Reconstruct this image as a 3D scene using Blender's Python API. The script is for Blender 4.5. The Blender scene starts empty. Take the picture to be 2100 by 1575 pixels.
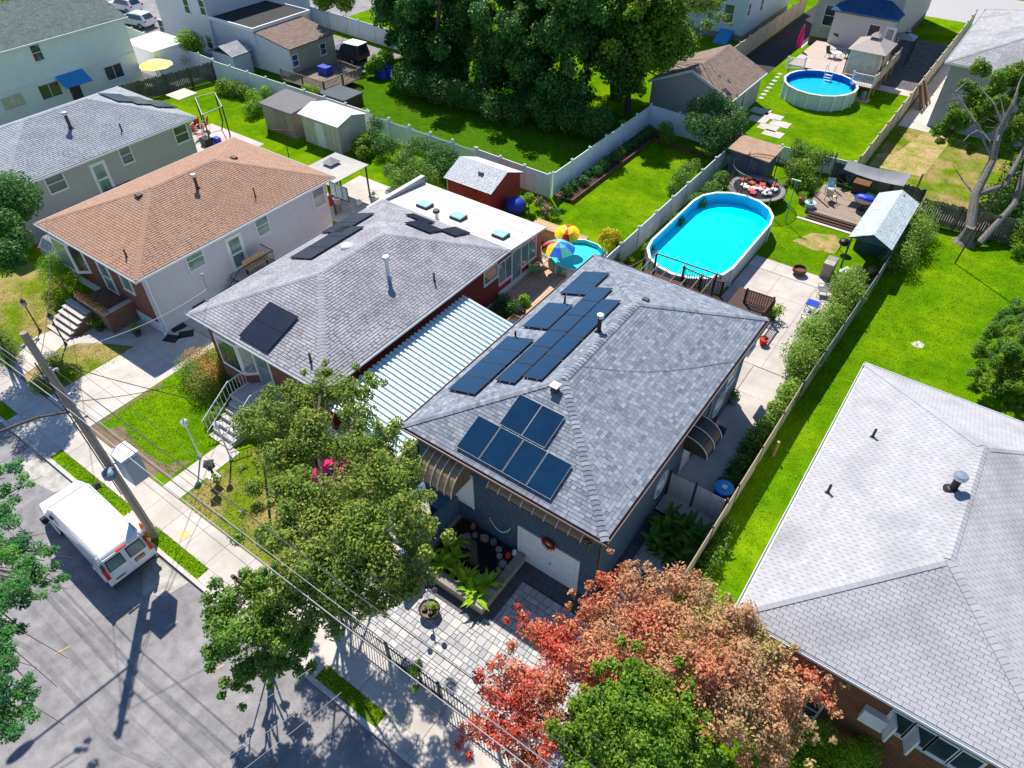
import bpy, math, random
import numpy as np
from mathutils import Vector, Matrix
random.seed(7); RNG = np.random.default_rng(7)
S = bpy.context.scene
R = math.radians
# ---------------------------------------------------------------- camera
CAMH, CF, CRX, CRZ = 25.0, 1442.0, 0.811, -2.52 + math.pi
cam = bpy.data.objects.new('camera', bpy.data.cameras.new('camera'))
S.collection.objects.link(cam)
cam.location = (0, 0, CAMH); cam.rotation_euler = (CRX, 0, CRZ)
cam.data.sensor_width = 36; cam.data.lens = CF/2100*36
cam.data.clip_start = 0.1; cam.data.clip_end = 900
S.camera = cam
# ---------------------------------------------------------------- sky, sun, exposure
SUN = Vector((-6.33, 5.35, 10.9)).normalized()
w = bpy.data.worlds.new('World'); S.world = w; w.use_nodes = True
nt = w.node_tree; nt.nodes.clear()
sky = nt.nodes.new('ShaderNodeTexSky'); sky.sky_type = 'NISHITA'; sky.sun_disc = False
sky.sun_elevation = math.asin(SUN.z); sky.sun_rotation = math.atan2(SUN.x, SUN.y)
sky.air_density = 1.0; sky.dust_density = 0.0; sky.ozone_density = 6.0
bg = nt.nodes.new('ShaderNodeBackground'); bg.inputs[1].default_value = 0.112
wo = nt.nodes.new('ShaderNodeOutputWorld')
nt.links.new(sky.outputs[0], bg.inputs[0]); nt.links.new(bg.outputs[0], wo.inputs[0])
sl = bpy.data.lights.new('sun', 'SUN'); sl.energy = 5.0; sl.angle = R(0.53); sl.color = (1, 0.94, 0.84)
so = bpy.data.objects.new('sun', sl); S.collection.objects.link(so)
so.rotation_euler = SUN.to_track_quat('Z', 'Y').to_euler(); so.location = (0, 0, 60)
S.view_settings.view_transform = 'Standard'; S.view_settings.look = 'None'
S.view_settings.exposure = 0.44; S.view_settings.gamma = 1; S.view_settings.use_curve_mapping = False
S.cycles.max_bounces = 6; S.cycles.diffuse_bounces = 3; S.cycles.glossy_bounces = 3
S.cycles.transmission_bounces = 4; S.cycles.transparent_max_bounces = 6
C = S.collection
# photo pixel (2100 x 1575) -> real place at height z, or on a wall plane
MR = (Matrix.Rotation(CRZ, 3, 'Z') @ Matrix.Rotation(CRX, 3, 'X'))
def ray(px, py): return MR @ Vector(((px-1050)/CF, -(py-787.5)/CF, -1))
def G(px, py, z=0.0):
    d = ray(px, py); t = (z-CAMH)/d.z
    return (d.x*t, d.y*t, z)
def WX(px, py, x):
    d = ray(px, py); t = x/d.x; return (d.y*t, CAMH+d.z*t)
def WY(px, py, y):
    d = ray(px, py); t = y/d.y; return (d.x*t, CAMH+d.z*t)
# ---------------------------------------------------------------- objects
OFF = {}
def thing(name, label, cat, loc=(0, 0, 0), group=None):
    o = bpy.data.objects.new(name, None); C.objects.link(o)
    o.location = loc; o.empty_display_size = .3
    o['label'] = label; o['category'] = cat
    if group: o['group'] = group
    OFF[o.name] = Vector(loc); return o
def tag(o, label=None, cat=None, group=None, kind=None):
    if label: o['label'] = label
    if cat: o['category'] = cat
    if group: o['group'] = group
    if kind: o['kind'] = kind
    return o
def dup(o, loc=None, label=None, rz=None, parent=None):
    c = o.copy(); C.objects.link(c)
    if parent: c.parent = parent
    if loc is not None: c.location = loc
    if rz is not None: c.rotation_euler = (0, 0, rz)
    if label: c['label'] = label
    OFF[c.name] = Vector(c.location)
    for ch in list(o.children): dup(ch, parent=c)
    return c
class MB:
    def __init__(s): s.v = []; s.f = []; s.r = []
    def add(s, vs, fs, rnd=None):
        n = len(s.v); s.v += [tuple(p) for p in vs]
        s.f += [tuple(i+n for i in f) for f in fs]
        s.r += [random.random() if rnd is None else rnd]*len(fs); return s
    def box(s, x0, x1, y0, y1, z0, z1, rnd=None):
        return s.add([(x0,y0,z0),(x1,y0,z0),(x1,y1,z0),(x0,y1,z0),(x0,y0,z1),(x1,y0,z1),(x1,y1,z1),(x0,y1,z1)],
                     [(3,2,1,0),(4,5,6,7),(0,1,5,4),(1,2,6,5),(2,3,7,6),(3,0,4,7)], rnd)
    def beam(s, p, q, w, h=None, up=(0,0,1), rnd=None):
        h = h or w; p = Vector(p); q = Vector(q); d = (q-p).normalized(); u = Vector(up)
        if abs(d.dot(u)) > .98: u = Vector((1,0,0))
        a = d.cross(u).normalized(); b = a.cross(d).normalized()
        a *= w/2; b *= h/2
        vs = [p-a-b, p+a-b, p+a+b, p-a+b, q-a-b, q+a-b, q+a+b, q-a+b]
        return s.add(vs, [(3,2,1,0),(4,5,6,7),(0,1,5,4),(1,2,6,5),(2,3,7,6),(3,0,4,7)], rnd)
    def tube(s, pts, r, n=6, r2=None, cap=True):
        pts = [Vector(p) for p in pts]; m = len(pts); rings = []
        for i, p in enumerate(pts):
            d = (pts[min(i+1,m-1)]-pts[max(i-1,0)]).normalized()
            u = Vector((0,0,1)) if abs(d.z) < .95 else Vector((1,0,0))
            a = d.cross(u).normalized(); b = a.cross(d)
            rr = r if r2 is None else r+(r2-r)*i/(m-1)
            rings.append([p+a*rr*math.cos(2*math.pi*k/n)+b*rr*math.sin(2*math.pi*k/n) for k in range(n)])
        vs = [v for g in rings for v in g]; fs = []
        for i in range(m-1):
            for k in range(n):
                fs.append((i*n+k, i*n+(k+1)%n, (i+1)*n+(k+1)%n, (i+1)*n+k))
        if cap: fs += [tuple(range(n))[::-1], tuple(range((m-1)*n, m*n))]
        return s.add(vs, fs)
    def lathe(s, c, prof, n=16, sx=1, sy=1):
        vs = []; fs = []; m = len(prof)
        for (r, z) in prof:
            for k in range(n):
                a = 2*math.pi*k/n; vs.append((c[0]+r*sx*math.cos(a), c[1]+r*sy*math.sin(a), c[2]+z))
        for i in range(m-1):
            for k in range(n): fs.append((i*n+k, i*n+(k+1)%n, (i+1)*n+(k+1)%n, (i+1)*n+k))
        if prof[0][0] > 1e-4: fs.append(tuple(range(n))[::-1])
        if prof[-1][0] > 1e-4: fs.append(tuple(range((m-1)*n, m*n)))
        return s.add(vs, fs)
    def prism(s, poly, z0, z1, rnd=None):
        n = len(poly)
        z0f = z0 if callable(z0) else (lambda x, y: z0); z1f = z1 if callable(z1) else (lambda x, y: z1)
        vs = [(p[0],p[1],z0f(*p[:2])) for p in poly]+[(p[0],p[1],z1f(*p[:2])) for p in poly]
        fs = [tuple(range(n))[::-1], tuple(range(n,2*n))]+[(k,(k+1)%n,n+(k+1)%n,n+k) for k in range(n)]
        return s.add(vs, fs, rnd)
    def slab(s, pts, t, rnd=None):      # 3D polygon thickened along its normal (downwards by t)
        P = [Vector(p) for p in pts]; n = (P[1]-P[0]).cross(P[2]-P[0]).normalized()
        if n.z < 0: P.reverse(); n = -n
        m = len(P); vs = P+[p-n*t for p in P]
        return s.add(vs, [tuple(range(m)), tuple(range(m,2*m))[::-1]]+[(k,m+k,m+(k+1)%m,(k+1)%m) for k in range(m)], rnd)
    def ball(s, c, r, n=8, sz=1.0):
        prof = [(r*math.sin(math.pi*i/n), -r*sz*math.cos(math.pi*i/n)) for i in range(n+1)]
        prof[0] = (1e-5, prof[0][1]); prof[-1] = (1e-5, prof[-1][1])
        return s.lathe(c, prof, 2*n)
    def build(s, name, m, parent=None, smooth=False, label=None, kind=None):
        me = bpy.data.meshes.new(name)
        o0 = OFF.get(parent.name, Vector()) if parent else Vector()
        me.from_pydata([(x-o0.x, y-o0.y, z-o0.z) for x, y, z in s.v], [], s.f)
        at = me.attributes.new('rnd', 'FLOAT', 'FACE'); at.data.foreach_set('value', s.r)
        if smooth: me.polygons.foreach_set('use_smooth', [True]*len(s.f))
        me.materials.append(m)
        o = bpy.data.objects.new(name, me); C.objects.link(o)
        if parent: o.parent = parent; OFF[o.name] = o0
        if label: o['label'] = label
        if kind: o['kind'] = kind
        return o
def bevel(o, w=.02, n=2):
    b = o.modifiers.new('bevel', 'BEVEL'); b.width = w; b.segments = n; b.limit_method = 'ANGLE'; return o
def struct(o): o['kind'] = 'structure'; return o
def shared(name, me, parent, loc, rot=None, label=None):
    o = bpy.data.objects.new(name, me); C.objects.link(o); o.parent = parent
    o0 = OFF.get(parent.name, Vector()) if parent else Vector()
    o.location = Vector(loc)-o0
    if rot is not None: o.rotation_euler = rot
    return o
# ---------------------------------------------------------------- materials
MATS = {}
def mat(name, col, rough=.8, metal=0, var=.12, scale=3.0, bump=0.0, bscale=40., rnd=None, spec=.3, col2=None, stain=None, coat=0, detail=5, wave=None, stretch=None):
    """procedural surface: colour noise at two scales, optional second colour, per-piece tone (rnd), bump"""
    if name in MATS: return MATS[name]
    m = bpy.data.materials.new(name); m.use_nodes = True; N = m.node_tree.nodes; L = m.node_tree.links
    b = N['Principled BSDF']; b.inputs['Roughness'].default_value = rough; b.inputs['Metallic'].default_value = metal
    b.inputs['Specular IOR Level'].default_value = spec
    if coat: b.inputs['Coat Weight'].default_value = coat
    geo = N.new('ShaderNodeNewGeometry'); vec = geo.outputs['Position']
    if stretch:
        mp = N.new('ShaderNodeMapping'); mp.inputs['Scale'].default_value = stretch; L.new(vec, mp.inputs[0]); vec = mp.outputs[0]
    n1 = N.new('ShaderNodeTexNoise'); n1.inputs['Scale'].default_value = scale; n1.inputs['Detail'].default_value = detail; n1.inputs['Roughness'].default_value = .68
    L.new(vec, n1.inputs['Vector'])
    mr = N.new('ShaderNodeMapRange'); mr.inputs[1].default_value = .3; mr.inputs[2].default_value = .7
    mr.inputs[3].default_value = 1-var; mr.inputs[4].default_value = 1+var
    L.new(n1.outputs[0], mr.inputs[0]); fac = mr.outputs[0]
    if rnd:
        at = N.new('ShaderNodeAttribute'); at.attribute_name = 'rnd'
        oi = N.new('ShaderNodeObjectInfo')
        ad = N.new('ShaderNodeMath'); ad.operation = 'ADD'; L.new(at.outputs['Fac'], ad.inputs[0]); L.new(oi.outputs['Random'], ad.inputs[1])
        fr = N.new('ShaderNodeMath'); fr.operation = 'FRACT'; L.new(ad.outputs[0], fr.inputs[0])
        m2 = N.new('ShaderNodeMapRange'); m2.inputs[3].default_value = 1-rnd; m2.inputs[4].default_value = 1+rnd
        L.new(fr.outputs[0], m2.inputs[0])
        mu = N.new('ShaderNodeMath'); mu.operation = 'MULTIPLY'; L.new(fac, mu.inputs[0]); L.new(m2.outputs[0], mu.inputs[1]); fac = mu.outputs[0]
    src = None
    if col2:
        mx = N.new('ShaderNodeMix'); mx.data_type = 'RGBA'; mx.inputs[6].default_value = (*col, 1); mx.inputs[7].default_value = (*col2, 1)
        n2 = N.new('ShaderNodeTexNoise'); n2.inputs['Scale'].default_value = scale*.35 if not stain else stain; n2.inputs['Detail'].default_value = 4
        L.new(geo.outputs['Position'], n2.inputs['Vector'])
        r2 = N.new('ShaderNodeMapRange'); r2.inputs[1].default_value = .42; r2.inputs[2].default_value = .62
        L.new(n2.outputs[0], r2.inputs[0]); L.new(r2.outputs[0], mx.inputs[0]); src = mx.outputs[2]
    vm = N.new('ShaderNodeVectorMath'); vm.operation = 'SCALE'
    if src: L.new(src, vm.inputs[0])
    else: vm.inputs[0].default_value = col
    L.new(fac, vm.inputs['Scale']); L.new(vm.outputs[0], b.inputs['Base Color'])
    if bump or wave:
        bp = N.new('ShaderNodeBump'); bp.inputs['Strength'].default_value = bump or .5; bp.inputs['Distance'].default_value = .02
        if wave:       # wave = (direction letter, frequency): lapped boards
            wv = N.new('ShaderNodeTexWave'); wv.wave_type = 'BANDS'; wv.bands_direction = wave[0]; wv.wave_profile = 'SAW'
            wv.inputs['Scale'].default_value = wave[1]; L.new(geo.outputs['Position'], wv.inputs['Vector']); L.new(wv.outputs[1], bp.inputs['Height'])
        else:
            n3 = N.new('ShaderNodeTexNoise'); n3.inputs['Scale'].default_value = bscale; n3.inputs['Detail'].default_value = 3
            L.new(vec, n3.inputs['Vector']); L.new(n3.outputs[0], bp.inputs['Height'])
        L.new(bp.outputs[0], b.inputs['Normal'])
    MATS[name] = m; return m
def ramp_mat(name, cols, rough=.9, noise=.12, nscale=2.0, trans=0., stain=None, clump=None, spec=.25, bump=0.):
    """pieces (shingles, pavers, leaves) that each take a tone of the ramp from their own random number"""
    m = bpy.data.materials.new(name); m.use_nodes = True; N = m.node_tree.nodes; L = m.node_tree.links
    b = N['Principled BSDF']; b.inputs['Roughness'].default_value = rough; b.inputs['Specular IOR Level'].default_value = spec
    at = N.new('ShaderNodeAttribute'); at.attribute_name = 'rnd'; oi = N.new('ShaderNodeObjectInfo')
    ad = N.new('ShaderNodeMath'); ad.operation = 'ADD'; L.new(at.outputs['Fac'], ad.inputs[0])
    if trans: ad.inputs[1].default_value = 0
    else: L.new(oi.outputs['Random'], ad.inputs[1])
    fr = N.new('ShaderNodeMath'); fr.operation = 'FRACT'; L.new(ad.outputs[0], fr.inputs[0])
    cr = N.new('ShaderNodeValToRGB'); e = cr.color_ramp.elements
    e[0].position = 0; e[0].color = (*cols[0], 1); e[1].position = .98; e[1].color = (*cols[-1], 1)
    for i in range(1, len(cols)-1): e.new(.98*i/(len(cols)-1)).color = (*cols[i], 1)
    L.new(fr.outputs[0], cr.inputs[0])
    geo = N.new('ShaderNodeNewGeometry')
    n1 = N.new('ShaderNodeTexNoise'); n1.inputs['Scale'].default_value = nscale; n1.inputs['Detail'].default_value = 4
    L.new(geo.outputs['Position'], n1.inputs['Vector'])
    mr = N.new('ShaderNodeMapRange'); mr.inputs[1].default_value = .3; mr.inputs[2].default_value = .7
    mr.inputs[3].default_value = 1-noise; mr.inputs[4].default_value = 1+noise; L.new(n1.outputs[0], mr.inputs[0])
    vm = N.new('ShaderNodeVectorMath'); vm.operation = 'SCALE'; L.new(cr.outputs[0], vm.inputs[0]); L.new(mr.outputs[0], vm.inputs['Scale'])
    out = vm.outputs[0]
    if stain:
        n2 = N.new('ShaderNodeTexNoise'); n2.inputs['Scale'].default_value = stain[1]; n2.inputs['Detail'].default_value = 5
        mp = N.new('ShaderNodeMapping'); mp.inputs['Scale'].default_value = stain[3] if len(stain) > 3 else (1,1,1)
        L.new(geo.outputs['Position'], mp.inputs[0]); L.new(mp.outputs[0], n2.inputs['Vector'])
        r2 = N.new('ShaderNodeMapRange'); r2.inputs[1].default_value = .5; r2.inputs[2].default_value = .72; r2.inputs[4].default_value = stain[2]
        L.new(n2.outputs[0], r2.inputs[0])
        mx = N.new('ShaderNodeMix'); mx.data_type = 'RGBA'; mx.inputs[7].default_value = (*stain[0], 1)
        L.new(out, mx.inputs[6]); L.new(r2.outputs[0], mx.inputs[0]); out = mx.outputs[2]
    L.new(out, b.inputs['Base Color'])
    if bump:
        bp = N.new('ShaderNodeBump'); bp.inputs['Strength'].default_value = bump; bp.inputs['Distance'].default_value = .01
        n3 = N.new('ShaderNodeTexNoise'); n3.inputs['Scale'].default_value = 60; L.new(geo.outputs['Position'], n3.inputs['Vector'])
        L.new(n3.outputs[0], bp.inputs['Height']); L.new(bp.outputs[0], b.inputs['Normal'])
    if trans:
        tr = N.new('ShaderNodeBsdfTranslucent'); L.new(out, tr.inputs[0])
        ms = N.new('ShaderNodeMixShader'); ms.inputs[0].default_value = trans
        L.new(b.outputs[0], ms.inputs[1]); L.new(tr.outputs[0], ms.inputs[2])
        L.new(ms.outputs[0], N['Material Output'].inputs[0])
    MATS[name] = m; return m
def water_mat(name, col, deep):
    m = bpy.data.materials.new(name); m.use_nodes = True; N = m.node_tree.nodes; L = m.node_tree.links
    b = N['Principled BSDF']; b.inputs['Roughness'].default_value = .04; b.inputs['IOR'].default_value = 1.33
    geo = N.new('ShaderNodeNewGeometry')
    b.inputs['Base Color'].default_value = (*col, 1)
    bp = N.new('ShaderNodeBump'); bp.inputs['Strength'].default_value = .25; bp.inputs['Distance'].default_value = .05
    n = N.new('ShaderNodeTexNoise'); n.inputs['Scale'].default_value = 2.6; n.inputs['Distortion'].default_value = .8; L.new(geo.outputs['Position'], n.inputs['Vector'])
    L.new(n.outputs[0], bp.inputs['Height']); L.new(bp.outputs[0], b.inputs['Normal'])
    MATS[name] = m; return m
M = {}
M['asphalt'] = mat('asphalt', (.23,.22,.23), .9, var=.26, scale=2.2, bump=.4, bscale=60, col2=(.29,.275,.28), stain=.5, detail=12)
M['patch'] = mat('asphalt_patch', (.42,.40,.37), .95, var=.35, scale=2.5, bump=.2)
M['blacktop'] = mat('blacktop', (.03,.03,.034), .85, var=.15, bump=.2)
M['concrete'] = mat('concrete', (.56,.52,.48), .9, var=.12, scale=1.6, bump=.15, bscale=50, rnd=.05, col2=(.48,.44,.40), detail=8)
M['patio'] = mat('patio_concrete', (.52,.47,.43), .9, var=.14, scale=1.1, bump=.12, rnd=.04, col2=(.43,.39,.36), detail=8)
M['dirt'] = mat('dirt', (.20,.14,.085), .95, var=.3, scale=2, bump=.4)
M['soil'] = mat('soil', (.05,.035,.025), .95, var=.3, scale=4, bump=.5)
M['white'] = mat('white_paint', (.76,.77,.78), .45, var=.03)
M['vinyl'] = mat('white_vinyl', (.78,.83,.87), .4, var=.05, scale=1.2, rnd=.02)  # faint blue of sky light put into the white
M['beigevinyl'] = mat('beige_vinyl', (.60,.52,.40), .5, var=.06, rnd=.03)
M['black'] = mat('black_metal', (.018,.018,.02), .4, var=.1)
M['darkgrey'] = mat('dark_grey', (.06,.06,.065), .6, var=.1)
M['grey'] = mat('grey_metal', (.32,.33,.35), .45, metal=.3, var=.08)
M['steel'] = mat('galvanised_steel', (.55,.58,.60), .35, metal=.8, var=.1)
M['brown'] = mat('brown_metal', (.09,.055,.04), .5, var=.1)
M['gutterbrown'] = mat('gutter_brown', (.22,.15,.13), .4, var=.08)
M['darkbrown'] = mat('dark_brown_wood', (.075,.035,.028), .7, var=.2)
M['wood'] = mat('wood', (.34,.24,.16), .85, var=.2, scale=6, rnd=.12, bump=.2)
M['newwood'] = mat('new_wood', (.50,.33,.18), .85, var=.2, scale=6, rnd=.18, bump=.2)
M['oldwood'] = mat('weathered_wood', (.20,.165,.125), .9, var=.3, scale=3, rnd=.22, bump=.3)
M['polewood'] = mat('pole_wood', (.33,.27,.225), .9, var=.25, scale=3, bump=.4, stretch=(6,6,.6))
M['bark'] = mat('bark', (.115,.085,.065), .95, var=.3, scale=5, bump=.8, bscale=14, stretch=(3,3,.7))
M['greybark'] = mat('grey_bark', (.20,.175,.16), .95, var=.45, scale=4, bump=.8, bscale=12, stretch=(3,3,.6))
def glass(name, tint=(.03,.05,.07), rough=.04):
    m = mat(name, tint, rough, var=.5, scale=.9, spec=.9); return m
M['glass'] = glass('window_glass')
M['glassgreen'] = mat('curtained_glass', (.16,.24,.24), .06, var=.5, scale=1.2, spec=.9)
M['red'] = mat('red_paint', (.34,.035,.03), .55, var=.1)
M['brightred'] = mat('bright_red', (.62,.03,.02), .4, var=.05)
M['orange'] = mat('orange_plastic', (.85,.14,.02), .45, var=.05)
M['blue'] = mat('blue_plastic', (.02,.06,.45), .4, var=.1)
M['tarp'] = mat('blue_tarp', (.01,.05,.55), .45, var=.25, scale=3)
M['lightblue'] = mat('light_blue_plastic', (.03,.28,.60), .4, var=.1)
M['terracotta'] = mat('terracotta', (.42,.16,.08), .7, var=.15)
M['rust'] = mat('rusty_iron', (.16,.07,.035), .85, var=.35, scale=8)
M['solar'] = mat('solar_cell', (.003,.026,.07), .12, var=.2, scale=2, spec=.5, coat=.3)
M['solarblack'] = mat('solar_cell_black', (.014,.018,.035), .28, var=.2, scale=2, spec=.45)
M['carwhite'] = mat('white_car_paint', (.80,.81,.83), .25, var=.02, coat=.6)
M['tyre'] = mat('rubber', (.02,.02,.02), .85, var=.1)
M['awning'] = mat('bronze_awning', (.30,.215,.12), .45, var=.12, scale=1.5)
M['bluewall'] = mat('slate_blue_siding', (.075,.12,.17), .75, var=.08, scale=2)
M['bluebase'] = mat('slate_blue_masonry', (.10,.17,.24), .8, var=.1, bump=.3)
M['stone'] = mat('field_stone', (.34,.30,.26), .85, var=.2, rnd=.25, bump=.4, bscale=20)
M['tan'] = mat('tan_block', (.50,.40,.28), .85, var=.12, scale=3, bump=.3, rnd=.06)
M['pink'] = mat('hot_pink_fabric', (.80,.015,.16), .6, var=.15)
M['green'] = mat('lawn_chair_green', (.05,.55,.04), .5, var=.1)
M['cream'] = mat('cream_fabric', (.60,.54,.42), .8, var=.12)
M['yellow'] = mat('yellow_fabric', (.88,.62,.03), .6, var=.08)
M['yellowpale'] = mat('pale_yellow_fabric', (.80,.85,.20), .6, var=.06)
M['foliage_shade'] = None
def shingle(name, cols, **k): return ramp_mat(name, cols, rough=.95, bump=.3, **k)
M['felt'] = mat('roof_felt', (.07,.07,.08), .95, var=.1)
M['feltbrown'] = mat('roof_felt_brown', (.14,.08,.055), .95, var=.1)
M['sh_blue'] = shingle('shingle_blue_grey', [(.14,.16,.205),(.255,.28,.33),(.17,.195,.24),(.31,.335,.39),(.205,.23,.28)], noise=.05)
M['sh_grey'] = shingle('shingle_mixed_grey', [(.24,.235,.265),(.355,.35,.385),(.29,.285,.32),(.325,.32,.355)], noise=.14, nscale=.9, stain=((.50,.49,.50),.8,.35,(1,1,1)))
M['sh_brown'] = shingle('shingle_tan_brown', [(.36,.22,.155),(.40,.25,.18),(.38,.235,.165)], noise=.10)
M['sh_pale'] = shingle('shingle_pale_grey', [(.345,.34,.36),(.375,.37,.39),(.36,.355,.375),(.45,.445,.46)], noise=.05, stain=((.19,.19,.21),.55,.55))
M['sh_paleJ'] = shingle('shingle_pale_lilac', [(.40,.395,.42),(.43,.425,.45),(.41,.405,.425),(.445,.44,.46),(.39,.385,.405)], noise=.05, stain=((.23,.23,.25),.45,.55))
M['sh_steel'] = shingle('shingle_steel_grey', [(.27,.29,.33),(.36,.38,.42),(.31,.33,.37),(.33,.35,.39)], noise=.10, nscale=.8)
M['sh_green'] = shingle('shingle_green_grey', [(.10,.14,.13),(.15,.19,.18),(.12,.165,.15)], noise=.12)
M['sh_white'] = shingle('shingle_white', [(.50,.52,.54),(.58,.60,.62),(.54,.56,.58)], noise=.06)
M['sh_darkbr'] = shingle('shingle_brown', [(.21,.155,.13),(.27,.20,.165),(.24,.175,.145)], noise=.15)
M['sh_teal'] = shingle('shingle_pale_teal', [(.40,.47,.48),(.50,.57,.58),(.44,.51,.53)], noise=.08)
M['sh_vblue'] = shingle('shingle_blue', [(.02,.09,.20),(.03,.11,.24)], noise=.1)
M['paver'] = ramp_mat('paver_stone', [(.46,.45,.45),(.58,.57,.56),(.40,.40,.42),(.52,.50,.49),(.34,.35,.37)], noise=.08, nscale=7, bump=.3)
M['paver_dark'] = mat('dark_border_paver', (.10,.105,.12), .8, var=.1, rnd=.1)
# ---------------------------------------------------------------- builders
def brickmat(name, c1, c2, mortar, sx=.21, sy=.075, bump=.5):
    m = bpy.data.materials.new(name); m.use_nodes = True; N = m.node_tree.nodes; L = m.node_tree.links
    b = N['Principled BSDF']; b.inputs['Roughness'].default_value = .9
    geo = N.new('ShaderNodeNewGeometry'); sp = N.new('ShaderNodeSeparateXYZ'); L.new(geo.outputs['Position'], sp.inputs[0])
    ad = N.new('ShaderNodeMath'); L.new(sp.outputs[0], ad.inputs[0]); L.new(sp.outputs[1], ad.inputs[1])
    cb = N.new('ShaderNodeCombineXYZ'); L.new(ad.outputs[0], cb.inputs[0]); L.new(sp.outputs[2], cb.inputs[1])
    br = N.new('ShaderNodeTexBrick'); br.inputs['Scale'].default_value = 1; br.inputs['Brick Width'].default_value = sx
    br.inputs['Row Height'].default_value = sy; br.inputs['Mortar Size'].default_value = .008
    br.inputs['Color1'].default_value = (*c1, 1); br.inputs['Color2'].default_value = (*c2, 1); br.inputs['Mortar'].default_value = (*mortar, 1)
    L.new(cb.outputs[0], br.inputs[0]); L.new(br.outputs[0], b.inputs['Base Color'])
    bp = N.new('ShaderNodeBump'); bp.inputs['Strength'].default_value = bump; bp.inputs['Distance'].default_value = .01; bp.invert = True
    L.new(br.outputs[1], bp.inputs['Height']); L.new(bp.outputs[0], b.inputs['Normal'])
    MATS[name] = m; return m
M['brick'] = brickmat('red_brick', (.17,.045,.03), (.25,.075,.05), (.16,.13,.12))
M['brickdk'] = brickmat('brown_brick', (.16,.07,.045), (.24,.11,.07), (.20,.17,.15))
M['brickrust'] = brickmat('rust_brown_shakes', (.19,.07,.035), (.23,.09,.045), (.10,.04,.02), .28, .17)
M['cladblue'] = brickmat('slate_blue_shakes', (.055,.095,.14), (.07,.115,.165), (.03,.05,.08), .18, .34)
def clip(poly, a, b):      # keep the left side of a->b
    out = []; n = len(poly)
    def sd(p): return (b[0]-a[0])*(p[1]-a[1])-(b[1]-a[1])*(p[0]-a[0])
    for i in range(n):
        p, q = poly[i], poly[(i+1) % n]; sp, sq = sd(p), sd(q)
        if sp >= 0: out.append(p)
        if (sp >= 0) != (sq >= 0):
            t = sp/(sp-sq); out.append((p[0]+(q[0]-p[0])*t, p[1]+(q[1]-p[1])*t))
    return out
def shingle_slopes(parent, slopes, m, tw=.30, ch=.14, quota=300, t=.016, deck=.06, only=None, pname='roof', jitter=.35, gap=.016):
    """slopes: 3D polygons whose first edge is the eave. Each tab of the roof is a wedge of its own"""
    cand = []; rest = []
    for si, pts in enumerate(slopes):
        P3 = [Vector(p) for p in pts]; o = P3[0]; u = (P3[1]-P3[0]).normalized()
        nn = None
        for k in range(2, len(P3)):
            nn = u.cross(P3[k]-o)
            if nn.length > 1e-3: break
        nn.normalize()
        if nn.z < 0: nn = -nn
        v = nn.cross(u)
        if (P3[2]-o).dot(v) < 0: v = -v
        p2 = [((p-o).dot(u), (p-o).dot(v)) for p in P3]
        ar = sum(p2[i][0]*p2[(i+1) % len(p2)][1]-p2[(i+1) % len(p2)][0]*p2[i][1] for i in range(len(p2)))
        if ar < 0: p2.reverse()
        d = MB(); d.slab(pts, deck)
        dk = d.build(pname, M['feltbrown'] if m == M['sh_brown'] else M['felt'], parent)
        mb = MB(); xs = [p[0] for p in p2]; vmax = max(p[1] for p in p2); rows = int(vmax/ch)+1
        mtx = Matrix((u, v, nn)).transposed(); eul = mtx.to_euler() if mtx.determinant() > 0 else None
        for r in range(rows):
            v0 = r*ch; v1 = v0+ch*1.04
            x = min(xs)-random.random()*tw if jitter else min(xs)-(r % 2)*tw/2
            if not jitter: x -= .001*r
            while x < max(xs):
                wd = tw*(1+random.uniform(-jitter, jitter)) if jitter > .1 else tw
                rect = [(x, v0), (x+wd-gap, v0), (x+wd-gap, v1), (x, v1)]; pl = rect
                for i in range(len(p2)):
                    pl = clip(pl, p2[i], p2[(i+1) % len(p2)])
                    if len(pl) < 3: break
                x += wd
                if len(pl) < 3: continue
                full = len(pl) == 4 and abs(pl[2][0]-pl[0][0]-(wd-gap)) < 1e-5 and abs(max(q[1] for q in pl)-min(q[1] for q in pl)-ch*1.04) < 1e-5
                c3 = o+u*pl[0][0]+v*v0
                if full and eul is not None: cand.append(((c3-cam.location).length, si, rect, o, u, v, nn, dk, eul, wd))
                else: rest.append((si, pl, v0, o, u, v, nn, dk))
    cand.sort(key=lambda c: c[0]); ind = cand[:quota]
    for c in cand[quota:]: rest.append((c[1], c[2], c[2][0][1], c[3], c[4], c[5], c[6], c[7]))
    cache = {}
    for c in ind:
        _, si, rect, o, u, v, nn, dk, eul, wd = c
        wk = round(wd/tw*6)
        key = wk
        if key not in cache:
            W_ = wk*tw/6-gap; H_ = ch*1.04; b = MB()
            b.add([(0,0,0),(W_,0,0),(W_,0,t),(0,0,t),(W_,H_,.003),(0,H_,.003),(0,H_,0),(W_,H_,0)],
                  [(0,1,2,3),(3,2,4,5),(1,7,4,2),(0,3,5,6),(5,4,7,6)], 0.)
            me = bpy.data.meshes.new('shingle'); me.from_pydata(b.v, [], b.f); me.materials.append(m)
            at = me.attributes.new('rnd', 'FLOAT', 'FACE'); at.data.foreach_set('value', [0.]*5); cache[key] = me
        shared('shingle', cache[key], dk, o+u*rect[0][0]+v*rect[0][1], eul)
    by = {}
    for rr in rest:
        si, pl, v0, o, u, v, nn, dk = rr
        mb = by.setdefault(si, (MB(), dk))[0]
        n = len(pl); top = []; bot = []
        for q in pl:
            base = o+u*q[0]+v*q[1]; hh = t-(t-.003)*min(1, max(0, (q[1]-v0)/(ch*1.04)))
            top.append(base+nn*hh); bot.append(base)
        fs = [tuple(range(n))]+[(k, n+k, n+(k+1) % n, (k+1) % n) for k in range(n)]
        mb.add(top+bot, fs)
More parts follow.
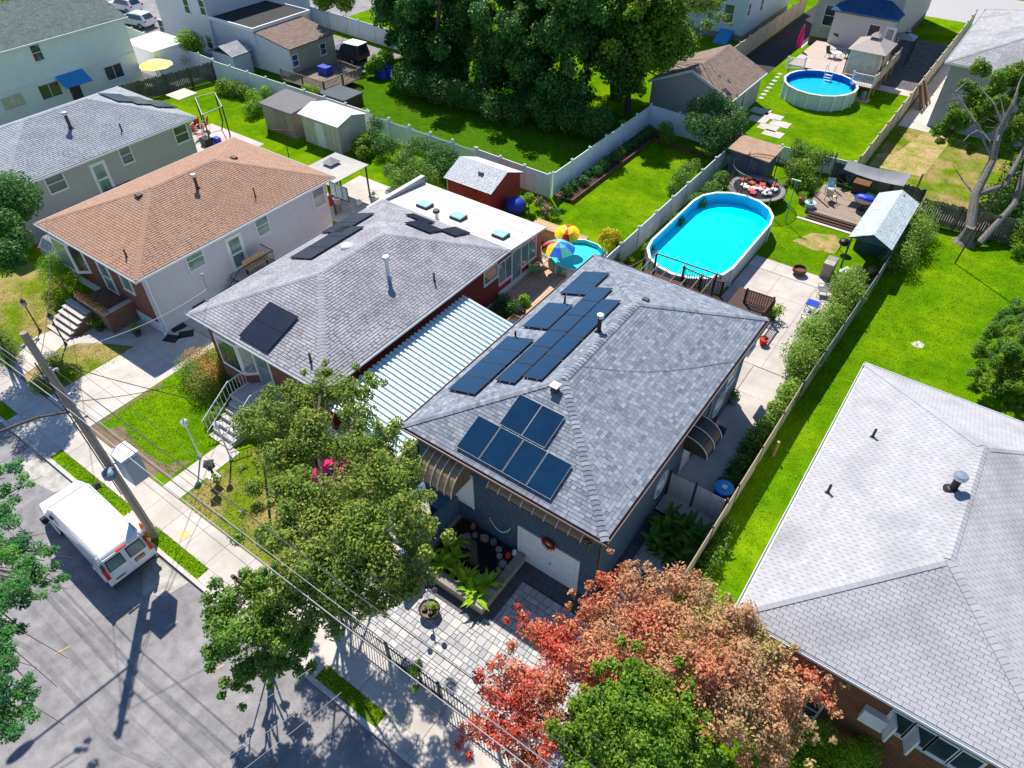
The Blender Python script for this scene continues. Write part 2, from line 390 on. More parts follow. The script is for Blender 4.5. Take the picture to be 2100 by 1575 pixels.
    for si, (mb, dk) in by.items(): mb.build('shingle_courses', m, dk, kind='stuff')
def ridge_caps(parent, lines, m, pitch, individual=False, w=.15, ch=.19, label=None):
    J = MB()
    for (a, b, ridge) in lines:
        a = Vector(a); b = Vector(b); d = (b-a); Ln = d.length; d.normalize()
        s = Vector((d.y, -d.x, 0)).normalized(); drop = pitch*w*(1 if ridge else .72)
        n = int(Ln/ch); up = s.cross(d).normalized()
        if up.z < 0: up = -up
        for k in range(n):
            p = a+d*(k*ch); q = p+d*ch*1.1; l0, l1 = (.055, .028) if individual else (.036, .024)
            vs = [p+s*w-Vector((0,0,drop))+up*l0, p+up*l0*1.1, p-s*w-Vector((0,0,drop))+up*l0,
                  q+s*w-Vector((0,0,drop))+up*l1, q+up*l1*1.1, q-s*w-Vector((0,0,drop))+up*l1]
            lo = [x-up*.035 for x in vs]
            fs = [(0,1,4,3),(1,2,5,4),(0,6,7,1),(1,7,8,2),(3,9,6,0),(2,8,11,5)]
            if individual: MB().add(vs+lo, fs).build('ridge_cap', m, parent)
            else: J.add(vs+lo, fs)
    if J.v: J.build('ridge_caps', m, parent, kind='stuff')
def wbox(mb, ax, pl, a0, a1, z0, z1, d0, d1, rnd=None):
    if ax == 'x+': return mb.box(pl+d0, pl+d1, a0, a1, z0, z1, rnd)
    if ax == 'y-': return mb.box(a0, a1, pl-d1, pl-d0, z0, z1, rnd)
    if ax == 'y+': return mb.box(a0, a1, pl+d0, pl+d1, z0, z1, rnd)
    if ax == 'x-': return mb.box(pl-d1, pl-d0, a0, a1, z0, z1, rnd)
def lap(mb, ax, pl, a0, a1, z0, z1, h=.13, t=.018):
    n = max(1, round((z1-z0)/h)); h = (z1-z0)/n
    for k in range(n):
        za = z0+k*h; zb = za+h
        if ax == 'x+': vs = [(pl+t,a0,za),(pl+t,a1,za),(pl+.001,a1,zb),(pl+.001,a0,zb),(pl-.01,a0,za),(pl-.01,a1,za)]
        else: vs = [(a0,pl-t,za),(a1,pl-t,za),(a1,pl-.001,zb),(a0,pl-.001,zb),(a0,pl+.01,za),(a1,pl+.01,za)]
        mb.add(vs, [(0,1,2,3),(4,5,1,0),(0,3,4),(1,5,2)], .5)
def window(parent, ax, pl, a, z, w, h, mid='h', fm=None, gm=None, fr=.07, name='window', label=None, grid=None):
    fm = fm or M['white']; gm = gm or M['glass']; mb = MB(); a0, a1, z0, z1 = a-w/2, a+w/2, z-h/2, z+h/2
    for args in ((a0-fr,a1+fr,z0-fr,z0),(a0-fr,a1+fr,z1,z1+fr),(a0-fr,a0,z0,z1),(a1,a1+fr,z0,z1)):
        wbox(mb, ax, pl, *args, -.03, .062)
    wbox(mb, ax, pl, a0-fr-.03, a1+fr+.03, z0-fr-.04, z0-fr, -.03, .10)
    if 'h' in (mid or ''): wbox(mb, ax, pl, a0, a1, z-.025, z+.025, -.02, .048)
    if 'v' in (mid or ''): wbox(mb, ax, pl, a-.025, a+.025, z0, z1, -.02, .050)
    if grid:
        for i in range(1, grid[0]): t = a0+(a1-a0)*i/grid[0]; wbox(mb, ax, pl, t-.012, t+.012, z0, z1, .004, .02)
        for i in range(1, grid[1]): t = z0+(z1-z0)*i/grid[1]; wbox(mb, ax, pl, a0, a1, t-.012, t+.012, .004, .018)
    f = mb.build(name, fm, parent, label=label)
    g = MB(); wbox(g, ax, pl, a0, a1, z0, z1, -.02, .026); g.build('pane', gm, f)
    return f
def door(parent, ax, pl, a, z0, w, h, m=None, fm=None, glassy=False, name='door', label=None):
    m = m or M['white']; fm = fm or M['white']; mb = MB(); a0, a1 = a-w/2, a+w/2
    wbox(mb, ax, pl, a0-.09, a0, z0, z0+h+.09, -.02, .05); wbox(mb, ax, pl, a1, a1+.09, z0, z0+h+.09, -.02, .05)
    wbox(mb, ax, pl, a0, a1, z0+h, z0+h+.09, -.02, .05)
    f = mb.build(name, fm, parent, label=label)
    p = MB(); wbox(p, ax, pl, a0, a1, z0, z0+h, -.02, .03); p.build('door_leaf', m, f)
    if glassy:
        for (za, zb) in ((z0+h*.52, z0+h*.94), (z0+h*.08, z0+h*.46)):
            g = MB(); wbox(g, ax, pl, a0+.12, a1-.12, za, zb, .0, .036); g.build('pane', M['glassgreen'], f)
    k = MB(); wbox(k, ax, pl, a0+.06, a0+.1, z0+1.0, z0+1.1, .0, .08); k.build('handle', M['steel'], f)
    return f
def hip_house(label, x0, x1, y0, y1, ze, xr, yf, yr, zr, sh, walls, gut='white', quota=300, tw=.30, ch=.14, inset=.4,
              base=None, t=.016, jitter=.35, indcap=False, z0w=0, slopes=(0,1,2,3), gap=.014):
    """walls: dict of side -> (material, lapped?)"""
    h = thing('house', label, 'house', ((x0+x1)/2, (y0+y1)/2, 0))
    a, b, c, d = (x0,y0,ze), (x1,y0,ze), (x1,y1,ze), (x0,y1,ze); f, r = (xr,yf,zr), (xr,yr,zr)
    sl = [[a,b,f], [b,c,r,f], [c,d,r], [d,a,f,r]]
    shingle_slopes(h, [sl[i] for i in slopes], sh, tw, ch, quota, t=t, jitter=jitter, gap=gap)
    pitch = (zr-ze)/((x1-x0)/2)
    ridge_caps(h, [(a,f,0),(b,f,0),(c,r,0),(d,r,0),(f,r,1)], sh, pitch, indcap)
    X0, X1, Y0, Y1 = x0+inset, x1-inset, y0+inset, y1-inset; zt = ze-.16; T = .18
    zb = base[1] if base else z0w
    for side, ax, pl, a0, a1, bx in (('front','y-',Y0,X0,X1,(X0,X1,Y0,Y0+T)), ('right','x+',X1,Y0,Y1,(X1-T,X1,Y0+T,Y1-T)),
                                     ('rear','y+',Y1,X0,X1,(X0,X1,Y1-T,Y1)), ('left','x-',X0,Y0,Y1,(X0,X0+T,Y0+T,Y1-T))):
        m, lp = walls.get(side, walls['right']); mb = MB(); mb.box(*bx, zb, zt)
        if lp and ax in ('x+','y-'):
            lap(mb, ax, pl, a0, a1, zb, zt, lp)
        mb.build('wall', m, h)
    if base:
        mb = MB(); mb.box(X0+.02,X1-.02,Y0+.02,Y1-.02,-.05,base[1]); mb.build('foundation', base[0], h)
    s = MB(); s.box(x0+.03,x1-.03,y0+.03,y1-.03,ze-.16,ze-.075); s.build('soffit', M['white'], h)
    gm = M[gut]
    for (p, q, horiz) in (((x0,y0),(x1,y0),1),((x1,y0),(x1,y1),0),((x1,y1),(x0,y1),1),((x0,y1),(x0,y0),0)):
        g = MB()
        if horiz:
            s_ = -1 if p[1] == y0 else 1; ya = p[1]; xa, xb = min(p[0],q[0])-.12, max(p[0],q[0])+.12
            g.box(xa,xb,*sorted((ya,ya+s_*.11)),ze-.13,ze-.115); g.box(xa,xb,*sorted((ya+s_*.10,ya+s_*.12)),ze-.115,ze-.01)
            g.box(xa,xb,*sorted((ya-s_*.012,ya+s_*.008)),ze-.115,ze-.03)
        else:
            s_ = 1 if p[0] == x1 else -1; xa = p[0]; ya, yb = y0, y1
            g.box(*sorted((xa,xa+s_*.11)),ya,yb,ze-.13,ze-.115); g.box(*sorted((xa+s_*.10,xa+s_*.12)),ya,yb,ze-.115,ze-.01)
            g.box(*sorted((xa-s_*.012,xa+s_*.008)),ya,yb,ze-.115,ze-.03)
        g.build('gutter', gm, h)
    return h
def roofz(ze, zr, x0, x1, y0, y1, xr, yf, yr):
    def f(x, y):
        k = min((x-x0)/(xr-x0), (x1-x)/(x1-xr), (y-y0)/(yf-y0), (y1-y)/(y1-yr)); return ze+(zr-ze)*max(0, min(1, k))
    return f
def on_slope(px, py, kind, H):
    """pixel -> point on a roof slope of house data H=(x0,x1,y0,y1,ze,xr,yf,yr,zr)"""
    x0,x1,y0,y1,ze,xr,yf,yr,zr = H; d = ray(px, py)
    if kind == 'left': n = Vector((-(zr-ze), 0, (xr-x0))); p = Vector((x0,0,ze))
    if kind == 'right': n = Vector(((zr-ze), 0, (x1-xr))); p = Vector((x1,0,ze))
    if kind == 'front': n = Vector((0, -(zr-ze), (yf-y0))); p = Vector((0,y0,ze))
    if kind == 'rear': n = Vector((0, (zr-ze), (y1-yr))); p = Vector((0,y1,ze))
    n.normalize(); c = cam.location; t = (p-c).dot(n)/d.dot(n); return c+d*t, n
def solar(parent, quad, n, m=None, lift=.13, frame='black'):
    """one panel on the slope: quad = 4 points on the roof surface"""
    P3 = [Vector(p)+n*lift for p in quad]; cen = sum(P3, Vector())/4
    b = MB(); b.slab(P3, .04, .5); pn = b.build('solar_panel', M[frame], parent)
    inn = [cen+(p-cen)*(1-.022/((p-cen).length))+n*.004 for p in P3]
    g = MB(); g.slab(inn, .003, random.random()); g.build('cell_sheet', m or M['solar'], pn)
    for (i, j) in ((0,1),(3,2)):
        q = P3[i]*.75+P3[j]*.25; k = MB(); k.beam(q-n*lift, q-n*.03, .04); q = P3[i]*.25+P3[j]*.75; k.beam(q-n*lift, q-n*.03, .04); k.build('foot', M['steel'], pn)
def solar_grid(parent, c00, c10, c11, c01, nu, nv, n, m=None, skip=(), frame='black'):
    c00, c10, c11, c01 = map(Vector, (c00, c10, c11, c01))
    def bl(s, t): return c00*(1-s)*(1-t)+c10*s*(1-t)+c11*s*t+c01*(1-s)*t
    g = .003
    for i in range(nu):
        for j in range(nv):
            if (i, j) in skip: continue
            s0, s1, t0, t1 = i/nu+g, (i+1)/nu-g, j/nv+g, (j+1)/nv-g
            solar(parent, [bl(s0,t0), bl(s1,t0), bl(s1,t1), bl(s0,t1)], n, m, frame=frame)
def vent_pipe(parent, p, h, r, m='darkgrey', cap=None, name='vent_pipe'):
    b = MB(); b.lathe(p, [(r*2.2,-.05),(r*1.3,.05),(r,.07),(r,h),(r*.7,h),(r*.7,h-.1)], 12); o = b.build(name, M[m], parent, smooth=False)
    if cap:
        c = MB(); c.lathe((p[0],p[1],p[2]+h-.02), [(r*1.0,0),(r*1.8,.03),(r*1.8,.13),(r*1.5,.18),(.001,.19)], 14); c.build('cap', M[cap], o)
    return o
def pitched(parent, x0, x1, y0, y1, ze, zr, axis, sh, quota=0, tw=.3, ch=.14, wall=None, over=.15, z0=0, indiv=True):
    """gable shed: axis = direction of the ridge"""
    if axis == 'x':
        ym = (y0+y1)/2; sl = [[(x0,y0,ze),(x1,y0,ze),(x1,ym,zr),(x0,ym,zr)], [(x1,y1,ze),(x0,y1,ze),(x0,ym,zr),(x1,ym,zr)]]
    else:
        xm = (x0+x1)/2; sl = [[(x1,y0,ze),(x1,y1,ze),(xm,y1,zr),(xm,y0,zr)], [(x0,y1,ze),(x0,y0,ze),(xm,y0,zr),(xm,y1,zr)]]
    shingle_slopes(parent, sl, sh, tw, ch, quota, deck=.07)
    if wall:
        k = MB(); a, b, c, d = x0+over, x1-over, y0+over, y1-over
        zz = ze-.03+ (zr-ze)*over/((y1-y0)/2 if axis == 'x' else (x1-x0)/2)
        k.box(a,b,c,d,z0,zz-.06)
        if axis == 'x':
            ym = (y0+y1)/2
            for xa, xb in ((a,a+.08),(b-.08,b)): k.add([(xa,c,zz-.06),(xa,d,zz-.06),(xa,ym,zr-.09),(xb,c,zz-.06),(xb,d,zz-.06),(xb,ym,zr-.09)], [(0,1,2),(5,4,3),(0,3,4,1),(1,4,5,2),(2,5,3,0)])
        else:
            xm = (x0+x1)/2
            for ya, yb in ((c,c+.08),(d-.08,d)): k.add([(a,ya,zz-.06),(b,ya,zz-.06),(xm,ya,zr-.09),(a,yb,zz-.06),(b,yb,zz-.06),(xm,yb,zr-.09)], [(0,1,2),(5,4,3),(0,3,4,1),(1,4,5,2),(2,5,3,0)])
        k.build('wall', wall, parent)
    return sl
def fence(name, label, pts, h, m, style='solid', step=2.4, cat='fence', postm=None, pw=.12, z0=0, cap=True, group=None):
    """pts = polyline on the ground; posts and panels (or boards, pickets) are parts of their own"""
    t = thing(name, label, cat, (pts[0][0], pts[0][1], z0), group); postm = postm or m; first = True
    for (p, q) in zip(pts[:-1], pts[1:]):
        p = Vector((*p[:2], z0)); q = Vector((*q[:2], z0)); L = (q-p).length; n = max(1, round(L/step)); d = (q-p)/n; u = d.normalized()
        for i in range(n+1):
            if i == 0 and not first: continue
            c = p+d*i; b = MB()
            b.beam(c, c+Vector((0,0,h+.08)), pw, up=u)
            if cap: b.beam(c+Vector((0,0,h+.08)), c+Vector((0,0,h+.12)), pw*1.35, up=u); b.beam(c+Vector((0,0,h+.12)), c+Vector((0,0,h+.17)), pw*.7, up=u)
            b.build('post', postm, t)
        first = False
        for i in range(n):
            a = p+d*i+u*pw/2; e = p+d*(i+1)-u*pw/2; Z = lambda z: Vector((0,0,z)); ln = (e-a).length
            if style == 'solid':
                b = MB(); b.beam(a+Z(.1), e+Z(.1), .05, .14); b.beam(a+Z(h-.05), e+Z(h-.05), .06, .10)
                k = max(4, round(ln/.18))
                for j in range(k):
                    s = a+(e-a)*((j+.5)/k); w_ = ln/k-.012
                    b.beam(s-u*w_/2+Z(h/2+.04), s+u*w_/2+Z(h/2+.04), .025, h-.28)
                b.build('panel', m, t)
            elif style == 'picket':
                b = MB(); b.beam(a+Z(.25), e+Z(.25), .04, .09); b.build('rail', m, t); b = MB(); b.beam(a+Z(h-.25), e+Z(h-.25), .04, .09); b.build('rail', m, t)
                k = round(ln/.14)
                for j in range(k):
                    s = a+(e-a)*((j+.5)/k); nx = Vector((u.y,-u.x,0))*.035
                    b = MB(); b.beam(s+nx+Z(.06), s+nx+Z(h-.02-.12*math.sin(math.pi*(j+.5)/k)), .02, .085, up=u); b.build('picket', m, t)
            elif style == 'board':
                b = MB(); nx = Vector((u.y,-u.x,0))
                b.beam(a-nx*.06+Z(.3), e-nx*.06+Z(.3), .05, .08); b.build('rail', m, t); b = MB(); b.beam(a-nx*.06+Z(h-.3), e-nx*.06+Z(h-.3), .05, .08); b.build('rail', m, t)
                k = round(ln/.15)
                for j in range(k):
                    s = a+(e-a)*((j+.5)/k)
                    b = MB(); b.beam(s+Z(.03), s+Z(h+random.uniform(-.07,.05)), .02, .135, up=u); b.build('board', m, t)
            elif style == 'iron':
                for zz in (.12, h*.86): b = MB(); b.beam(a+Z(zz), e+Z(zz), .035, .035); b.build('rail', m, t)
                k = round(ln/.135)
                for j in range(k):
                    s = a+(e-a)*((j+.5)/k); b = MB(); b.beam(s+Z(.04), s+Z(h), .018); b.add([s+Z(h+.07), s+Z(h)+u*.022, s+Z(h)-u*.022, s+Z(h)+Vector((u.y,-u.x,0))*.022],[(0,1,2),(0,2,3),(0,3,1)]); b.build('picket', m, t)
            elif style == 'rails':
                b = MB(); b.beam(a+Z(h), e+Z(h), .07, .05); b.build('rail', m, t); b = MB(); b.beam(a+Z(.1), e+Z(.1), .05); b.build('rail', m, t)
                k = round(ln/.14)
                for j in range(k):
                    s = a+(e-a)*((j+.5)/k); b = MB(); b.beam(s+Z(.1), s+Z(h-.02), .035); b.build('baluster', m, t)
            elif style == 'sheet':
                b = MB(); b.beam(a+Z(h/2+.02), e+Z(h/2+.02), .03, h-.06); b.build('panel', m, t)
    return t
# ---------------------------------------------------------------- plants
def quads_mesh(name, V, rnd, m, parent=None, k=4, kind=None):
    n = len(V)//k; me = bpy.data.meshes.new(name)
    if parent is not None: V = V-np.array(OFF.get(parent.name, Vector()))
    me.vertices.add(n*k); me.vertices.foreach_set('co', V.astype(np.float32).ravel())
    me.loops.add(n*k); me.loops.foreach_set('vertex_index', np.arange(n*k, dtype=np.int32))
    me.polygons.add(n); me.polygons.foreach_set('loop_start', np.arange(n, dtype=np.int32)*k)
    try: me.polygons.foreach_set('loop_total', np.full(n, k, dtype=np.int32))
    except Exception: pass
    me.update(calc_edges=True)
    at = me.attributes.new('rnd', 'FLOAT', 'FACE'); at.data.foreach_set('value', rnd.astype(np.float32))
    me.materials.append(m); o = bpy.data.objects.new(name, me); C.objects.link(o)
    if parent is not None: o.parent = parent; OFF[o.name] = OFF.get(parent.name, Vector())
    if kind: o['kind'] = kind
    return o
def leaves(name, parent, m, clumps, n, size, up=.5, tone=.5, asp=.55, power=2.4, floor=.03, kind=None, rf=None, flat=1.0, gapat=None):
    cl = np.array(clumps, float); wgt = cl[:,3]**2; idx = RNG.choice(len(cl), n, p=wgt/wgt.sum())
    d = RNG.normal(size=(n,3)); d /= np.linalg.norm(d, axis=1)[:,None]
    r = RNG.random(n)**(1/power)
    off = d*(r*cl[idx,3])[:,None]; off[:,2] *= flat
    c = cl[idx,:3]+off
    nrm = d*.7+RNG.normal(size=(n,3))*.55+np.array([0,0,up]); nrm /= np.linalg.norm(nrm, axis=1)[:,None]
    t = np.cross(nrm, RNG.normal(size=(n,3))); t /= np.linalg.norm(t, axis=1)[:,None]; s = np.cross(nrm, t)
    sz = size*RNG.uniform(.6, 1.3, n); a = t*(sz/2)[:,None]; b = s*(sz*asp/2)[:,None]; q = nrm*(sz*.12)[:,None]
    V = np.stack([c-a-q, c+b, c+a-q, c-b], 1); ok = V[:,:,2].min(1) > floor
    if gapat is not None:      # a see-through gap in the crown along a line
        p0, d0, rr = gapat; w0 = c-np.array(p0); t0 = w0@np.array(d0); ok &= ~((np.linalg.norm(w0-t0[:,None]*np.array(d0), axis=1) < rr) & (RNG.random(n) < .8))
    ct = RNG.random(len(cl)); rnd = np.clip((1-tone)*ct[idx]+tone*RNG.random(n), 0, .97)
    if rf is not None: rnd = np.clip(rf(c, RNG.random(n)), 0, .97)
    return quads_mesh(name, V[ok].reshape(-1,3), rnd[ok], m, parent, kind=kind)
def crown_clumps(c, rx, ry, rz, n, rr=(.18,.32), lo=-.5, shell=(.45,.95)):
    out = []; R_ = (rx+ry+rz)/3
    while len(out) < n:
        d = Vector((random.gauss(0,1), random.gauss(0,1), random.gauss(0,1))).normalized()
        if d.z < lo: continue
        k = random.uniform(*shell)*(1+.12*math.sin(3*math.atan2(d.y,d.x)+c[0]))
        out.append((c[0]+d.x*rx*k, c[1]+d.y*ry*k, c[2]+d.z*rz*k, R_*random.uniform(*rr)))
    return out
def trunk(parent, base, top, r, targets, m, name='trunk', wob=.25, r2f=.35):
    b = MB(); base = Vector(base); top = Vector(top); pts = [base+(top-base)*k/4+Vector((random.uniform(-wob,wob),random.uniform(-wob,wob),0))*(0 if k in (0,) else 1) for k in range(5)]
    b.lathe((base.x,base.y,base.z-.05), [(r*1.7,0),(r*1.15,.25),(r,.5)], 9)
    b.tube(pts, r, 9, r*.55)
    for tg in targets:
        tg = Vector(tg[:3]); k = random.uniform(.4,.98); i = min(3, int(k*4)); s = pts[i].lerp(pts[i+1], k*4-i)
        mid = s.lerp(tg, .5)+Vector((random.uniform(-.3,.3),random.uniform(-.3,.3),(tg-s).length*.12))
        L = (tg-s).length
        b.tube([s, s.lerp(mid,.5)+Vector((0,0,.05)), mid, mid.lerp(tg,.6), tg], r*r2f*(.6+.1*L/2), 5, .012)
        for _ in range(2):
            e = tg+Vector((random.uniform(-1,1),random.uniform(-1,1),random.uniform(-.3,.8)))*.12*L
            b.tube([mid, mid.lerp(e,.5)+Vector((0,0,.1)), e], r*.1, 4, .008)
    return b.build(name, m, parent)
def tree(name, label, base, c, rad, nclump, nleaf, size, lm, r=.18, bm='bark', group=None, rr=(.18,.32), lo=-.5, tone=.5, shell=(.45,.95), cat='tree', asp=.55, extra=None, nl=14, rf=None):
    t = thing(name, label, cat, base, group); cl = crown_clumps(c, *rad, nclump, rr, lo, shell)
    if extra: cl += extra
    trunk(t, base, (c[0]*.7+base[0]*.3, c[1]*.7+base[1]*.3, c[2]-rad[2]*.1), r, random.sample(cl, min(nl, len(cl))), M[bm])
    leaves('crown', t, lm, cl, nleaf, size, tone=tone, asp=asp, rf=rf)
    return t
def bush(name, label, cl, n, size, lm, cat='shrub', group=None, tone=.5, asp=.5, up=.5, stem=True):
    b = cl[0]; t = thing(name, label, cat, (b[0], b[1], 0), group)
    if stem:
        s = MB()
        for _ in range(7):
            e = random.choice(cl); s.tube([(b[0]+random.uniform(-.1,.1), b[1]+random.uniform(-.1,.1), 0), (e[0],e[1],e[2]*.6), (e[0]+random.uniform(-.2,.2),e[1],e[2]+e[3]*.6)], .025, 5, .006)
        s.build('stem', M['bark'], t)
    leaves('foliage', t, lm, cl, n, size, tone=tone, asp=asp, up=up)
    return t
def clumpline(pts, r, n, zf=.8, jit=.3):
    """clumps strung along a polyline on the ground"""
    P2 = [Vector((*p[:2], 0)) for p in pts]; seg = [(a, b, (b-a).length) for a, b in zip(P2[:-1], P2[1:])]; T = sum(s[2] for s in seg); out = []
    for i in range(n):
        d = T*(i+.5)/n
        for a, b, L in seg:
            if d <= L: p = a.lerp(b, d/L); break
            d -= L
        rr = r*random.uniform(.7, 1.25)
        out.append((p.x+random.uniform(-jit,jit)*r, p.y+random.uniform(-jit,jit)*r, rr*zf*random.uniform(.6,1.3), rr))
    return out
def fronds(name, label, c, n, L, m, cat='fern', spread=1.0, w=.16, z=.0, group=None, droop=.5, ell=None):
    """big arching leaves from a set of crowns"""
    t = thing(name, label, cat, (c[0][0], c[0][1], z), group); V = []; rn = []
    for (cx, cy) in c:
        for k in range(n):
            a = random.uniform(0, 2*math.pi); l = L*random.uniform(.6,1.15); el = random.uniform(.3,1.2); u = Vector((math.cos(a), math.sin(a), 0)); s = Vector((-u.y, u.x, 0))
            prev = Vector((cx, cy, z+.05)); rr = random.random(); ww = w*random.uniform(.7,1.2)
            for i in range(4):
                e2 = el-droop*i*.55; nx = prev+(u*math.cos(e2)+Vector((0,0,math.sin(e2))))*l/4
                wa = ww*[.25,.9,1,.6][i]; wb = ww*[.9,1,.6,.02][i]
                up = Vector((0,0,.03))
                V += [prev-s*wa+up, prev, nx, nx-s*wb+up]; V += [prev, prev+s*wa+up, nx+s*wb+up, nx]; rn += [rr, min(1,rr+.05)]
                prev = nx
    quads_mesh('foliage', np.array([tuple(v) for v in V]), np.array(rn)*.97, m, t)
    return t
GRASS = {}
def grass(label, rects, dens, h, m, name='lawn_grass', holes=(), z=0.0):
    V = []; rn = []
    for rc in rects:
        if len(rc) == 4 and not isinstance(rc[0], (tuple, list)): x0,x1,y0,y1 = rc; n = int((x1-x0)*(y1-y0)*dens); x = RNG.uniform(x0,x1,n); y = RNG.uniform(y0,y1,n)
        else:
            pl = np.array([p[:2] for p in rc]); x0,y0 = pl.min(0); x1,y1 = pl.max(0); n = int((x1-x0)*(y1-y0)*dens); x = RNG.uniform(x0,x1,n); y = RNG.uniform(y0,y1,n)
            ins = np.zeros(n, bool); j = len(pl)-1
            for i in range(len(pl)):
                cnd = ((pl[i,1] > y) != (pl[j,1] > y)) & (x < (pl[j,0]-pl[i,0])*(y-pl[i,1])/(pl[j,1]-pl[i,1]+1e-12)+pl[i,0]); ins ^= cnd; j = i
            x = x[ins]; y = y[ins]; n = len(x)
        if n == 0: continue
        k = np.ones(n, bool)
        for hh in holes: k &= ~((x > hh[0]) & (x < hh[1]) & (y > hh[2]) & (y < hh[3]))
        x = x[k]; y = y[k]; n = len(x)
        a = RNG.uniform(0, 2*np.pi, n); hgt = h*RNG.uniform(.5,1.3,n); w_ = RNG.uniform(.015,.035,n); ln = RNG.normal(0,1.1,(n,2))*hgt[:,None]
        ca, sa = np.cos(a)*w_, np.sin(a)*w_
        V.append(np.stack([np.stack([x-ca,y-sa,np.full(n,z)],1), np.stack([x+ca,y+sa,np.full(n,z)],1), np.stack([x+ln[:,0],y+ln[:,1],z+hgt],1)],1).reshape(-1,3)); rn.append(RNG.random(n)*.97)
    o = quads_mesh(name, np.concatenate(V), np.concatenate(rn), m, None, k=3, kind='stuff'); o['label'] = label; o['category'] = 'grass'; return o
def leafmat(name, cols, trans=.3, rough=.5, k=1.65): return ramp_mat(name, [tuple(min(.8, v*k) for v in c) for c in cols], rough=rough, noise=.15, nscale=1.5, trans=trans, spec=.2)
M['lf_maple'] = leafmat('leaf_maple_green', [(.04,.09,.014),(.09,.16,.022),(.18,.24,.035),(.06,.12,.018),(.30,.28,.05)])
M['lf_street'] = leafmat('leaf_street_green', [(.03,.095,.016),(.07,.155,.022),(.13,.22,.03),(.05,.125,.018)])
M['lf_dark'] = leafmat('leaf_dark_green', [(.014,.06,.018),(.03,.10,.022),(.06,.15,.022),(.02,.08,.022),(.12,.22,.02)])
M['lf_hedgerow'] = leafmat('leaf_hedgerow', [(.05,.12,.014),(.11,.20,.02),(.18,.27,.04),(.08,.16,.02)])
M['lf_mid'] = leafmat('leaf_mid_green', [(.03,.09,.009),(.07,.15,.012),(.14,.23,.014),(.055,.125,.012),(.22,.27,.018)])
M['lf_lime'] = leafmat('leaf_lime', [(.06,.16,.008),(.13,.26,.010),(.22,.32,.012)])
M['lf_yellow'] = leafmat('leaf_yellow', [(.45,.36,.01),(.62,.50,.01),(.30,.32,.01)], k=1.1)
M['lf_red'] = leafmat('leaf_red_maple', [(.50,.065,.045),(.58,.19,.10),(.54,.29,.15),(.43,.22,.12),(.48,.36,.17),(.32,.32,.08)], trans=.25, k=1.15)
M['lf_locust'] = leafmat('leaf_locust', [(.010,.06,.022),(.02,.10,.03),(.04,.16,.03),(.09,.24,.02)])
M['lf_pine'] = leafmat('needle_pine', [(.02,.07,.006),(.06,.14,.006),(.13,.21,.008)], trans=.15)
M['lf_purple'] = leafmat('flower_purple', [(.30,.06,.35),(.45,.10,.45),(.55,.2,.5)], k=1.1)
M['lf_pinkfl'] = leafmat('flower_pink', [(.7,.1,.25),(.8,.3,.45),(.75,.05,.1)], k=1.0)
M['lf_white'] = leafmat('flower_white', [(.7,.7,.7),(.8,.8,.75),(.3,.5,.2)], k=1.0)
M['lf_orange'] = leafmat('flower_orange', [(.8,.2,.05),(.85,.4,.15),(.8,.1,.1)], k=1.0)
M['lf_grass'] = leafmat('grass_blade', [(.085,.20,.002),(.13,.27,.003),(.19,.32,.004),(.11,.24,.003)], trans=.35, rough=.8, k=1.7)
M['lf_drygrass'] = leafmat('grass_blade_dry', [(.13,.22,.006),(.20,.24,.02),(.34,.27,.07),(.15,.25,.005)], trans=.35, rough=.8, k=1.6)
# ---------------------------------------------------------------- the setting
def sheet(name, poly, z, m, t=None, struct_=True, label=None):
    if len(poly) == 4 and not isinstance(poly[0], (tuple, list)): x0,x1,y0,y1 = poly; poly = [(x0,y0),(x1,y0),(x1,y1),(x0,y1)]
    b = MB(); b.add([(p[0],p[1],z) for p in poly], [tuple(range(len(poly)))])
    o = b.build(name, m, label=label)
    if struct_: struct(o)
    return o
lawn = mat('lawn', (.085,.20,.002), 1, var=.28, scale=1.3, bump=.5, bscale=30, spec=0, col2=(.15,.26,.003), stain=.35, detail=10)
lawn2 = mat('lawn_dry', (.13,.20,.008), 1, spec=0, var=.3, scale=1.4, bump=.5, bscale=30, col2=(.33,.25,.10), stain=.45, detail=10)
lawn3 = mat('lawn_shade', (.055,.14,.004), 1, spec=0, var=.25, scale=1.2, bump=.5, bscale=30, detail=10)  # darker copy of lawn, with the tall trees' shade put into its green
b = MB(); b.add([(-350,4.85,0),(200,4.85,0),(200,420,0),(-350,420,0)], [(0,1,2,3)]); struct(b.build('ground', lawn))
b = MB(); b.add([(-350,-300,-.12),(200,-300,-.12),(200,4.85,-.12),(-350,4.85,-.12)], [(0,1,2,3)]); struct(b.build('road', M['asphalt']))
# kerb, in pieces
kb = thing('kerb', 'concrete kerb along the street edge', 'kerb', (-20, 4.77, 0)); kb['kind'] = 'structure'; del kb['category']; del kb['label']
x = -70
while x < 14:
    b = MB(); b.box(x+.006, x+2.394, 4.68, 4.849, -.2, .012); b.build('kerb_stone', M['concrete'], kb); x += 2.4
# sidewalk slabs
sw = thing('sidewalk', 's', 's', (-20, 6.1, 0)); sw['kind'] = 'structure'; del sw['category']; del sw['label']
sheet('sidewalk_bed', (-70, 20, 5.40, 6.86), .004, M['dirt'])
x = -70
while x < 14:
    wd = 1.45; b = MB(); b.box(x+.008, x+wd-.008, 5.43, 6.83, -.02, .022+random.uniform(-.003,.004)); b.build('slab', M['concrete'], sw); x += wd
for (a, c) in ((-33.9,-29.9),(-24.1,-22.5),(-18.95,-12.15),(-9.2,-3.5)):
    n = max(1, round((c-a)/1.6))
    for i in range(n):
        b = MB(); b.box(a+(c-a)*i/n+.008, a+(c-a)*(i+1)/n-.008, 4.86, 5.42, -.02, .016); b.build('slab', M['concrete'], sw)
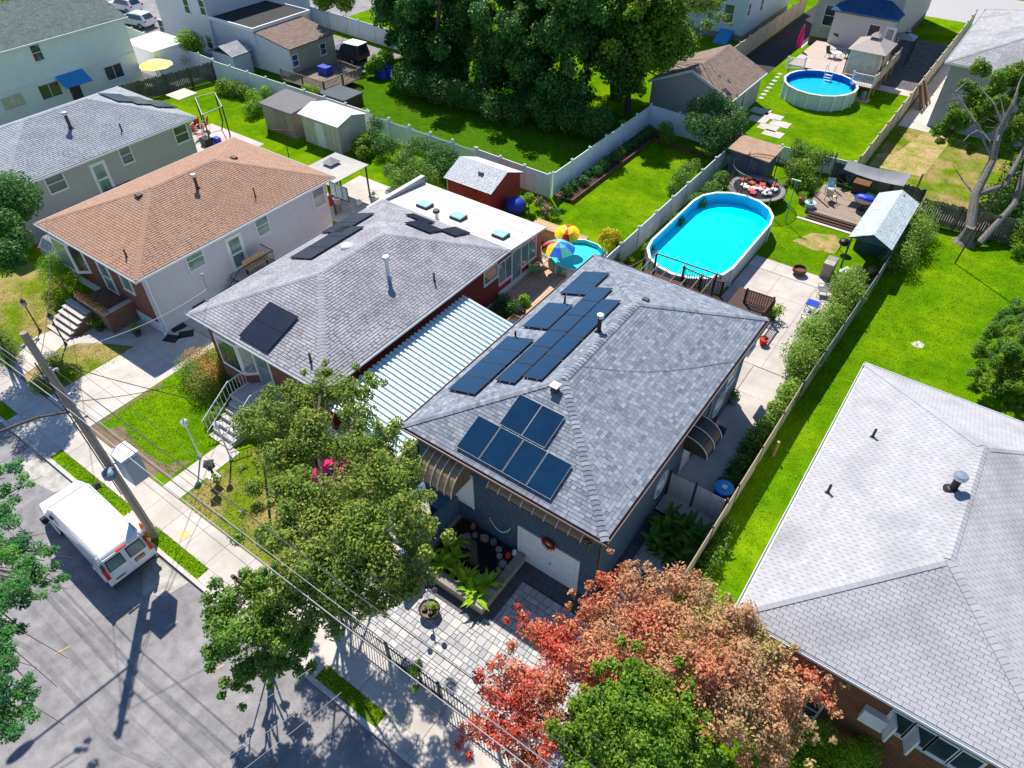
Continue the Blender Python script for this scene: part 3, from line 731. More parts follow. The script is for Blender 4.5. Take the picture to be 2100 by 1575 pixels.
# driveway between the second and third house and other poured concrete
def slabs(name, x0, x1, y0, y1, nx, ny, m, z=.02, th=.04, skip=()):
    t = thing(name, 'd', 'd', ((x0+x1)/2, (y0+y1)/2, 0)); t['kind'] = 'structure'; del t['category']; del t['label']
    for i in range(nx):
        for j in range(ny):
            if (i, j) in skip: continue
            b = MB(); b.box(x0+(x1-x0)*i/nx+.008, x0+(x1-x0)*(i+1)/nx-.008, y0+(y1-y0)*j/ny+.008, y0+(y1-y0)*(j+1)/ny-.008, z-th, z+random.uniform(-.002,.002)); b.build('slab', m, t)
    return t
slabs('driveway', -33.85, -30.2, 6.87, 14.6, 2, 3, M['concrete'])
slabs('driveway', -33.6, -29.0, 14.62, 27.4, 2, 5, M['concrete'])
slabs('patio', -37.8, -29.6, 27.45, 33.2, 3, 2, M['concrete'])
slabs('walkway', -24.15, -22.95, 6.87, 10.2, 1, 3, M['concrete'])
slabs('walkway', -15.9, -12.35, 6.9, 9.6, 2, 2, M['concrete'])
slabs('patio', -5.7, -3.15, 18.6, 30.0, 1, 5, M['patio'])
slabs('patio', -9.6, -3.2, 30.05, 38.9, 3, 4, M['patio'])
slabs('patio', -9.6, -5.72, 27.3, 30.03, 2, 1, M['patio'])
sheet('side_strip', (-5.75,-5.1,13.1,27.4), .003, M['paver_dark'])
slabs('patio_edge', -9.6, -5.0, 38.93, 40.2, 3, 1, M['concrete'])
for pp in ([(20,745),(75,690),(125,672),(150,690),(110,725),(60,762),(40,775)], [(150,690),(165,690),(230,684),(290,712),(215,705),(160,705),(125,716)], [(165,690),(215,655),(300,650),(338,672),(320,712),(290,712),(230,684)]):
    sheet('walkway', [G(*q)[:2] for q in pp][::-1], .012+.001*len(pp), M['concrete'])
sheet('side_yard', (-19.2,-14.7,13.0,31.0), .008, mat('dark_side_path', (.16,.15,.14), .9, var=.25, scale=1.5, bump=.2))
sheet('lot_pavement', (-110,-66.2,40.6,75), .004, M['asphalt'])
sheet('driveway', (-66,-52.5,46.5,54.6), .006, mat('grey_drive', (.24,.22,.22), .9, var=.2, scale=1.2, bump=.2))
sheet('driveway', [(-24.1,66.5),(-20.5,68.8),(-21.0,100),(-24.1,100)], .006, M['blacktop'])
sheet('driveway', [(-24.1,64.2),(-20.0,64.2),(-20.5,68.8),(-24.1,66.5)], .006, mat('grey_drive2', (.20,.18,.18), .9, var=.2, scale=1.2))
sheet('driveway', (-20.95,-20.35,80,100), .008, M['concrete'])
sheet('patio', (-12.4,-7.7,74.5,90), .006, mat('dark_pavers', (.10,.10,.105), .85, var=.4, scale=1.3, bump=.2))
slabs('path_strip', -12.3, -7.75, 73.0, 74.45, 3, 1, M['concrete'])
slabs('path_strip', -7.35, -4.9, 66.0, 90, 1, 8, M['concrete'])
slabs('path_strip', -2.6, 9.5, 51.7, 53.2, 6, 1, M['concrete'])
sheet('street', (-40,60,99,112), .006, mat('pale_road', (.40,.39,.39), .9, var=.1))
sheet('street', (-140,-75,66,140), .010, M['asphalt'])
sheet('patio', (-24.3,-16.2,29.8,35.0), .004, M['dirt'])
sheet('patio', (-54.6,-47.9,27.8,32.6), .006, M['patio'])
sheet('patio', (-74,-64,34.3,40), .006, M['patio'])
sheet('patio_bed', (-9.65,-3.12,27.2,40.3), .003, M['dirt']); sheet('yard_bed', (-12.3,-3.15,6.9,13.3), .003, M['paver_dark']); sheet('patio_bed', (-5.76,-3.12,18.5,27.19), .003, M['dirt'])
# lawns that differ from the rest, lawn3 by its painted shade
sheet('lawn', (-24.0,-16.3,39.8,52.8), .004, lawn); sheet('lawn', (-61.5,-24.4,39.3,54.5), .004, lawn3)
sheet('lawn', (-7.3,8,53.3,66.0), .004, lawn2); sheet('lawn', (-46.5,-33.9,6.87,12.8), .004, lawn2)
sheet('lawn', (-33.9,-30.2,6.88,6.9), .003, lawn2); sheet('lawn', (-22.8,-16.2,6.87,12.6), .004, lawn2)
sheet('lawn', (-30.1,-24.25,6.87,12.6), .004, lawn)
sheet('soil', (-30.2,-25.0,6.87,7.35), .008, M['dirt']); sheet('soil', (-30.1,-29.9,7.3,11), .009, M['dirt'])
sheet('soil', [(-29.5,7.3),(-28.9,8.0),(-27.0,7.6),(-25.2,7.7),(-24.4,8.6),(-24.3,7.3)], .010, M['dirt'])
sheet('worn_patch', [(-8.3,43.2),(-7.6,44.9),(-6.2,45.6),(-5.4,44.8),(-5.6,43.3),(-6.9,42.9)], .006, mat('worn_turf', (.40,.27,.12), .95, var=.3, scale=2, col2=(.20,.24,.03), stain=1.4))
sheet('worn_patch', [(0.6,36.8),(0.9,37.3),(1.25,37.1),(1.2,36.7),(.85,36.6)], .006, M['concrete'])
sheet('worn_patch', [(-7.2,57.2),(-3.5,57.5),(-3.0,66),(-5.2,66),(-6.0,61),(-7.3,59.5)], .008, mat('dry_turf', (.46,.32,.16), .95, var=.2, scale=2, col2=(.26,.27,.05), stain=.9))
sheet('paved_apron', [(-23.0,4.6),(-20.6,4.55),(-19.2,4.6),(-19.4,3.7),(-20.2,3.2),(-21.2,3.9)], -.114, M['patch'])
sheet('paved_apron', [(-31.5,4.66),(-27.6,4.66),(-27.9,3.9),(-29.4,3.6),(-31.2,4.0)], -.114, M['patch'])
blob = mat('asphalt_seam', (.20,.195,.205), .9, var=.25, scale=2)
for pts in ([(0,1300),(60,1330),(170,1450),(230,1530),(330,1575)], [(105,1210),(200,1300),(300,1400),(420,1500),(500,1575)]):
    Pp = [Vector(G(px, py, -.114)) for px, py in pts]; V = []
    for p in Pp: V.append((p.x, p.y-.09))
    sheet('tar_seam', V+[(p.x, p.y+.09) for p in Pp[::-1]], -.112, blob)
for (px, py) in ((110,1337),(210,1260),(335,1285),(430,1375),(520,1255)):
    p = G(px, py); q = (.32,.16)
    sheet('paint_mark', [(p[0],p[1]),(p[0]+.05,p[1]-.03),(p[0]+.05+q[0]*.5,p[1]+.45),(p[0]+q[0]*.5,p[1]+.48)], -.108, mat('orange_paint', (.60,.38,.18), .8, var=.3, scale=8))
sheet('paint_mark', [G(366,1095)[:2], G(385,1088)[:2], G(392,1098)[:2], G(372,1112)[:2]], .034, mat('yellow_paint', (.75,.52,.22), .8, var=.3, scale=8))
# grass
hs = [(-14.6,-5.5,13,28)]
grass('green grass on the kerb strip beside the parked van', [(-29.6,-24.08,4.88,5.42)], 420, .07, M['lf_grass'])
grass('green grass on the kerb strip around the pole foot', [(-22.4,-19.0,4.88,5.42)], 420, .07, M['lf_grass'])
grass('patchy grass strip by the kerb in front of the iron fence', [(-12.1,-9.25,4.88,5.42)], 320, .06, M['lf_drygrass'])
grass('bright green front lawn with a white lamp post at its corner', [(-30.1,-24.25,7.5,12.5)], 230, .06, M['lf_grass'], holes=((-29.5,-28.6,7,8),))
grass('patchy lawn under the street tree beside the square lantern', [(-22.85,-16.2,6.9,12.4)], 160, .07, M['lf_drygrass'])
grass('dry patchy front lawn with two brown lamp posts', [[G(*q)[:2] for q in ((0,600),(100,560),(175,610),(150,650),(120,668),(72,686),(15,740),(-60,720))], [G(*q)[:2] for q in ((135,716),(160,708),(215,709),(286,716),(168,788),(135,800),(105,765),(110,735))]], 110, .06, M['lf_drygrass'])
grass('long bright lawn between the block wall fence and the pale grey roof', [(-2.9,9.5,28.0,51.4),(-2.9,-1.2,9.0,28.0)], 90, .06, M['lf_grass'])
grass('small lawn behind the oval pool with a worn spot', [(-9.4,-5.0,40.3,46.6)], 110, .05, M['lf_grass'], holes=((-8.0,-5.9,43.3,45.2),))
grass('narrow shaded yard lawn between two white fences', [(-23.0,-16.3,36.6,52.4)], 70, .06, M['lf_grass'])
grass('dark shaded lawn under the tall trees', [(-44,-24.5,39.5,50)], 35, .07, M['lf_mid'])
grass('lawn around the garden sheds behind the brown roof', [(-61,-31.5,33.4,38.8)], 40, .07, M['lf_grass'])
grass('lawn around the round pool', [(-20.3,-7.7,54.3,73)], 35, .07, M['lf_grass'])
grass('half dry lawn beyond the beige fence', [(-7.0,6,53.4,66)], 35, .07, M['lf_drygrass'])
# front yard pavers: mixed sizes, each its own stone near the fence, the rest joined
def pavers(name, poly, quota, seed, holes=()):
    rs = random.Random(seed); t = thing(name, 'd', 'd', (poly[0][0], poly[0][1], 0)); t['kind'] = 'structure'; del t['category']; del t['label']
    xs = [p[0] for p in poly]; ys = [p[1] for p in poly]; y = min(ys); lst = []
    while y < max(ys):
        rh = rs.choice((.24,.36)); x = min(xs)-rs.random()*.3
        while x < max(xs):
            wd = rs.choice((.18,.24,.36,.36)); subs = [(x, x+wd, y, y+rh)]
            if rh > .3 and wd < .3 and rs.random() < .5: subs = [(x,x+wd,y,y+rh*.5),(x,x+wd,y+rh*.5,y+rh)]
            for (a,b_,c,d) in subs:
                pl = [(a,c),(b_,c),(b_,d),(a,d)]
                for i in range(len(poly)):
                    pl = clip(pl, poly[i], poly[(i+1) % len(poly)])
                    if len(pl) < 3: break
                if len(pl) < 3 or any(h[0] < (a+b_)/2 < h[1] and h[2] < (c+d)/2 < h[3] for h in holes): continue
                cx = sum(p[0] for p in pl)/len(pl); cy = sum(p[1] for p in pl)/len(pl)
                k = [(cx+(p[0]-cx)*(1-.012/max(.05,abs(p[0]-cx)+.001)) if abs(p[0]-cx) > .02 else p[0], cy+(p[1]-cy)*(1-.012/max(.05,abs(p[1]-cy)+.001)) if abs(p[1]-cy) > .02 else p[1]) for p in pl]
                lst.append(((Vector((cx,cy,0))-cam.location).length, k))
            x += wd
        y += rh
    lst.sort(key=lambda q: q[0]); J = MB()
    for i, (dd, k) in enumerate(lst):
        zt = .03+rs.uniform(-.003,.003)
        if i < quota: MB().prism(k, 0, zt).build('paver', M['paver'], t)
        else: J.prism(k, 0, zt)
    if J.v: J.build('paving', M['paver'], t, kind='stuff')
    bb = MB(); bb.add([(p[0],p[1],.006) for p in poly], [tuple(range(len(poly)))]); bb.build('joint_sand', mat('joint_sand', (.17,.16,.15), .95, var=.2), t)
    return t
pavers('paved_yard', [(-12.3,6.95),(-3.15,6.95),(-3.15,12.35),(-12.3,12.35)], 300, 3, holes=((-11.75,-8.75,10.15,14),))
pavers('paved_side_yard', [(-5.25,12.36),(-3.15,12.36),(-3.15,18.5),(-5.25,18.5)], 120, 5)
for (a,b_,c,d) in ((-12.1,-8.6,9.85,10.2),(-8.75,-8.3,10.2,12.8),(-8.3,-5.0,12.4,12.75),(-9.2,-5.3,12.76,13.16),(-5.6,-5.27,13,18.5),(-12.3,-12.0,9.9,12.9)):
    b = MB(); n = max(1, int(max(b_-a, d-c)/.25))
    for i in range(n):
        if b_-a > d-c: b.box(a+(b_-a)*i/n+.006, a+(b_-a)*(i+1)/n-.006, c, d, .0, .038)
        else: b.box(a, b_, c+(d-c)*i/n+.006, c+(d-c)*(i+1)/n-.006, .0, .038)
    struct(b.build('border_paving', M['paver_dark']))
# ---------------------------------------------------------------- houses
NEXTLBL = 0
# main house, slate blue
HA = (-14.45,-5.3,12.77,27.55,4.9,-9.87,17.2,23.1,6.5)
A = hip_house('slate blue house with dark blue solar panels on two slopes of its grey hip roof', HA[0],HA[1],HA[2],HA[3],HA[4],HA[5],HA[6],HA[7],HA[8], M['sh_blue'],
    {'front': (M['cladblue'], None), 'right': (M['bluewall'], .16), 'rear': (M['bluewall'], None), 'left': (M['bluewall'], None)}, gut='gutterbrown', quota=300,
    tw=.24, ch=.15, base=(M['bluebase'], .55), t=.018, jitter=.25, indcap=True, gap=.010)
def panels(h, H, kind, px4, nu, nv, m, skip=(), frame='black', lift=.13):
    _, n = on_slope(1000, 700, kind, H); e1 = Vector((0,0,1)).cross(n).normalized(); e2 = n.cross(e1)
    x0,x1,y0,y1,ze = H[:5]; o = Vector({'left':(x0,y0,ze),'right':(x1,y0,ze),'front':(x0,y0,ze),'rear':(x0,y1,ze)}[kind])
    co = []
    for px, py in px4:
        d = ray(px, py); t = (o+n*lift-cam.location).dot(n)/d.dot(n); p = cam.location+d*t-n*lift-o; co.append([p.dot(e1), p.dot(e2)])
    a = 0 if abs(co[1][0]-co[0][0])+abs(co[2][0]-co[3][0]) > abs(co[1][1]-co[0][1])+abs(co[2][1]-co[3][1]) else 1
    for (i, j, ax_) in ((0,3,a),(1,2,a),(0,1,1-a),(3,2,1-a)): v = (co[i][ax_]+co[j][ax_])/2; co[i][ax_] = co[j][ax_] = v
    solar_grid(h, *[o+e1*c[0]+e2*c[1] for c in co], nu, nv, n, m, skip, frame)
panels(A, HA, 'front', [(934,914),(1128,1026),(1174,955),(984,850)], 4, 1, M['solar'], frame='grey')
panels(A, HA, 'front', [(1022,868),(1115,919),(1160,856),(1069,806)], 2, 1, M['solar'], frame='grey')
panels(A, HA, 'left', [(1149,600),(1201,604),(1250,559),(1197,556)], 1, 2, M['solar'], frame='darkgrey')
panels(A, HA, 'left', [(1071,668),(1121,674),(1178,624),(1125,620)], 1, 2, M['solar'], frame='darkgrey')
panels(A, HA, 'left', [(1011,778),(1054,785),(1258,590),(1223,588)], 1, 6, M['solar'], frame='darkgrey')
panels(A, HA, 'left', [(1068,771),(1108,778),(1276,615),(1240,613)], 1, 4, M['solar'], frame='darkgrey')
panels(A, HA, 'left', [(917,799),(974,806),(1097,695),(1041,689)], 1, 4, M['solar'], frame='darkgrey')
for (px, py, r, hh, cp) in ((1228,680,.09,.75,'steel'),(1158,622,.045,.4,None),(1057,692,.045,.35,None)):
    p, n = on_slope(px, py, 'left', HA); vent_pipe(A, p, hh, r, 'black', cp)
p, n = on_slope(1138,802,'front',HA); b = MB(); b.beam(p, p+Vector((0,0,.28)), .26); o = b.build('roof_vent', M['darkgrey'], A); b = MB(); b.beam(p+Vector((0,0,.28)), p+Vector((0,0,.33)), .36); b.build('cap', M['grey'], o)
p, n = on_slope(1324,617,'rear',HA); b = MB(); b.box(p.x-.15,p.x+.15,p.y-.12,p.y+.12,p.z-.05,p.z+.13); bevel(b.build('roof_vent', M['darkgrey'], A), .03)
# front: garage door with wreath, long awning, entrance awning, porch
YA = HA[2]+.4; XA = HA[1]-.4
gx0 = WY(1068,1120,YA)[0]; gx1 = WY(1180,1190,YA)[0]; gz1 = WY(1184,1150,YA)[1]
def garage_door(parent, ax, pl, a0, a1, z0, z1, ncol, nrow, m, fm):
    mb = MB(); wbox(mb,ax,pl,a0-.12,a0,z0,z1+.12,-.02,.06); wbox(mb,ax,pl,a1,a1+.12,z0,z1+.12,-.02,.06); wbox(mb,ax,pl,a0,a1,z1,z1+.12,-.02,.06)
    f = mb.build('garage_door', fm, parent); p = MB(); wbox(p,ax,pl,a0,a1,z0,z1,-.03,.01); p.build('door_leaf', m, f)
    for r in range(nrow):
        za = z0+(z1-z0)*r/nrow
        for c in range(ncol):
            x = a0+(a1-a0)*c/ncol; k = MB(); wbox(k,ax,pl,x+.06,x+(a1-a0)/ncol-.06,za+.06,za+(z1-z0)/nrow-.06,.008,.026); k.build('door_panel', m, f)
    return f
gd = garage_door(A, 'y-', YA, gx0, gx1, .03, 2.15, 4, 4, M['white'], M['white'])
b = MB(); b.box((gx0+gx1)/2+.1,(gx0+gx1)/2+.18,YA-.08,YA-.01,.95,1.03); b.build('handle', M['steel'], gd)
def awning(parent, x0, x1, y0, y1, ztop, zbot, nrib, axis='y-', am=None):
    """curved metal awning; y0 = wall, y1 = outer edge"""
    K = 7; prof = []
    for i in range(K+1):
        a = math.pi/2*i/K; prof.append((math.sin(a), math.cos(a)))
    def pt(s, u, lift=0):
        q, c = prof[s]; d = y0+(y1-y0)*(q+lift*q); z = zbot+(ztop-zbot)*(c+lift*c)
        return (u, d, z) if axis == 'y-' else (d, u, z)
    b = MB()
    for s in range(K):
        b.add([pt(s,x0),pt(s,x1),pt(s+1,x1),pt(s+1,x0),pt(s,x0,-.03),pt(s,x1,-.03),pt(s+1,x1,-.03),pt(s+1,x0,-.03)], [(0,1,2,3),(7,6,5,4)], .5)
    fl = pt(K,x0); b.add([pt(s,x0) for s in range(K+1)]+[(pt(0,x0)[0], pt(0,x0)[1], zbot)], [tuple(range(K+2))], .5)
    b.add([pt(s,x1) for s in range(K+1)]+[(pt(0,x1)[0], pt(0,x1)[1], zbot)], [tuple(range(K+2))], .5)
    a = b.build('awning', am or M['awning'], parent)
    for i in range(nrib):
        u = x0+(x1-x0)*(i+.02)/(nrib-1)*.998; r = MB(); r.tube([pt(s,u,.03) for s in range(K+1)], .02, 5); r.build('awning_rib', M['white'] if axis else M['grey'], a)
    r = MB(); r.beam(pt(K,x0), pt(K,x1), .04); r.build('awning_edge', M['darkgrey'], a)
    return a
ax0 = WY(998,1005,YA-.6)[0]; ax1 = WY(1190,1112,YA-.6)[0]; az = WY(1190,1112,YA-.6)[1]
awning(A, ax0, ax1, YA-.005, YA-.6, 4.73, az, 9)
ex0 = WY(868,985,YA-1.1)[0]; ex1 = WY(925,1012,YA-1.1)[0]; ez = WY(915,1010,YA-1.1)[1]
awning(A, ex0-.2, ex1+.1, YA-.005, YA-1.2, 4.55, ez, 6)
door(A, 'y-', YA, (ex0+ex1)/2+.35, 1.55, .95, 2.05, M['white'], name='front_door')
b = MB(); b.box(-14.0,-12.35,YA-2.2,YA-.001,0,1.5); pr_ = b.build('porch', M['bluebase'], A)
b = MB(); b.box(-12.35,-12.15,YA-3.6,YA-.001,0,1.75); b.build('porch_wall', M['bluebase'], A)
b = MB(); b.box(-12.15,-12.05,YA-3.6,YA-.001,0,.55); b.build('stone_plinth', M['tan'], A)
for i in range(7):
    b = MB(); b.box(-14.0,-12.36,YA-2.2-.28*(i+1),YA-2.201-.28*i,0,1.5-.2*(i+1)); b.build('step', M['concrete'], A)
b = MB(); b.box(-13.3,-12.55,YA-1.5,YA-.9,1.503,1.52); tag(b.build('door_mat', M['black']), 'black door mat on the porch under the bronze awning', 'mat')
b = MB(); b.tube([(XA+.06,12.95,4.7),(XA+.06,13.35,4.4),(XA+.06,13.4,.2),(XA+.12,13.2,.1)], .05, 6); b.build('downspout', M['gutterbrown'], A)
b = MB(); b.tube([(XA+.06,23.2,4.7),(XA+.06,23.2,.2)], .05, 6); b.build('downspout', M['grey'], A)
# right wall: shield and lattice ornaments, side awning, door
y1_, z1_ = WX(1354,993,XA)
def lattice(name, label, y, z, w, h):
    t = thing(name, label, 'ornament', (XA+.03, y, z)); b = MB()
    pts = [(-w/2,-h*.35),(0,-h/2),(w/2,-h*.35),(w/2,h*.35),(0,h/2),(-w/2,h*.35)]
    for i in range(6): p, q = pts[i], pts[(i+1) % 6]; b.beam((XA+.03,y+p[0],z+p[1]),(XA+.03,y+q[0],z+q[1]),.05)
    b.build('frame', M['white'], t); b = MB()
    for k in range(-3,4): b.tube([(XA+.035,y+w*.4*math.sin(a)+k*.01,z+h*.11*k*math.cos(a)+h*.05*k) for a in (0,.8,1.6,2.4,3.2,4,4.8,5.6,6.28)], .014, 4)
    b.build('scrollwork', M['white'], t)
lattice('wall_ornament', 'white scrolled metal ornament on the blue side wall near the gate', y1_, z1_, .95, 1.3)
y2_, z2_ = WX(1473,828,XA); lattice('wall_ornament', 'white scrolled metal trellis on the blue side wall above the bench', y2_, z2_, 1.2, 1.3)
ya_, za_ = WX(1440,905,XA+.6); awning(A, ya_-.55, ya_+.95, XA+.005, XA+1.1, za_+.45, za_-.35, 3, axis='x+', am=mat('dark_bronze_awning', (.06,.05,.04), .4, var=.1))
door(A, 'x+', XA, ya_+.2, .15, .9, 2.05, M['white'], name='side_door')
for px, py in ((1500,770),(1545,700)):
    y, z = WX(px, py, XA); window(A, 'x+', XA, y, min(z, 3.4), .9, 1.0)
b = MB()
for k in range(26):
    t_ = k/25; p, _ = on_slope(1195+(1510-1195)*t_, 752+14*math.sin(math.pi*min(1,t_*1.1))+ (744-752)*t_, 'right', HA); b.v.append(tuple(p+Vector((0,0,.04))))
pts = b.v; b = MB(); b.tube(pts, .009, 5); b.build('cable', M['grey'], A)
# second house: red brick and clapboard, grey roof
HB = (-28.5,-19.2,12.9,26.46,4.0,-23.87,17.55,21.9,5.62)
B = hip_house('red house with mixed grey hip roof and white metal carport roof beside it', *HB[:4], HB[4], *HB[5:], M['sh_grey'],
    {'front': (M['brick'], None), 'right': (mat('red_siding', (.20,.022,.018), .7, var=.1), .15), 'rear': (M['red'], None), 'left': (M['white'], .15)}, quota=300, tw=.30, ch=.15,
    base=(mat('white_masonry', (.60,.64,.68), .85, var=.08, bump=.2), .9), t=.03, gap=.02, jitter=.12)
panels(B, HB, 'front', [(487,688),(548,722),(611,650),(556,617)], 1, 2, M['solarblack'])
panels(B, HB, 'left', [(578,527),(618,529),(766,464),(720,463)], 1, 3, M['solarblack'])
panels(B, HB, 'left', [(618,529),(658,531),(766,465),(766,464)], 1, 2, M['solarblack']) if 0 else None
panels(B, HB, 'left', [(620,529),(660,531),(768,464),(722,463)], 1, 3, M['solarblack']) if 0 else None
panels(B, HB, 'rear', [(826,453),(862,441),(830,434),(826,436)], 1, 1, M['solarblack']) if 0 else None
for q4 in ([(876,478),(906,472),(868,452),(830,453)],[(935,484),(962,476),(930,462),(905,472)],[(900,462),(860,438),(828,437),(860,452)]):
    panels(B, HB, 'rear', q4, 1, 1, M['solarblack'])
for q4 in ([(665,476),(705,476),(764,436),(720,437)],):
    panels(B, HB, 'left', q4, 1, 2, M['solarblack'])
p, n = on_slope(797,568,'right',HB); vent_pipe(B, p, 1.05, .10, 'steel', 'steel')
p, n = on_slope(891,577,'right',HB); vent_pipe(B, p, .5, .05, 'darkgrey')
p, n = on_slope(638,742,'front',HB); vent_pipe(B, p, .5, .055, 'brown')
p, n = on_slope(712,508,'left',HB); b = MB(); b.lathe(p, [(.32,0),(.34,.08),(.28,.16),(.12,.22),(.001,.23)], 16); b.build('turbine_cap', M['white'], B, smooth=True)
XB = HB[1]-.4; YB = HB[2]+.4
for (px, py, w_, h_) in ((1005,562,1.1,.8),): y, z = WX(px, py, XB); window(B, 'x+', XB, y, z, w_, h_, mid=None)
# bay window with diamond panes, white steel door
bx, bz = WY(470,712,YB); bx2, _ = WY(515,735,YB)
b = MB(); b.prism([(bx-.6,YB-.01),(bx-.1,YB-.55),(bx2-.2,YB-.55),(bx2+.35,YB-.01)], .9, 1.75); b.build('bay_base', M['brick'], B)
b = MB(); b.prism([(bx-.6,YB-.01),(bx-.1,YB-.5),(bx2-.2,YB-.5),(bx2+.35,YB-.01)], 1.751, 3.7); bay = b.build('bay_window', M['white'], B)
def pane_on(parent, p, q, z0, z1, m, grid=False, name='pane'):
    p = Vector((*p, 0)); q = Vector((*q, 0)); u = (q-p).normalized(); n = Vector((u.y, -u.x, 0)); L = (q-p).length; g = MB()
    a = p+u*.12+n*.012; c = q-u*.12+n*.012
    g.add([(a.x,a.y,z0),(c.x,c.y,z0),(c.x,c.y,z1),(a.x,a.y,z1)], [(0,1,2,3)]); g.build(name, m, parent)
    if grid:
        k = MB(); W2 = (c-a).length; nn = 4
        for s in (-1,1):
            for i in range(-nn, 2*nn):
                t0, t1 = i/nn, i/nn+s*(z1-z0)/W2
                pts = []
                for zz in (0,.25,.5,.75,1):
                    tt = t0+(t1-t0)*zz
                    if 0 <= tt <= 1: pts.append(a.lerp(c, tt)+n*.01+Vector((0,0,z0+(z1-z0)*zz)))
                if len(pts) > 1: k.tube(pts, .009, 4)
        k.build('lead_lattice', M['white'], parent)
pane_on(bay, (bx-.1,YB-.5), (bx2-.2,YB-.5), 1.95, 3.5, M['glass'])
pane_on(bay, (bx-.6,YB-.01), (bx-.1,YB-.5), 1.95, 3.5, M['glass'], True); pane_on(bay, (bx2-.2,YB-.5), (bx2+.35,YB-.01), 1.95, 3.5, M['glassgreen'], True)
dx = (-24.9-23.5)/2
door(B, 'y-', YB, dx+.1, 1.3, 1.0, 2.2, M['grey'], glassy=True, name='front_door')
b = MB(); b.box(dx-1.0,dx+1.1,YB-1.5,YB-.001,0,1.28); b.build('porch', M['concrete'], B)
for i in range(6):
    b = MB(); b.box(dx-.8,dx+.75,YB-1.5-.3*(i+1),YB-1.501-.3*i,0,1.28-.2*(i+1)); b.build('step', M['concrete'], B)
def railing(parent, pts, h, m, name='railing', n=7, scroll=True, r=.02):
    b = MB(); b.tube([Vector(p)+Vector((0,0,h)) for p in pts], r*1.3, 6); b.tube([Vector(p)+Vector((0,0,.08)) for p in pts], r, 5); o = b.build(name, m, parent)
    for p, q in zip(pts[:-1], pts[1:]):
        p, q = Vector(p), Vector(q)
        for i in range(n):
            s = p.lerp(q, (i+.5)/n); k = MB(); k.tube([s+Vector((0,0,.08)), s+Vector((0,0,h))], r*.6, 4); k.build('baluster', m, o)
    return o
for xx in (dx-.85, dx+.78): railing(B, [(xx,YB-.1,1.28),(xx,YB-1.5,1.28),(xx,YB-3.3,.15)], .85, M['white'], n=8, r=.025)
# rear annex of the second house with skylights and porch doors
AN = thing('sunroom', 'flat white roofed sunroom with three skylights behind the red house', 'annex', (-24.5, 29, 0))
X0_, X1_, Y0_, Y1_, ZA_ = -29.8, -20.1, 26.15, 31.4, 2.65
b = MB(); b.add([(X0_,Y0_,3.15),(X1_+.15,Y0_,3.15),(X1_+.15,Y1_,2.72),(X0_,Y1_,2.72),(X0_,Y0_,3.03),(X1_+.15,Y0_,3.03),(X1_+.15,Y1_,2.60),(X0_,Y1_,2.60)], [(0,1,2,3),(7,6,5,4),(0,4,5,1),(1,5,6,2),(2,6,7,3),(3,7,4,0)])
rf = b.build('roof', mat('rolled_roof', (.62,.59,.56), .85, var=.14, scale=1.2, stretch=(1,.15,1), bump=.15), AN)
for k in range(5):
    b = MB(); yy = Y0_+.9+k*.95; zz = 3.15-(yy-Y0_)/(Y1_-Y0_)*.43; b.box(X0_,X1_+.15,yy,yy+.03,zz+.002,zz+.014); b.build('seam', M['grey'], rf)
b = MB(); b.box(X0_,X0_+.3,Y0_+.1,Y1_,2.7,3.2); b.build('parapet', M['grey'], AN)
b = MB(); b.box(X0_+.05,X1_-.1,Y0_+.45,Y1_-.15,.5,2.62); b.build('wall', M['red'], AN); b = MB(); b.box(X0_+.07,X1_-.12,Y0_+.5,Y1_-.2,0,.5); b.build('foundation', M['white'], AN)
for px, py in ((871,418),(940,442),(1027,479)):
    q = G(px, py, 3.1); zz = 3.15-(q[1]-Y0_)/(Y1_-Y0_)*.43
    b = MB(); b.box(q[0]-.42,q[0]+.42,q[1]-.36,q[1]+.36,zz-.02,zz+.17); s = b.build('skylight', M['darkgrey'], AN)
    b = MB(); b.box(q[0]-.37,q[0]+.37,q[1]-.31,q[1]+.31,zz+.171,zz+.195); b.build('pane', mat('skylight_glass', (.35,.62,.62), .08, var=.15, spec=.9), s)
q = G(896,452,2.95); vent_pipe(AN, (q[0],q[1],2.95), .55, .12, 'steel', 'darkgrey')
XN = X1_-.1
for px, py, w_, h_ in ((1035,548,1.25,1.35),(1083,508,1.5,1.35)):
    y, z = WX(px, py, XN); window(AN, 'x+', XN, y, 1.75, w_, h_, mid='v', gm=M['glassgreen'])
y, z = WX(1058,545,XN); door(AN, 'x+', XN, y, .55, .85, 1.95, M['glassgreen'], glassy=True, name='storm_door')
# corrugated carport roof between the first two houses
CP = thing('carport', 'white corrugated metal carport roof between the two front houses', 'carport', (-17.9, 18.4, 0))
cx0, cx1, cy0, cy1 = -19.12, -15.0, 12.7, 22.4
wm = mat('white_corrugated_metal', (.60,.74,.77), .35, var=.03, scale=1.5)
n = 34
for i in range(n):
    ya, yb = cy0+(cy1-cy0)*i/n, cy0+(cy1-cy0)*(i+1)/n; d = yb-ya; b = MB()
    pr2 = [(ya,0),(ya+d*.52,0),(ya+d*.56,.10),(ya+d*.94,.10),(yb,0)]
    za, zb = 3.35, 2.75; vs = []
    for (yy, hh) in pr2: vs += [(cx0,yy,za+hh),(cx1,yy,zb+hh)]
    b.add(vs, [(2*k,2*k+1,2*k+3,2*k+2) for k in range(4)], .5); b.add([(x_,y_,z_-.012) for x_,y_,z_ in vs], [(2*k,2*k+2,2*k+3,2*k+1) for k in range(4)], .5)
    b.build('metal_panel', wm, CP)
b = MB(); b.box(cx1-.02,cx1+.1,cy0-.05,cy1+.05,2.62,2.82); b.build('gutter', M['white'], CP)
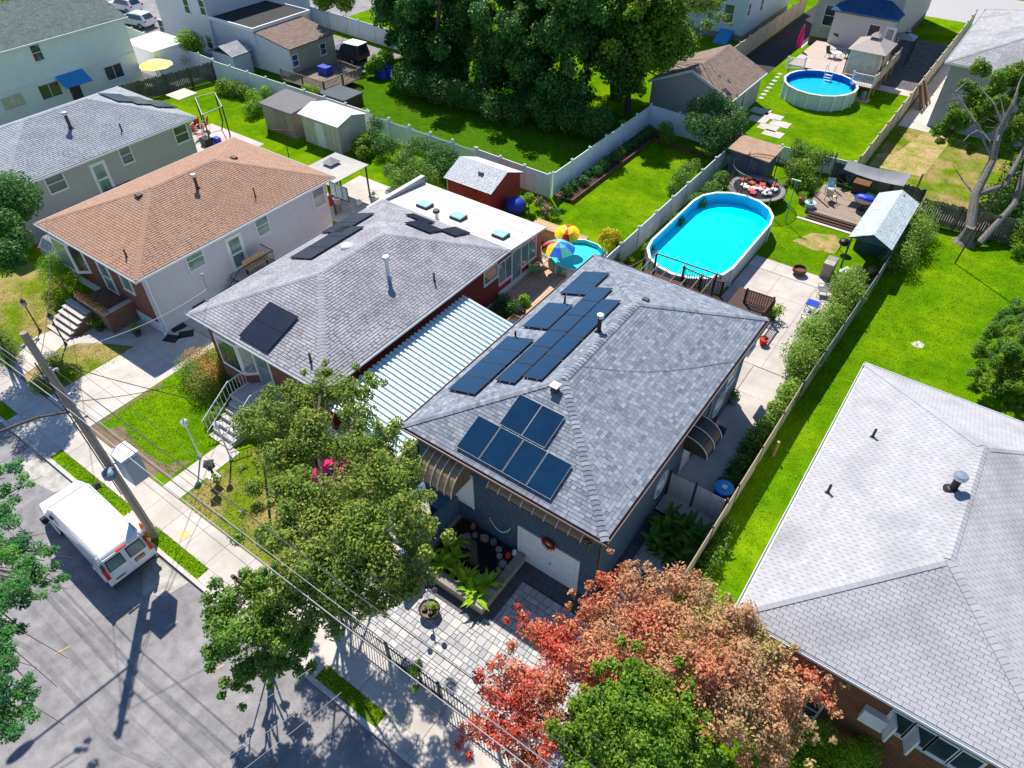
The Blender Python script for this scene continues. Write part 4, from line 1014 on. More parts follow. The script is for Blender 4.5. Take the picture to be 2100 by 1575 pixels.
for yy in (cy0+.2, 16, 19, cy1-.2):
    b = MB(); b.beam((cx1-.1,yy,0),(cx1-.1,yy,2.7), .09); b.build('post', M['white'], CP)
# third house: brown roof, brick front, white clapboard side
HC = (-42.75,-33.05,12.98,26.8,4.0,-37.9,17.7,22.1,5.62)
Cc = hip_house('white clapboard house with tan brown hip roof and brick front', *HC[:4], HC[4], *HC[5:], M['sh_brown'],
    {'front': (M['brick'], None), 'right': (mat('pale_clapboard', (.58,.56,.60), .6, var=.05), .14), 'rear': (M['white'], None), 'left': (M['white'], None)}, quota=300, tw=.33, ch=.15,
    base=(mat('white_masonry2', (.62,.66,.72), .85, var=.08, bump=.2), .75), t=.03, gap=.02, jitter=.12)
XC = HC[1]-.4; YC = HC[2]+.4
for (px, py, w_, h_) in ((399,530,1.0,1.1),(537,461,.85,1.1),(653,403,.9,1.1)):
    y, z = WX(px, py, XC); window(Cc, 'x+', XC, y, z, w_, h_, gm=M['glassgreen'])
y, z = WX(482,505,XC); door(Cc, 'x+', XC, y, 1.25, .95, 2.1, M['white'], glassy=True, name='side_door')
yd = y
b = MB(); b.box(XC+.001,XC+1.3,y-.9,y+1.6,0,1.2); b.build('side_stoop', M['brickdk'], Cc)
b = MB(); b.box(XC+.002,XC+1.35,y-.95,y+1.65,1.2,1.26); b.build('stoop_slab', M['concrete'], Cc)
railing(Cc, [(XC+1.25,y-.85,1.25),(XC+1.25,y+1.55,1.25)], .85, M['black'], n=12); railing(Cc, [(XC+.1,y+1.55,1.25),(XC+1.25,y+1.55,1.25)], .85, M['black'], n=6)
railing(Cc, [(XC+1.25,y-.85,1.25),(XC+1.25,y-2.6,.1)], .85, M['black'], n=8)
for i in range(5):
    b = MB(); b.box(XC+.01,XC+1.25,y-.9-.28*(i+1),y-.901-.28*i,0,1.2-.22*(i+1)); b.build('step', M['concrete'], Cc)
y, z = WX(400,605,XC+.02); window(Cc, 'x+', HC[1]-.42, y, .45, .9, .4, mid=None, fr=.03)
b = MB(); b.tube([(XC+.06,YC+.1,3.9),(XC+.06,YC+.2,3.5),(XC+.06,YC+.2,.15),(XC+.2,YC-.1,.08)], .055, 6); b.build('downspout', M['white'], Cc)
# bay window, door and brick porch on the front
cbx, cbz = WY(150,520,YC)
b = MB(); b.prism([(cbx-1.5,YC-.01),(cbx-.8,YC-.5),(cbx+.8,YC-.5),(cbx+1.4,YC-.01)], 1.7, 3.75); bay = b.build('bay_window', M['white'], Cc)
pane_on(bay, (cbx-1.5,YC-.01), (cbx-.8,YC-.5), 1.9, 3.55, M['glass']); pane_on(bay, (cbx-.8,YC-.5), (cbx+.8,YC-.5), 1.9, 3.55, M['glassgreen']); pane_on(bay, (cbx+.8,YC-.5), (cbx+1.4,YC-.01), 1.9, 3.55, M['glass'])
x_, z_ = WY(214,555,YC); door(Cc, 'y-', YC, x_, 1.15, 1.0, 2.1, M['white'], glassy=True, name='front_door')
x_, z_ = WY(258,575,YC); window(Cc, 'y-', YC, x_, 2.7, .9, .9, mid=None, gm=M['glassgreen'])
b = MB(); b.box(-38.6,-35.7,YC-1.6,YC-.001,0,1.08); b.build('porch', M['brickdk'], Cc)
for (a_,b_,c_,d_) in ((-38.65,-35.65,YC-1.65,YC-1.4),(-35.9,-35.65,YC-1.39,YC-.01)): b = MB(); b.box(a_,b_,c_,d_,1.08,1.35); b.build('parapet', M['brickdk'], Cc); b = MB(); b.box(a_-.03,b_+.03,c_-.03,d_+.02,1.351,1.40); b.build('coping', M['concrete'], Cc)
for i in range(6):
    b = MB(); b.box(-39.3,-37.3,YC-1.66-.3*(i+1),YC-1.661-.3*i,0,1.08-.17*(i+1)); b.build('step', M['brickdk'], Cc)
    b = MB(); b.box(-39.33,-37.27,YC-1.69-.3*(i+1),YC-1.665-.3*i,1.081-.17*(i+1),1.12-.17*(i+1)); b.build('tread', M['concrete'], Cc)
for (px, py, k_, r, hh, cp) in ((405,385,'right',.09,.7,'steel'),(524,403,'right',.04,.55,None),(260,527,'front',.05,.45,None)):
    p, n = on_slope(px, py, k_, HC); vent_pipe(Cc, p, hh, r, 'brown', cp)
for (px, py, k_) in ((285,403,'front'),(480,326,'rear')):
    p, n = on_slope(px, py, k_, HC); b = MB(); b.box(p.x-.2,p.x+.2,p.y-.16,p.y+.16,p.z-.06,p.z+.16); bevel(b.build('roof_vent', M['brown'], Cc), .03)
# fourth house: grey roof, taupe walls
HD = (-57.6,-47.85,13.65,27.4,4.0,-52.7,18.2,22.7,5.7)
D = hip_house('taupe house with pale grey hip roof and solar panels on its far slope', *HD[:4], HD[4], *HD[5:], M['sh_steel'],
    {'right': (mat('taupe_siding', (.44,.41,.38), .7, var=.04), .14), 'front': (M['brickdk'], None)}, quota=200, tw=.33, ch=.16, t=.028, gap=.018, jitter=.15)
XD = HD[1]-.4
for (px, py, w_, h_) in ((114,374,1.1,1.1),(258,317,.75,1.1),(371,274,1.0,1.1)):
    y, z = WX(px, py, XD); window(D, 'x+', XD, y, z, w_, h_)
y, z = WX(206,355,XD); door(D, 'x+', XD, y, 1.2, .95, 2.15, M['white'], glassy=True, name='side_door')
b = MB(); b.box(XD+.001,XD+1.2,y-.8,y+1.3,0,1.15); b.build('side_stoop', M['concrete'], D); railing(D, [(XD+1.15,y-.8,1.15),(XD+1.15,y+1.25,1.15)], .85, M['black'], n=10)
p, n = on_slope(145,262,'right',HD); vent_pipe(D, p, .9, .11, 'darkgrey', 'steel')
p, n = on_slope(250,268,'right',HD); vent_pipe(D, p, .5, .05, 'darkgrey')
for q4 in ([(238,208),(272,207),(252,190),(215,194)],[(276,214),(315,212),(288,197),(254,198)],[(322,220),(358,218),(330,205),(292,205)]):
    panels(D, HD, 'rear', q4, 1, 1, M['solarblack'])
# pale grey house at the lower right
HJ = (-.72,8.72,13.1,27.45,4.6,3.97,17.5,23.1,6.25)
J = hip_house('house with a large pale grey shingle hip roof filling the lower right', *HJ[:4], HJ[4], *HJ[5:], M['sh_paleJ'],
    {'right': (M['brickrust'], None), 'front': (M['brickrust'], None), 'left': (M['white'], None)}, quota=300, tw=.31, ch=.14, t=.012, jitter=0, inset=.45)
p, n = on_slope(1953,1003,'left',HJ); vent_pipe(J, p, .6, .13, 'black', 'steel')
for px, py in ((1697,1010),(1789,896)): p, n = on_slope(px, py, 'left', HJ); vent_pipe(J, p, .42, .05, 'darkgrey')
YJ = HJ[2]+.45
for k, (px, py) in enumerate(((1845,1478),(1890,1505),(1935,1532),(1985,1560))):
    x_, z_ = WY(px, py, YJ); f = window(J, 'y-', YJ, x_, z_-.1, .55, 1.0, mid=None)
    if k in (0, 1):     # open casement sash
        a = Vector((x_-.27, YJ-.07, z_-.6)); d_ = Vector((.16,-.46,0)); s = MB()
        for q in (0, 1.0): s.beam(a+Vector((0,0,q)), a+d_+Vector((0,0,q)), .06)
        for q in (0, 1): s.beam(a+d_*q, a+d_*q+Vector((0,0,1.0)), .06)
        s.slab([a, a+d_, a+d_+Vector((0,0,1)), a+Vector((0,0,1))], .012); s.build('casement', M['white'], f)
x_, z_ = WY(1795,1465,YJ); b = MB(); b.box(x_-.35,x_+.35,YJ-.25,YJ-.01,z_-.4,z_+.3); b.build('air_conditioner', M['white'], J)
x_, z_ = WY(1655,1440,YJ); window(J, 'y-', YJ, x_, z_-.2, .8, 1.1, mid='h')
# far left two storey stucco house
E_ = thing('house', 'white two storey stucco house with dark green grey roof', 'house', (-72, 27, 0))
ex1_, ey1_, eze = -66.95, 35.0, 5.75
shingle_slopes(E_, [[(ex1_,8,eze),(ex1_,ey1_,eze),(-72.4,ey1_,7.6),(-72.4,8,7.6)],[(-77.8,ey1_,eze),(-77.8,8,eze),(-72.4,8,7.6),(-72.4,ey1_,7.6)]], M['sh_green'], .36, .17, 60, deck=.12)
stucco = mat('white_stucco', (.80,.82,.83), .9, var=.05, scale=1.2, bump=.15)
b = MB(); b.box(-77.5,ex1_-.25,8.2,ey1_-.3,0,5.7); b.add([(-77.5,ey1_-.3,5.7),(ex1_-.25,ey1_-.3,5.7),(-72.4,ey1_-.3,7.45)],[(0,1,2)]); b.build('wall', stucco, E_)
b = MB(); b.box(ex1_-.25,ex1_-.19,8.2,ey1_-.3,2.75,2.85); b.build('band_course', stucco, E_)
b = MB(); b.box(ex1_-.05,ex1_+.12,8,ey1_+.05,eze-.16,eze-.02); b.build('gutter', M['white'], E_)
XE = ex1_-.25
for (px, py, w_, h_, md) in ((75,108,.75,1.2,'h'),(234,147,1.6,1.1,'v'),(103,185,1.7,1.1,'v'),(27,209,1.7,1.0,'v')):
    y, z = WX(px, py, XE); window(E_, 'x+', XE, y, z, w_, h_, mid=md, gm=M['cream'] if px < 50 else None)
y, z = WX(156,188,XE); door(E_, 'x+', XE, y, .1, .95, 2.05, M['darkgrey'], name='side_door')
b = MB(); zz = 2.85; b.add([(XE+.01,y-1.2,zz),(XE+.01,y+1.2,zz),(XE+1.3,y+1.2,zz-.75),(XE+1.3,y-1.2,zz-.75)],[(0,3,2,1)]); b.add([(XE+.01,y-1.2,zz-.04),(XE+.01,y+1.2,zz-.04),(XE+1.3,y+1.2,zz-.79),(XE+1.3,y-1.2,zz-.79)],[(0,1,2,3)])
b.build('awning', M['lightblue'], E_)
# upper left: grey two storey house with flat roofed annex
F_ = thing('house', 'grey two storey house with black flat roofed annex and small tan rear room', 'house', (-62, 46, 0))
gw = mat('pale_grey_siding', (.60,.62,.66), .7, var=.04); tanw = mat('stained_tan_siding', (.42,.37,.28), .75, var=.16, scale=.9)
fx = -67.4
b = MB(); b.box(-75.9,fx,43.2,56,0,8.2); lap(b,'y-',43.2,-75.9,fx,.1,8.2,.2); b.build('wall', gw, F_)
b = MB(); b.box(-76.2,fx+.25,42.9,56.3,8.2,8.4); b.build('roof', M['sh_grey'], F_)
b = MB(); b.box(fx,-61.0,43.4,50.2,0,3.55); lap(b,'y-',43.4,fx,-61.0,.1,3.5,.2); b.build('annex_wall', gw, F_)
b = MB(); b.box(fx,-60.9,43.3,50.3,3.55,3.65); b.build('annex_roof', M['blacktop'], F_)
for q in ((fx,-60.85,43.2,43.34),(-61.02,-60.85,43.34,50.3),(fx,-60.85,50.3,50.42)): b = MB(); b.box(*q,3.5,3.8); b.build('parapet', M['white'], F_)
b = MB(); b.box(-61.0,-56.5,43.5,49.0,0,2.65); lap(b,'y-',43.5,-61,-56.5,.1,2.6,.2); b.build('rear_room_wall', gw, F_)
b = MB(); b.box(-56.499,-56.44,43.52,49.0,0,2.65); lap(b,'x+',-56.44,43.52,49.0,.1,2.6,.2); b.build('rear_room_wall', tanw, F_)
b = MB(); b.add([(-61,43.5,2.65),(-56.5,43.5,2.65),(-61,43.5,3.3),(-61,49,2.65),(-56.5,49,2.65),(-61,49,3.3)],[(0,1,2),(5,4,3)]); b.build('gable_wall', gw, F_)
shingle_slopes(F_, [[(-56.2,43.3,2.78),(-56.2,49.2,2.78),(-60.98,49.2,3.5),(-60.98,43.3,3.5)]], M['sh_darkbr'], .36, .17, 60, deck=.08)
for (px, py) in ((500,102),(430,85),(332,55),(383,12),(415,15)):
    x_, z_ = WY(px, py, 43.3 if px > 470 else 43.2); window(F_, 'y-', 43.4 if px > 470 else 43.2, x_, z_, .8, 1.3)
for (px, py) in ((605,124),(662,100)):
    y, z = WX(px, py, -56.44); window(F_, 'x+', -56.44, y, z, .65, .95)
# white house and its garage beyond the tall trees
Gh = thing('house', 'pale blue white house at the top edge behind the tall trees', 'house', (-31, 83, 0))
bw = mat('pale_blue_siding', (.52,.62,.72), .6, var=.05)
b = MB(); b.box(-38,-26.2,78,92,.6,9); lap(b,'x+',-26.2,78,92,.7,9,.2); lap(b,'y-',78,-38,-26.2,.7,9,.2); b.build('wall', bw, Gh)
b = MB(); b.box(-37.98,-26.25,78.05,92,0,.6); b.build('foundation', mat('grey_masonry', (.28,.27,.26), .9), Gh)
shingle_slopes(Gh, [[(-25.8,77.6,9),(-25.8,92.4,9),(-32,92.4,11),(-32,77.6,11)],[(-38.4,92.4,9),(-38.4,77.6,9),(-32,77.6,11),(-32,92.4,11)]], M['sh_green'], .5, .25, 0, deck=.12)
for px, py in ((1495,28),): x_, z_ = WY(px, py, 78); window(Gh, 'y-', 78, x_, z_, 1.0, 1.7)
for px, py in ((1536,20),(1562,10)): y, z = WX(px, py, -26.2); window(Gh, 'x+', -26.2, y, z, .6, 1.1)
b = MB(); b.add([(-28.6,76.2,.1),(-27.1,76.2,.1),(-27.1,77.9,1.0),(-28.6,77.9,1.0),(-28.6,77.9,0),(-27.1,77.9,0),(-28.6,76.2,0),(-27.1,76.2,0)],[(0,1,2,3),(1,7,5,2),(0,3,4,6),(0,6,7,1)]); b.build('bulkhead_door', M['lightblue'], Gh)
Gg = thing('garage', 'detached garage with brown gable roof beside the black driveway', 'garage', (-22.5, 60, 0))
pitched(Gg, -26.2, -18.7, 56.5, 64.2, 2.5, 4.1, 'y', M['sh_darkbr'], 120, .36, .17, wall=mat('greige_siding', (.40,.39,.38), .7, var=.04), over=.25)
b = MB(); 
for s in (1,-1): b.beam((-22.45+s*3.75,56.45,2.45),(-22.45,56.45,4.08),.03,.2)
b.build('rake_board', M['white'], Gg)
b = MB(); b.box(-18.72,-18.6,56.5,64.2,2.35,2.47); b.build('gutter', M['white'], Gg)
y, z = WX(1525,200,-18.95); window(Gg, 'x+', -18.95, 60.0, 1.4, .6, 1.2, mid=None)
# beige house with blue porch roof
Hh = thing('house', 'beige clapboard house with a bright blue hip roofed rear room', 'house', (-16, 84, 0))
bg_ = mat('beige_siding', (.52,.48,.43), .65, var=.04)
b = MB(); b.box(-20.3,-12.3,81.5,98,.9,9.5); lap(b,'y-',81.5,-20.3,-12.3,.9,9.5,.2); lap(b,'x+',-12.3,81.5,98,.9,9.5,.2); b.build('wall', bg_, Hh)
b = MB(); b.box(-20.28,-12.35,81.55,98,0,.9); b.build('foundation', M['brickdk'], Hh)
b = MB(); b.box(-17.9,-12.35,79.3,81.48,0,4.1); lap(b,'y-',79.3,-17.9,-12.35,1.2,4.1,.2); b.build('rear_room_wall', mat('cream_siding', (.60,.57,.53), .65, var=.03), Hh)
sl_ = [[(-18.3,78.9,4.25),(-12.0,78.9,4.25),(-13.6,81.49,5.2),(-16.7,81.49,5.2)],[(-12.0,78.9,4.25),(-12.0,81.49,4.25),(-13.6,81.49,5.2)],[(-18.3,81.49,4.25),(-18.3,78.9,4.25),(-16.7,81.49,5.2)]]
shingle_slopes(Hh, sl_, M['sh_vblue'], .4, .2, 40, deck=.1)
x_, z_ = WY(1702,32,81.5); window(Hh, 'y-', 81.5, x_, z_, 1.1, 1.8)
x_, z_ = WY(1793,60,79.3); door(Hh, 'y-', 79.3, x_, 1.3, .95, 2.2, M['darkgrey'], name='glass_door'); door(Hh, 'y-', 79.3, x_+1.5, 1.3, .85, 2.2, M['white'], glassy=True, name='glass_door')
# grey house at the upper right
HI = (-5.75,6.6,66.9,84,5.2,.4,73,78,7.4)
I_ = hip_house('grey house with pale grey hip roof at the upper right corner', *HI[:4], HI[4], *HI[5:], M['sh_pale'],
    {'right': (M['white'], None), 'front': (mat('grey_siding', (.36,.37,.39), .7, var=.04), .16), 'left': (mat('grey_siding2', (.36,.37,.39), .7, var=.04), None)}, quota=60, tw=.4, ch=.2)
# ---------------------------------------------------------------- fences
fence('white vinyl privacy fence behind the garden sheds ending at the inner corner post', 'x', [(-62.2,39.0),(-48.5,39.0)], 1.8, M['vinyl']) if 0 else None
fence('vinyl_fence', 'white vinyl privacy fence running behind the two garden sheds', [(-62.2,39.1),(-42.4,39.1)], 1.8, M['vinyl'])
fence('vinyl_fence', 'white vinyl fence with an open picket look behind the fig bushes', [(-42.2,39.05),(-31.2,38.9)], 1.75, M['vinyl'], style='picket')
fence('vinyl_fence', 'white vinyl privacy fence right behind the red shed', [(-31.0,38.85),(-24.4,38.6)], 1.8, M['vinyl'])
fence('vinyl_fence', 'long white vinyl fence between the dark shaded lawn and the narrow yard', [(-24.3,38.9),(-24.3,53.6),(-16.3,53.0)], 1.8, M['vinyl'])
fence('vinyl_fence', 'white panel fence along the oval pool with small ornaments hung on it', [(-16.15,31.6),(-16.15,52.8)], 1.6, mat('dirty_white_vinyl', (.62,.64,.66), .6, var=.18, scale=2.5))
fence('vinyl_fence', 'beige vinyl fence between the round pool lawn and the dry grass strip', [(-7.55,54.0),(-7.45,97)], 1.8, M['beigevinyl'])
fence('vinyl_fence', 'beige vinyl fence on the left edge of the black driveway', [(-24.25,67.3),(-24.25,92)], 1.8, M['beigevinyl'])
fence('vinyl_fence', 'beige fence section between the white house yard and the garage', [(-30.5,68.0),(-24.6,67.2)], 1.6, M['beigevinyl'])
fence('vinyl_fence', 'low white fence hidden by flowering bushes behind the rock garden deck', [(-15.8,53.4),(-7.8,54.0)], 1.3, M['vinyl'])
fence('wood_fence', 'weathered grey board fence in front of the dead tree trunk', [(-2.3,50.6),(6.5,51.3)], 1.7, M['oldwood'], style='board', cap=False)
fence('wood_fence', 'dark brown board fence beside the white stucco house', [(-64.0,30.0),(-62.3,39.0)], 1.7, mat('dark_old_wood', (.13,.115,.10), .9, var=.3, rnd=.2), style='board', cap=False)
fence('vinyl_fence', 'white fence between the stucco house and the parked cars', [(-79,40.3),(-62.4,39.3)], 1.8, M['vinyl'])
fence('vinyl_fence', 'white fence behind the tan room and the parked off road car', [(-76,56.6),(-48,54.8)], 1.8, M['vinyl'])
fence('side_fence', 'beige slatted chain link fence between the main house yard and the long lawn', [(-3.05,15.4),(-2.95,28.5)], 1.5, mat('beige_slats', (.46,.38,.29), .8, var=.1, scale=2, rnd=.05), style='sheet', step=2.6, postm=M['darkgrey'], pw=.07, cap=False)
fence('side_fence', 'grey wire fence overgrown by shrubs along the long lawn', [(-2.92,28.5),(-2.5,40),(-2.4,50.4)], 1.5, mat('grey_slats', (.26,.27,.26), .8, var=.25, scale=2), style='sheet', step=2.6, postm=M['darkgrey'], pw=.07, cap=False)
ir = fence('iron_fence', 'black iron picket fence along the sidewalk in front of the paved yard', [(-12.9,6.93),(-3.2,6.93)], 1.15, M['black'], style='iron', step=2.4, pw=.07)
g = thing('yard_gate', 'white ribbed side gate between the blue wall and the beige fence', 'gate', (-5.6,19.6,0))
for (xa, xb, nm) in ((-5.6,-4.55,'gate_leaf'),(-4.4,-3.15,'panel')):
    b = MB()
    k = 14
    for i in range(k): b.box(xa+(xb-xa)*i/k+.005, xa+(xb-xa)*(i+1)/k-.012, 19.58, 19.61, .12, 1.5)
    b.build(nm, mat('white_slats', (.62,.66,.70), .5, var=.05, rnd=.06), g)
for xx in (-5.66,-4.48,-3.1): b = MB(); b.beam((xx,19.6,0),(xx,19.6,1.65),.08); b.build('post', M['darkgrey'], g)
def gr(px, py, z): q = G(px, py, z); return (q[0], q[1])
fence('deck_railing', 'short dark brown railing at the left end of the pool deck', [gr(1293,546,2.1), gr(1322,530,2.1)], .95, M['darkbrown'], style='rails', cap=False, z0=1.1, step=1.4)
fence('deck_railing', 'dark brown railing between the pergola and the oval pool', [gr(1404,547,2.1), gr(1440,563,2.1), gr(1484,578,2.1)], .95, M['darkbrown'], style='rails', cap=False, z0=1.1, step=1.6)
fence('deck_railing', 'dark brown railing corner beside the concrete patio', [gr(1533,594,1.5), gr(1588,612,1.5), (gr(1588,612,1.5)[0], gr(1588,612,1.5)[1]-1.6)], .9, M['darkbrown'], style='rails', cap=False, z0=.6, step=1.4)
t = thing('pool_deck', 'dark brown wooden deck between the main house and the oval pool', 'deck', (-11,30,0))
for i in range(32):
    b = MB(); b.box(-14.2,-8.9,27.9+i*.165,27.9+i*.165+.15,1.04,1.1); b.build('plank', M['darkbrown'], t)
b = MB(); b.box(-14.1,-9.0,28.0,33.0,0,1.03); b.build('frame', M['darkbrown'], t)
pg_ = gr(1560,606,.6); b = MB(); b.box(-8.85,pg_[0]+.9,30.2,pg_[1]+.1,0,.6); b.build('lower_landing', M['darkbrown'], t)
t = thing('pergola', 'thin brown pergola frame leaning over the near end of the oval pool', 'pergola', (-12.5,31.8,0))
pa = Vector(G(1347,520,3.1)); pb = Vector(G(1470,562,3.1))
for q in (pa, pb): b = MB(); b.beam((q.x,q.y,1.1),(q.x,q.y,3.1),.1); b.build('post', M['darkbrown'], t)
b = MB(); b.beam((pa.x-.3,pa.y,3.1),(pb.x+.3,pb.y,3.1),.06); b.build('beam', M['brown'], t)
for i in range(7):
    q = pa.lerp(pb, i/6); b = MB(); b.beam((q.x,q.y+.25,3.17),(q.x+.0,q.y-2.2,3.02),.045); b.build('rafter', M['oldwood'], t)
b = MB(); b.beam((pa.x-.3,pa.y-2.2,2.95),(pb.x+.3,pb.y-2.2,2.95),.06); b.build('beam', M['brown'], t)
for q in (pa, pb): b = MB(); b.beam((q.x,q.y-2.2,1.1),(q.x,q.y-2.2,2.95),.1); b.build('post', M['darkbrown'], t)
# ---------------------------------------------------------------- pools
def oval(cx, cy, rx, ry, n, sq=1.0): 
    out = []
    for k in range(n):
        a = 2*math.pi*(k+.5)/n; out.append((cx+rx*math.cos(a), cy+ry*math.sin(a)))
    return out
def stadium(cx, cy, w, L, n=9):
    out = []; r = w/2
    for k in range(n+1): a = math.pi*k/n; out.append((cx+r*math.cos(a), cy+L/2-r+r*math.sin(a)))
    for k in range(n+1): a = math.pi+math.pi*k/n; out.append((cx+r*math.cos(a), cy-L/2+r+r*math.sin(a)))
    return out
def rest_pool(label, pts, h, wl, wallm, linm, watm, ledge=.18, nbrace=True, bt=.13):
    t = thing('swimming_pool', label, 'pool', (sum(p[0] for p in pts)/len(pts), sum(p[1] for p in pts)/len(pts), 0)); c = (t.location.x, t.location.y)
    def off(p, d): v = Vector((p[0]-c[0], p[1]-c[1])); v = v*(1+d/v.length); return (c[0]+v.x, c[1]+v.y)
    n = len(pts); o1 = [off(p, 0) for p in pts]; o2 = [off(p, -.06) for p in pts]
    b = MB(); vs = [(*p,0) for p in o1]+[(*p,h) for p in o1]; b.add(vs, [(k,(k+1)%n,n+(k+1)%n,n+k) for k in range(n)], .5); b.build('wall', wallm, t)
    b = MB(); vs = [(*p,.05) for p in o2]+[(*p,h) for p in o2]; b.add(vs, [(k,n+k,n+(k+1)%n,(k+1)%n) for k in range(n)], .5); b.add([(*p,.06) for p in o2], [tuple(range(n))], .5); b.build('liner', linm, t)
    a1 = [off(p, ledge*.55) for p in pts]; a2 = [off(p, -ledge*.5) for p in pts]
    for k in range(n):
        j = (k+1) % n; b = MB(); b.prism([a2[k], a1[k], a1[j], a2[j]], h+.005, h+.05); b.build('ledge', M['white'], t)
        if nbrace: b = MB(); b.beam((*off(pts[k],.05),0), (*off(pts[k],.05),h), bt, .07, up=(pts[k][0]-c[0], pts[k][1]-c[1], 0)); b.build('upright', M['white'], t)
    b = MB(); b.add([(*p,wl) for p in o2], [tuple(range(n))], .5); b.build('water', watm, t)
    return t
lin1 = mat('turquoise_liner', (.03,.48,.80), .5, var=.1, scale=1); wat1 = water_mat('pool_water_turquoise', (.0,.90,.97), 0)
pA = stadium(-12.35, 39.0, 5.3, 11.3, 8)
rest_pool('large oval above ground pool full of bright turquoise water', pA, 1.3, .58, mat('pool_wall_grey', (.52,.55,.56), .5, var=.06), lin1, wat1)
wat2 = water_mat('pool_water_blue', (.01,.46,.80), 0); lin2 = mat('blue_liner', (.01,.12,.50), .5, var=.1)
pR = rest_pool('round above ground pool with a white rim beside the raised deck', oval(-14.85,67.95,3.1,3.1,18), 1.3, .78, mat('pool_wall_blue', (.50,.66,.72), .5, var=.05), lin2, wat2)
lad = thing('pool_ladder', 'white ladder standing in the round pool', 'ladder', (-14.7,70.4,.9))
for s in (-.35,.35): b = MB(); b.tube([(-14.9+s,70.3,.6),(-14.9+s,70.4,2.1),(-14.9+s,70.9,2.2),(-14.9+s,71.3,1.3)],.03,6); b.build('rail', M['white'], lad)
for k in range(3): b = MB(); b.box(-15.2,-14.6,70.2,70.4,.75+.25*k,.8+.25*k); b.build('rung', M['white'], lad)
fp = mat('kid_pool_print', (.10,.55,.50), .5, var=.6, scale=3, col2=(.75,.6,.25), stain=2.5)
kp = rest_pool('small round kiddie pool with a colourful printed wall on the wooden deck', oval(-18.35,32.6,1.75,1.75,12), .75, .5, fp, mat('aqua_liner', (.03,.60,.68), .5), water_mat('pool_water_pale', (.05,.78,.82), 0), ledge=.07)
# wooden deck of the red house
t = thing('sun_deck', 'low brown plank deck with chairs beside the sunroom', 'deck', (-18.6, 29.5, 0))
for i in range(26):
    b = MB(); b.box(-20.19+i*.155,-20.19+i*.155+.14,26.6,34.8,.04,.09); b.build('plank', mat('deck_board', (.58,.37,.24), .8, var=.2, scale=5, rnd=.15), t)
def umbrella(name, label, c, h, r, cols, n=8, tilt=(0,0,0), group=None, pole=True, sag=.45):
    t = thing(name, label, 'umbrella', c, group); C0 = Vector(c); top = C0+Vector((0,0,h)); tl = Vector(tilt)
    if pole: b = MB(); b.tube([C0, top], .03, 6); b.build('pole', M['white'], t); b = MB(); b.lathe(c, [(.22,0),(.2,.06),(.05,.12)], 10); b.build('base', M['darkgrey'], t)
    for k in range(n):
        a0, a1 = 2*math.pi*k/n, 2*math.pi*(k+1)/n; R1 = Matrix.Rotation(tl.length, 3, tl.normalized()) if tl.length else Matrix.Identity(3)
        def q(a, f): return top+R1@Vector((r*f*math.cos(a), r*f*math.sin(a), -sag*f*f))
        b = MB(); vs = [top, q(a0,.5), q((a0+a1)/2,.5), q(a1,.5), q(a0,1), q((a0+a1)/2,.97), q(a1,1)]
        b.add(vs, [(0,1,2),(0,2,3),(1,4,5,2),(2,5,6,3)]); b.build('canopy_gore', cols[k % len(cols)], t)
    return t
uc = [mat('fabric_'+n_, c_, .6, var=.04) for n_, c_ in (('red',(.75,.02,.02)),('yellow',(.90,.62,.01)),('blue',(.02,.13,.60)),('teal',(.08,.45,.42)),('sky',(.20,.50,.75)),('green',(.05,.45,.40)))]
u_ = G(1146,497,2.05)
umbrella('beach_umbrella', 'rainbow beach umbrella standing by the kiddie pool', (u_[0],u_[1],.09), 2.0, 1.05, [uc[2],uc[3],uc[4],uc[3],uc[0],uc[1]], 8, sag=.5)
u_ = G(1158,473,2.2)
umbrella('beach_umbrella', 'yellow and red beach umbrella behind the rainbow one', (u_[0]+.0,u_[1]+.3,.09), 2.1, .8, [uc[1],uc[1],uc[0],uc[1]], 8, tilt=(.25,.1,0))
def chair(name, label, loc, rz, m, group=None, fm='grey', hb=.55):
    t = thing(name, label, 'chair', (0,0,0), group)
    b = MB(); b.box(-.26,.26,-.24,.24,.38,.42); b.build('seat', m, t)
    b = MB(); b.add([(-.26,.24,.42),(.26,.24,.42),(.26,.42,.42+hb),(-.26,.42,.42+hb),(-.26,.27,.41),(.26,.27,.41),(.26,.45,.41+hb),(-.26,.45,.41+hb)],[(0,1,2,3),(7,6,5,4),(0,3,7,4),(1,5,6,2),(3,2,6,7)]); b.build('backrest', m, t)
    for sx in (-.27,.27):
        for sy in (-.22,.24): b = MB(); b.beam((sx,sy*.9,.42),(sx*1.05,sy*1.3,0),.03); b.build('leg', M[fm], t)
        b = MB(); b.beam((sx,-.26,.62),(sx,.3,.64),.045,.03); b.beam((sx,-.26,.62),(sx,-.24,.4),.03); b.build('armrest', M[fm], t)
    t.location = loc; t.rotation_euler = (0,0,rz); OFF[t.name] = Vector(loc); return t
p = G(1097,562,.1); chair('folding_chair', 'bright green folding chair on the plank deck', (p[0],p[1],.09), 2.0, M['green'])
p = G(1112,545,.1); chair('folding_chair', 'grey folding chair behind the green one', (p[0],p[1],.09), 1.4, M['cream'])
def tray_planter(label, x0,x1,y0,y1,h,m, cat='planter'):
    t = thing('planter_box', label, cat, ((x0+x1)/2,(y0+y1)/2,0)); b = MB()
    for q in ((x0,x1,y0,y0+.06),(x0,x1,y1-.06,y1),(x0,x0+.06,y0+.06,y1-.06),(x1-.06,x1,y0+.06,y1-.06)): b.box(*q,0,h)
    b.build('box', m, t); b = MB(); b.box(x0+.061,x1-.061,y0+.061,y1-.061,0,h-.05); b.build('soil', M['soil'], t); return t
tray_planter('rust coloured planter box at the corner of the plank deck', -18.3,-16.9,24.8,25.7,.5, M['terracotta'])
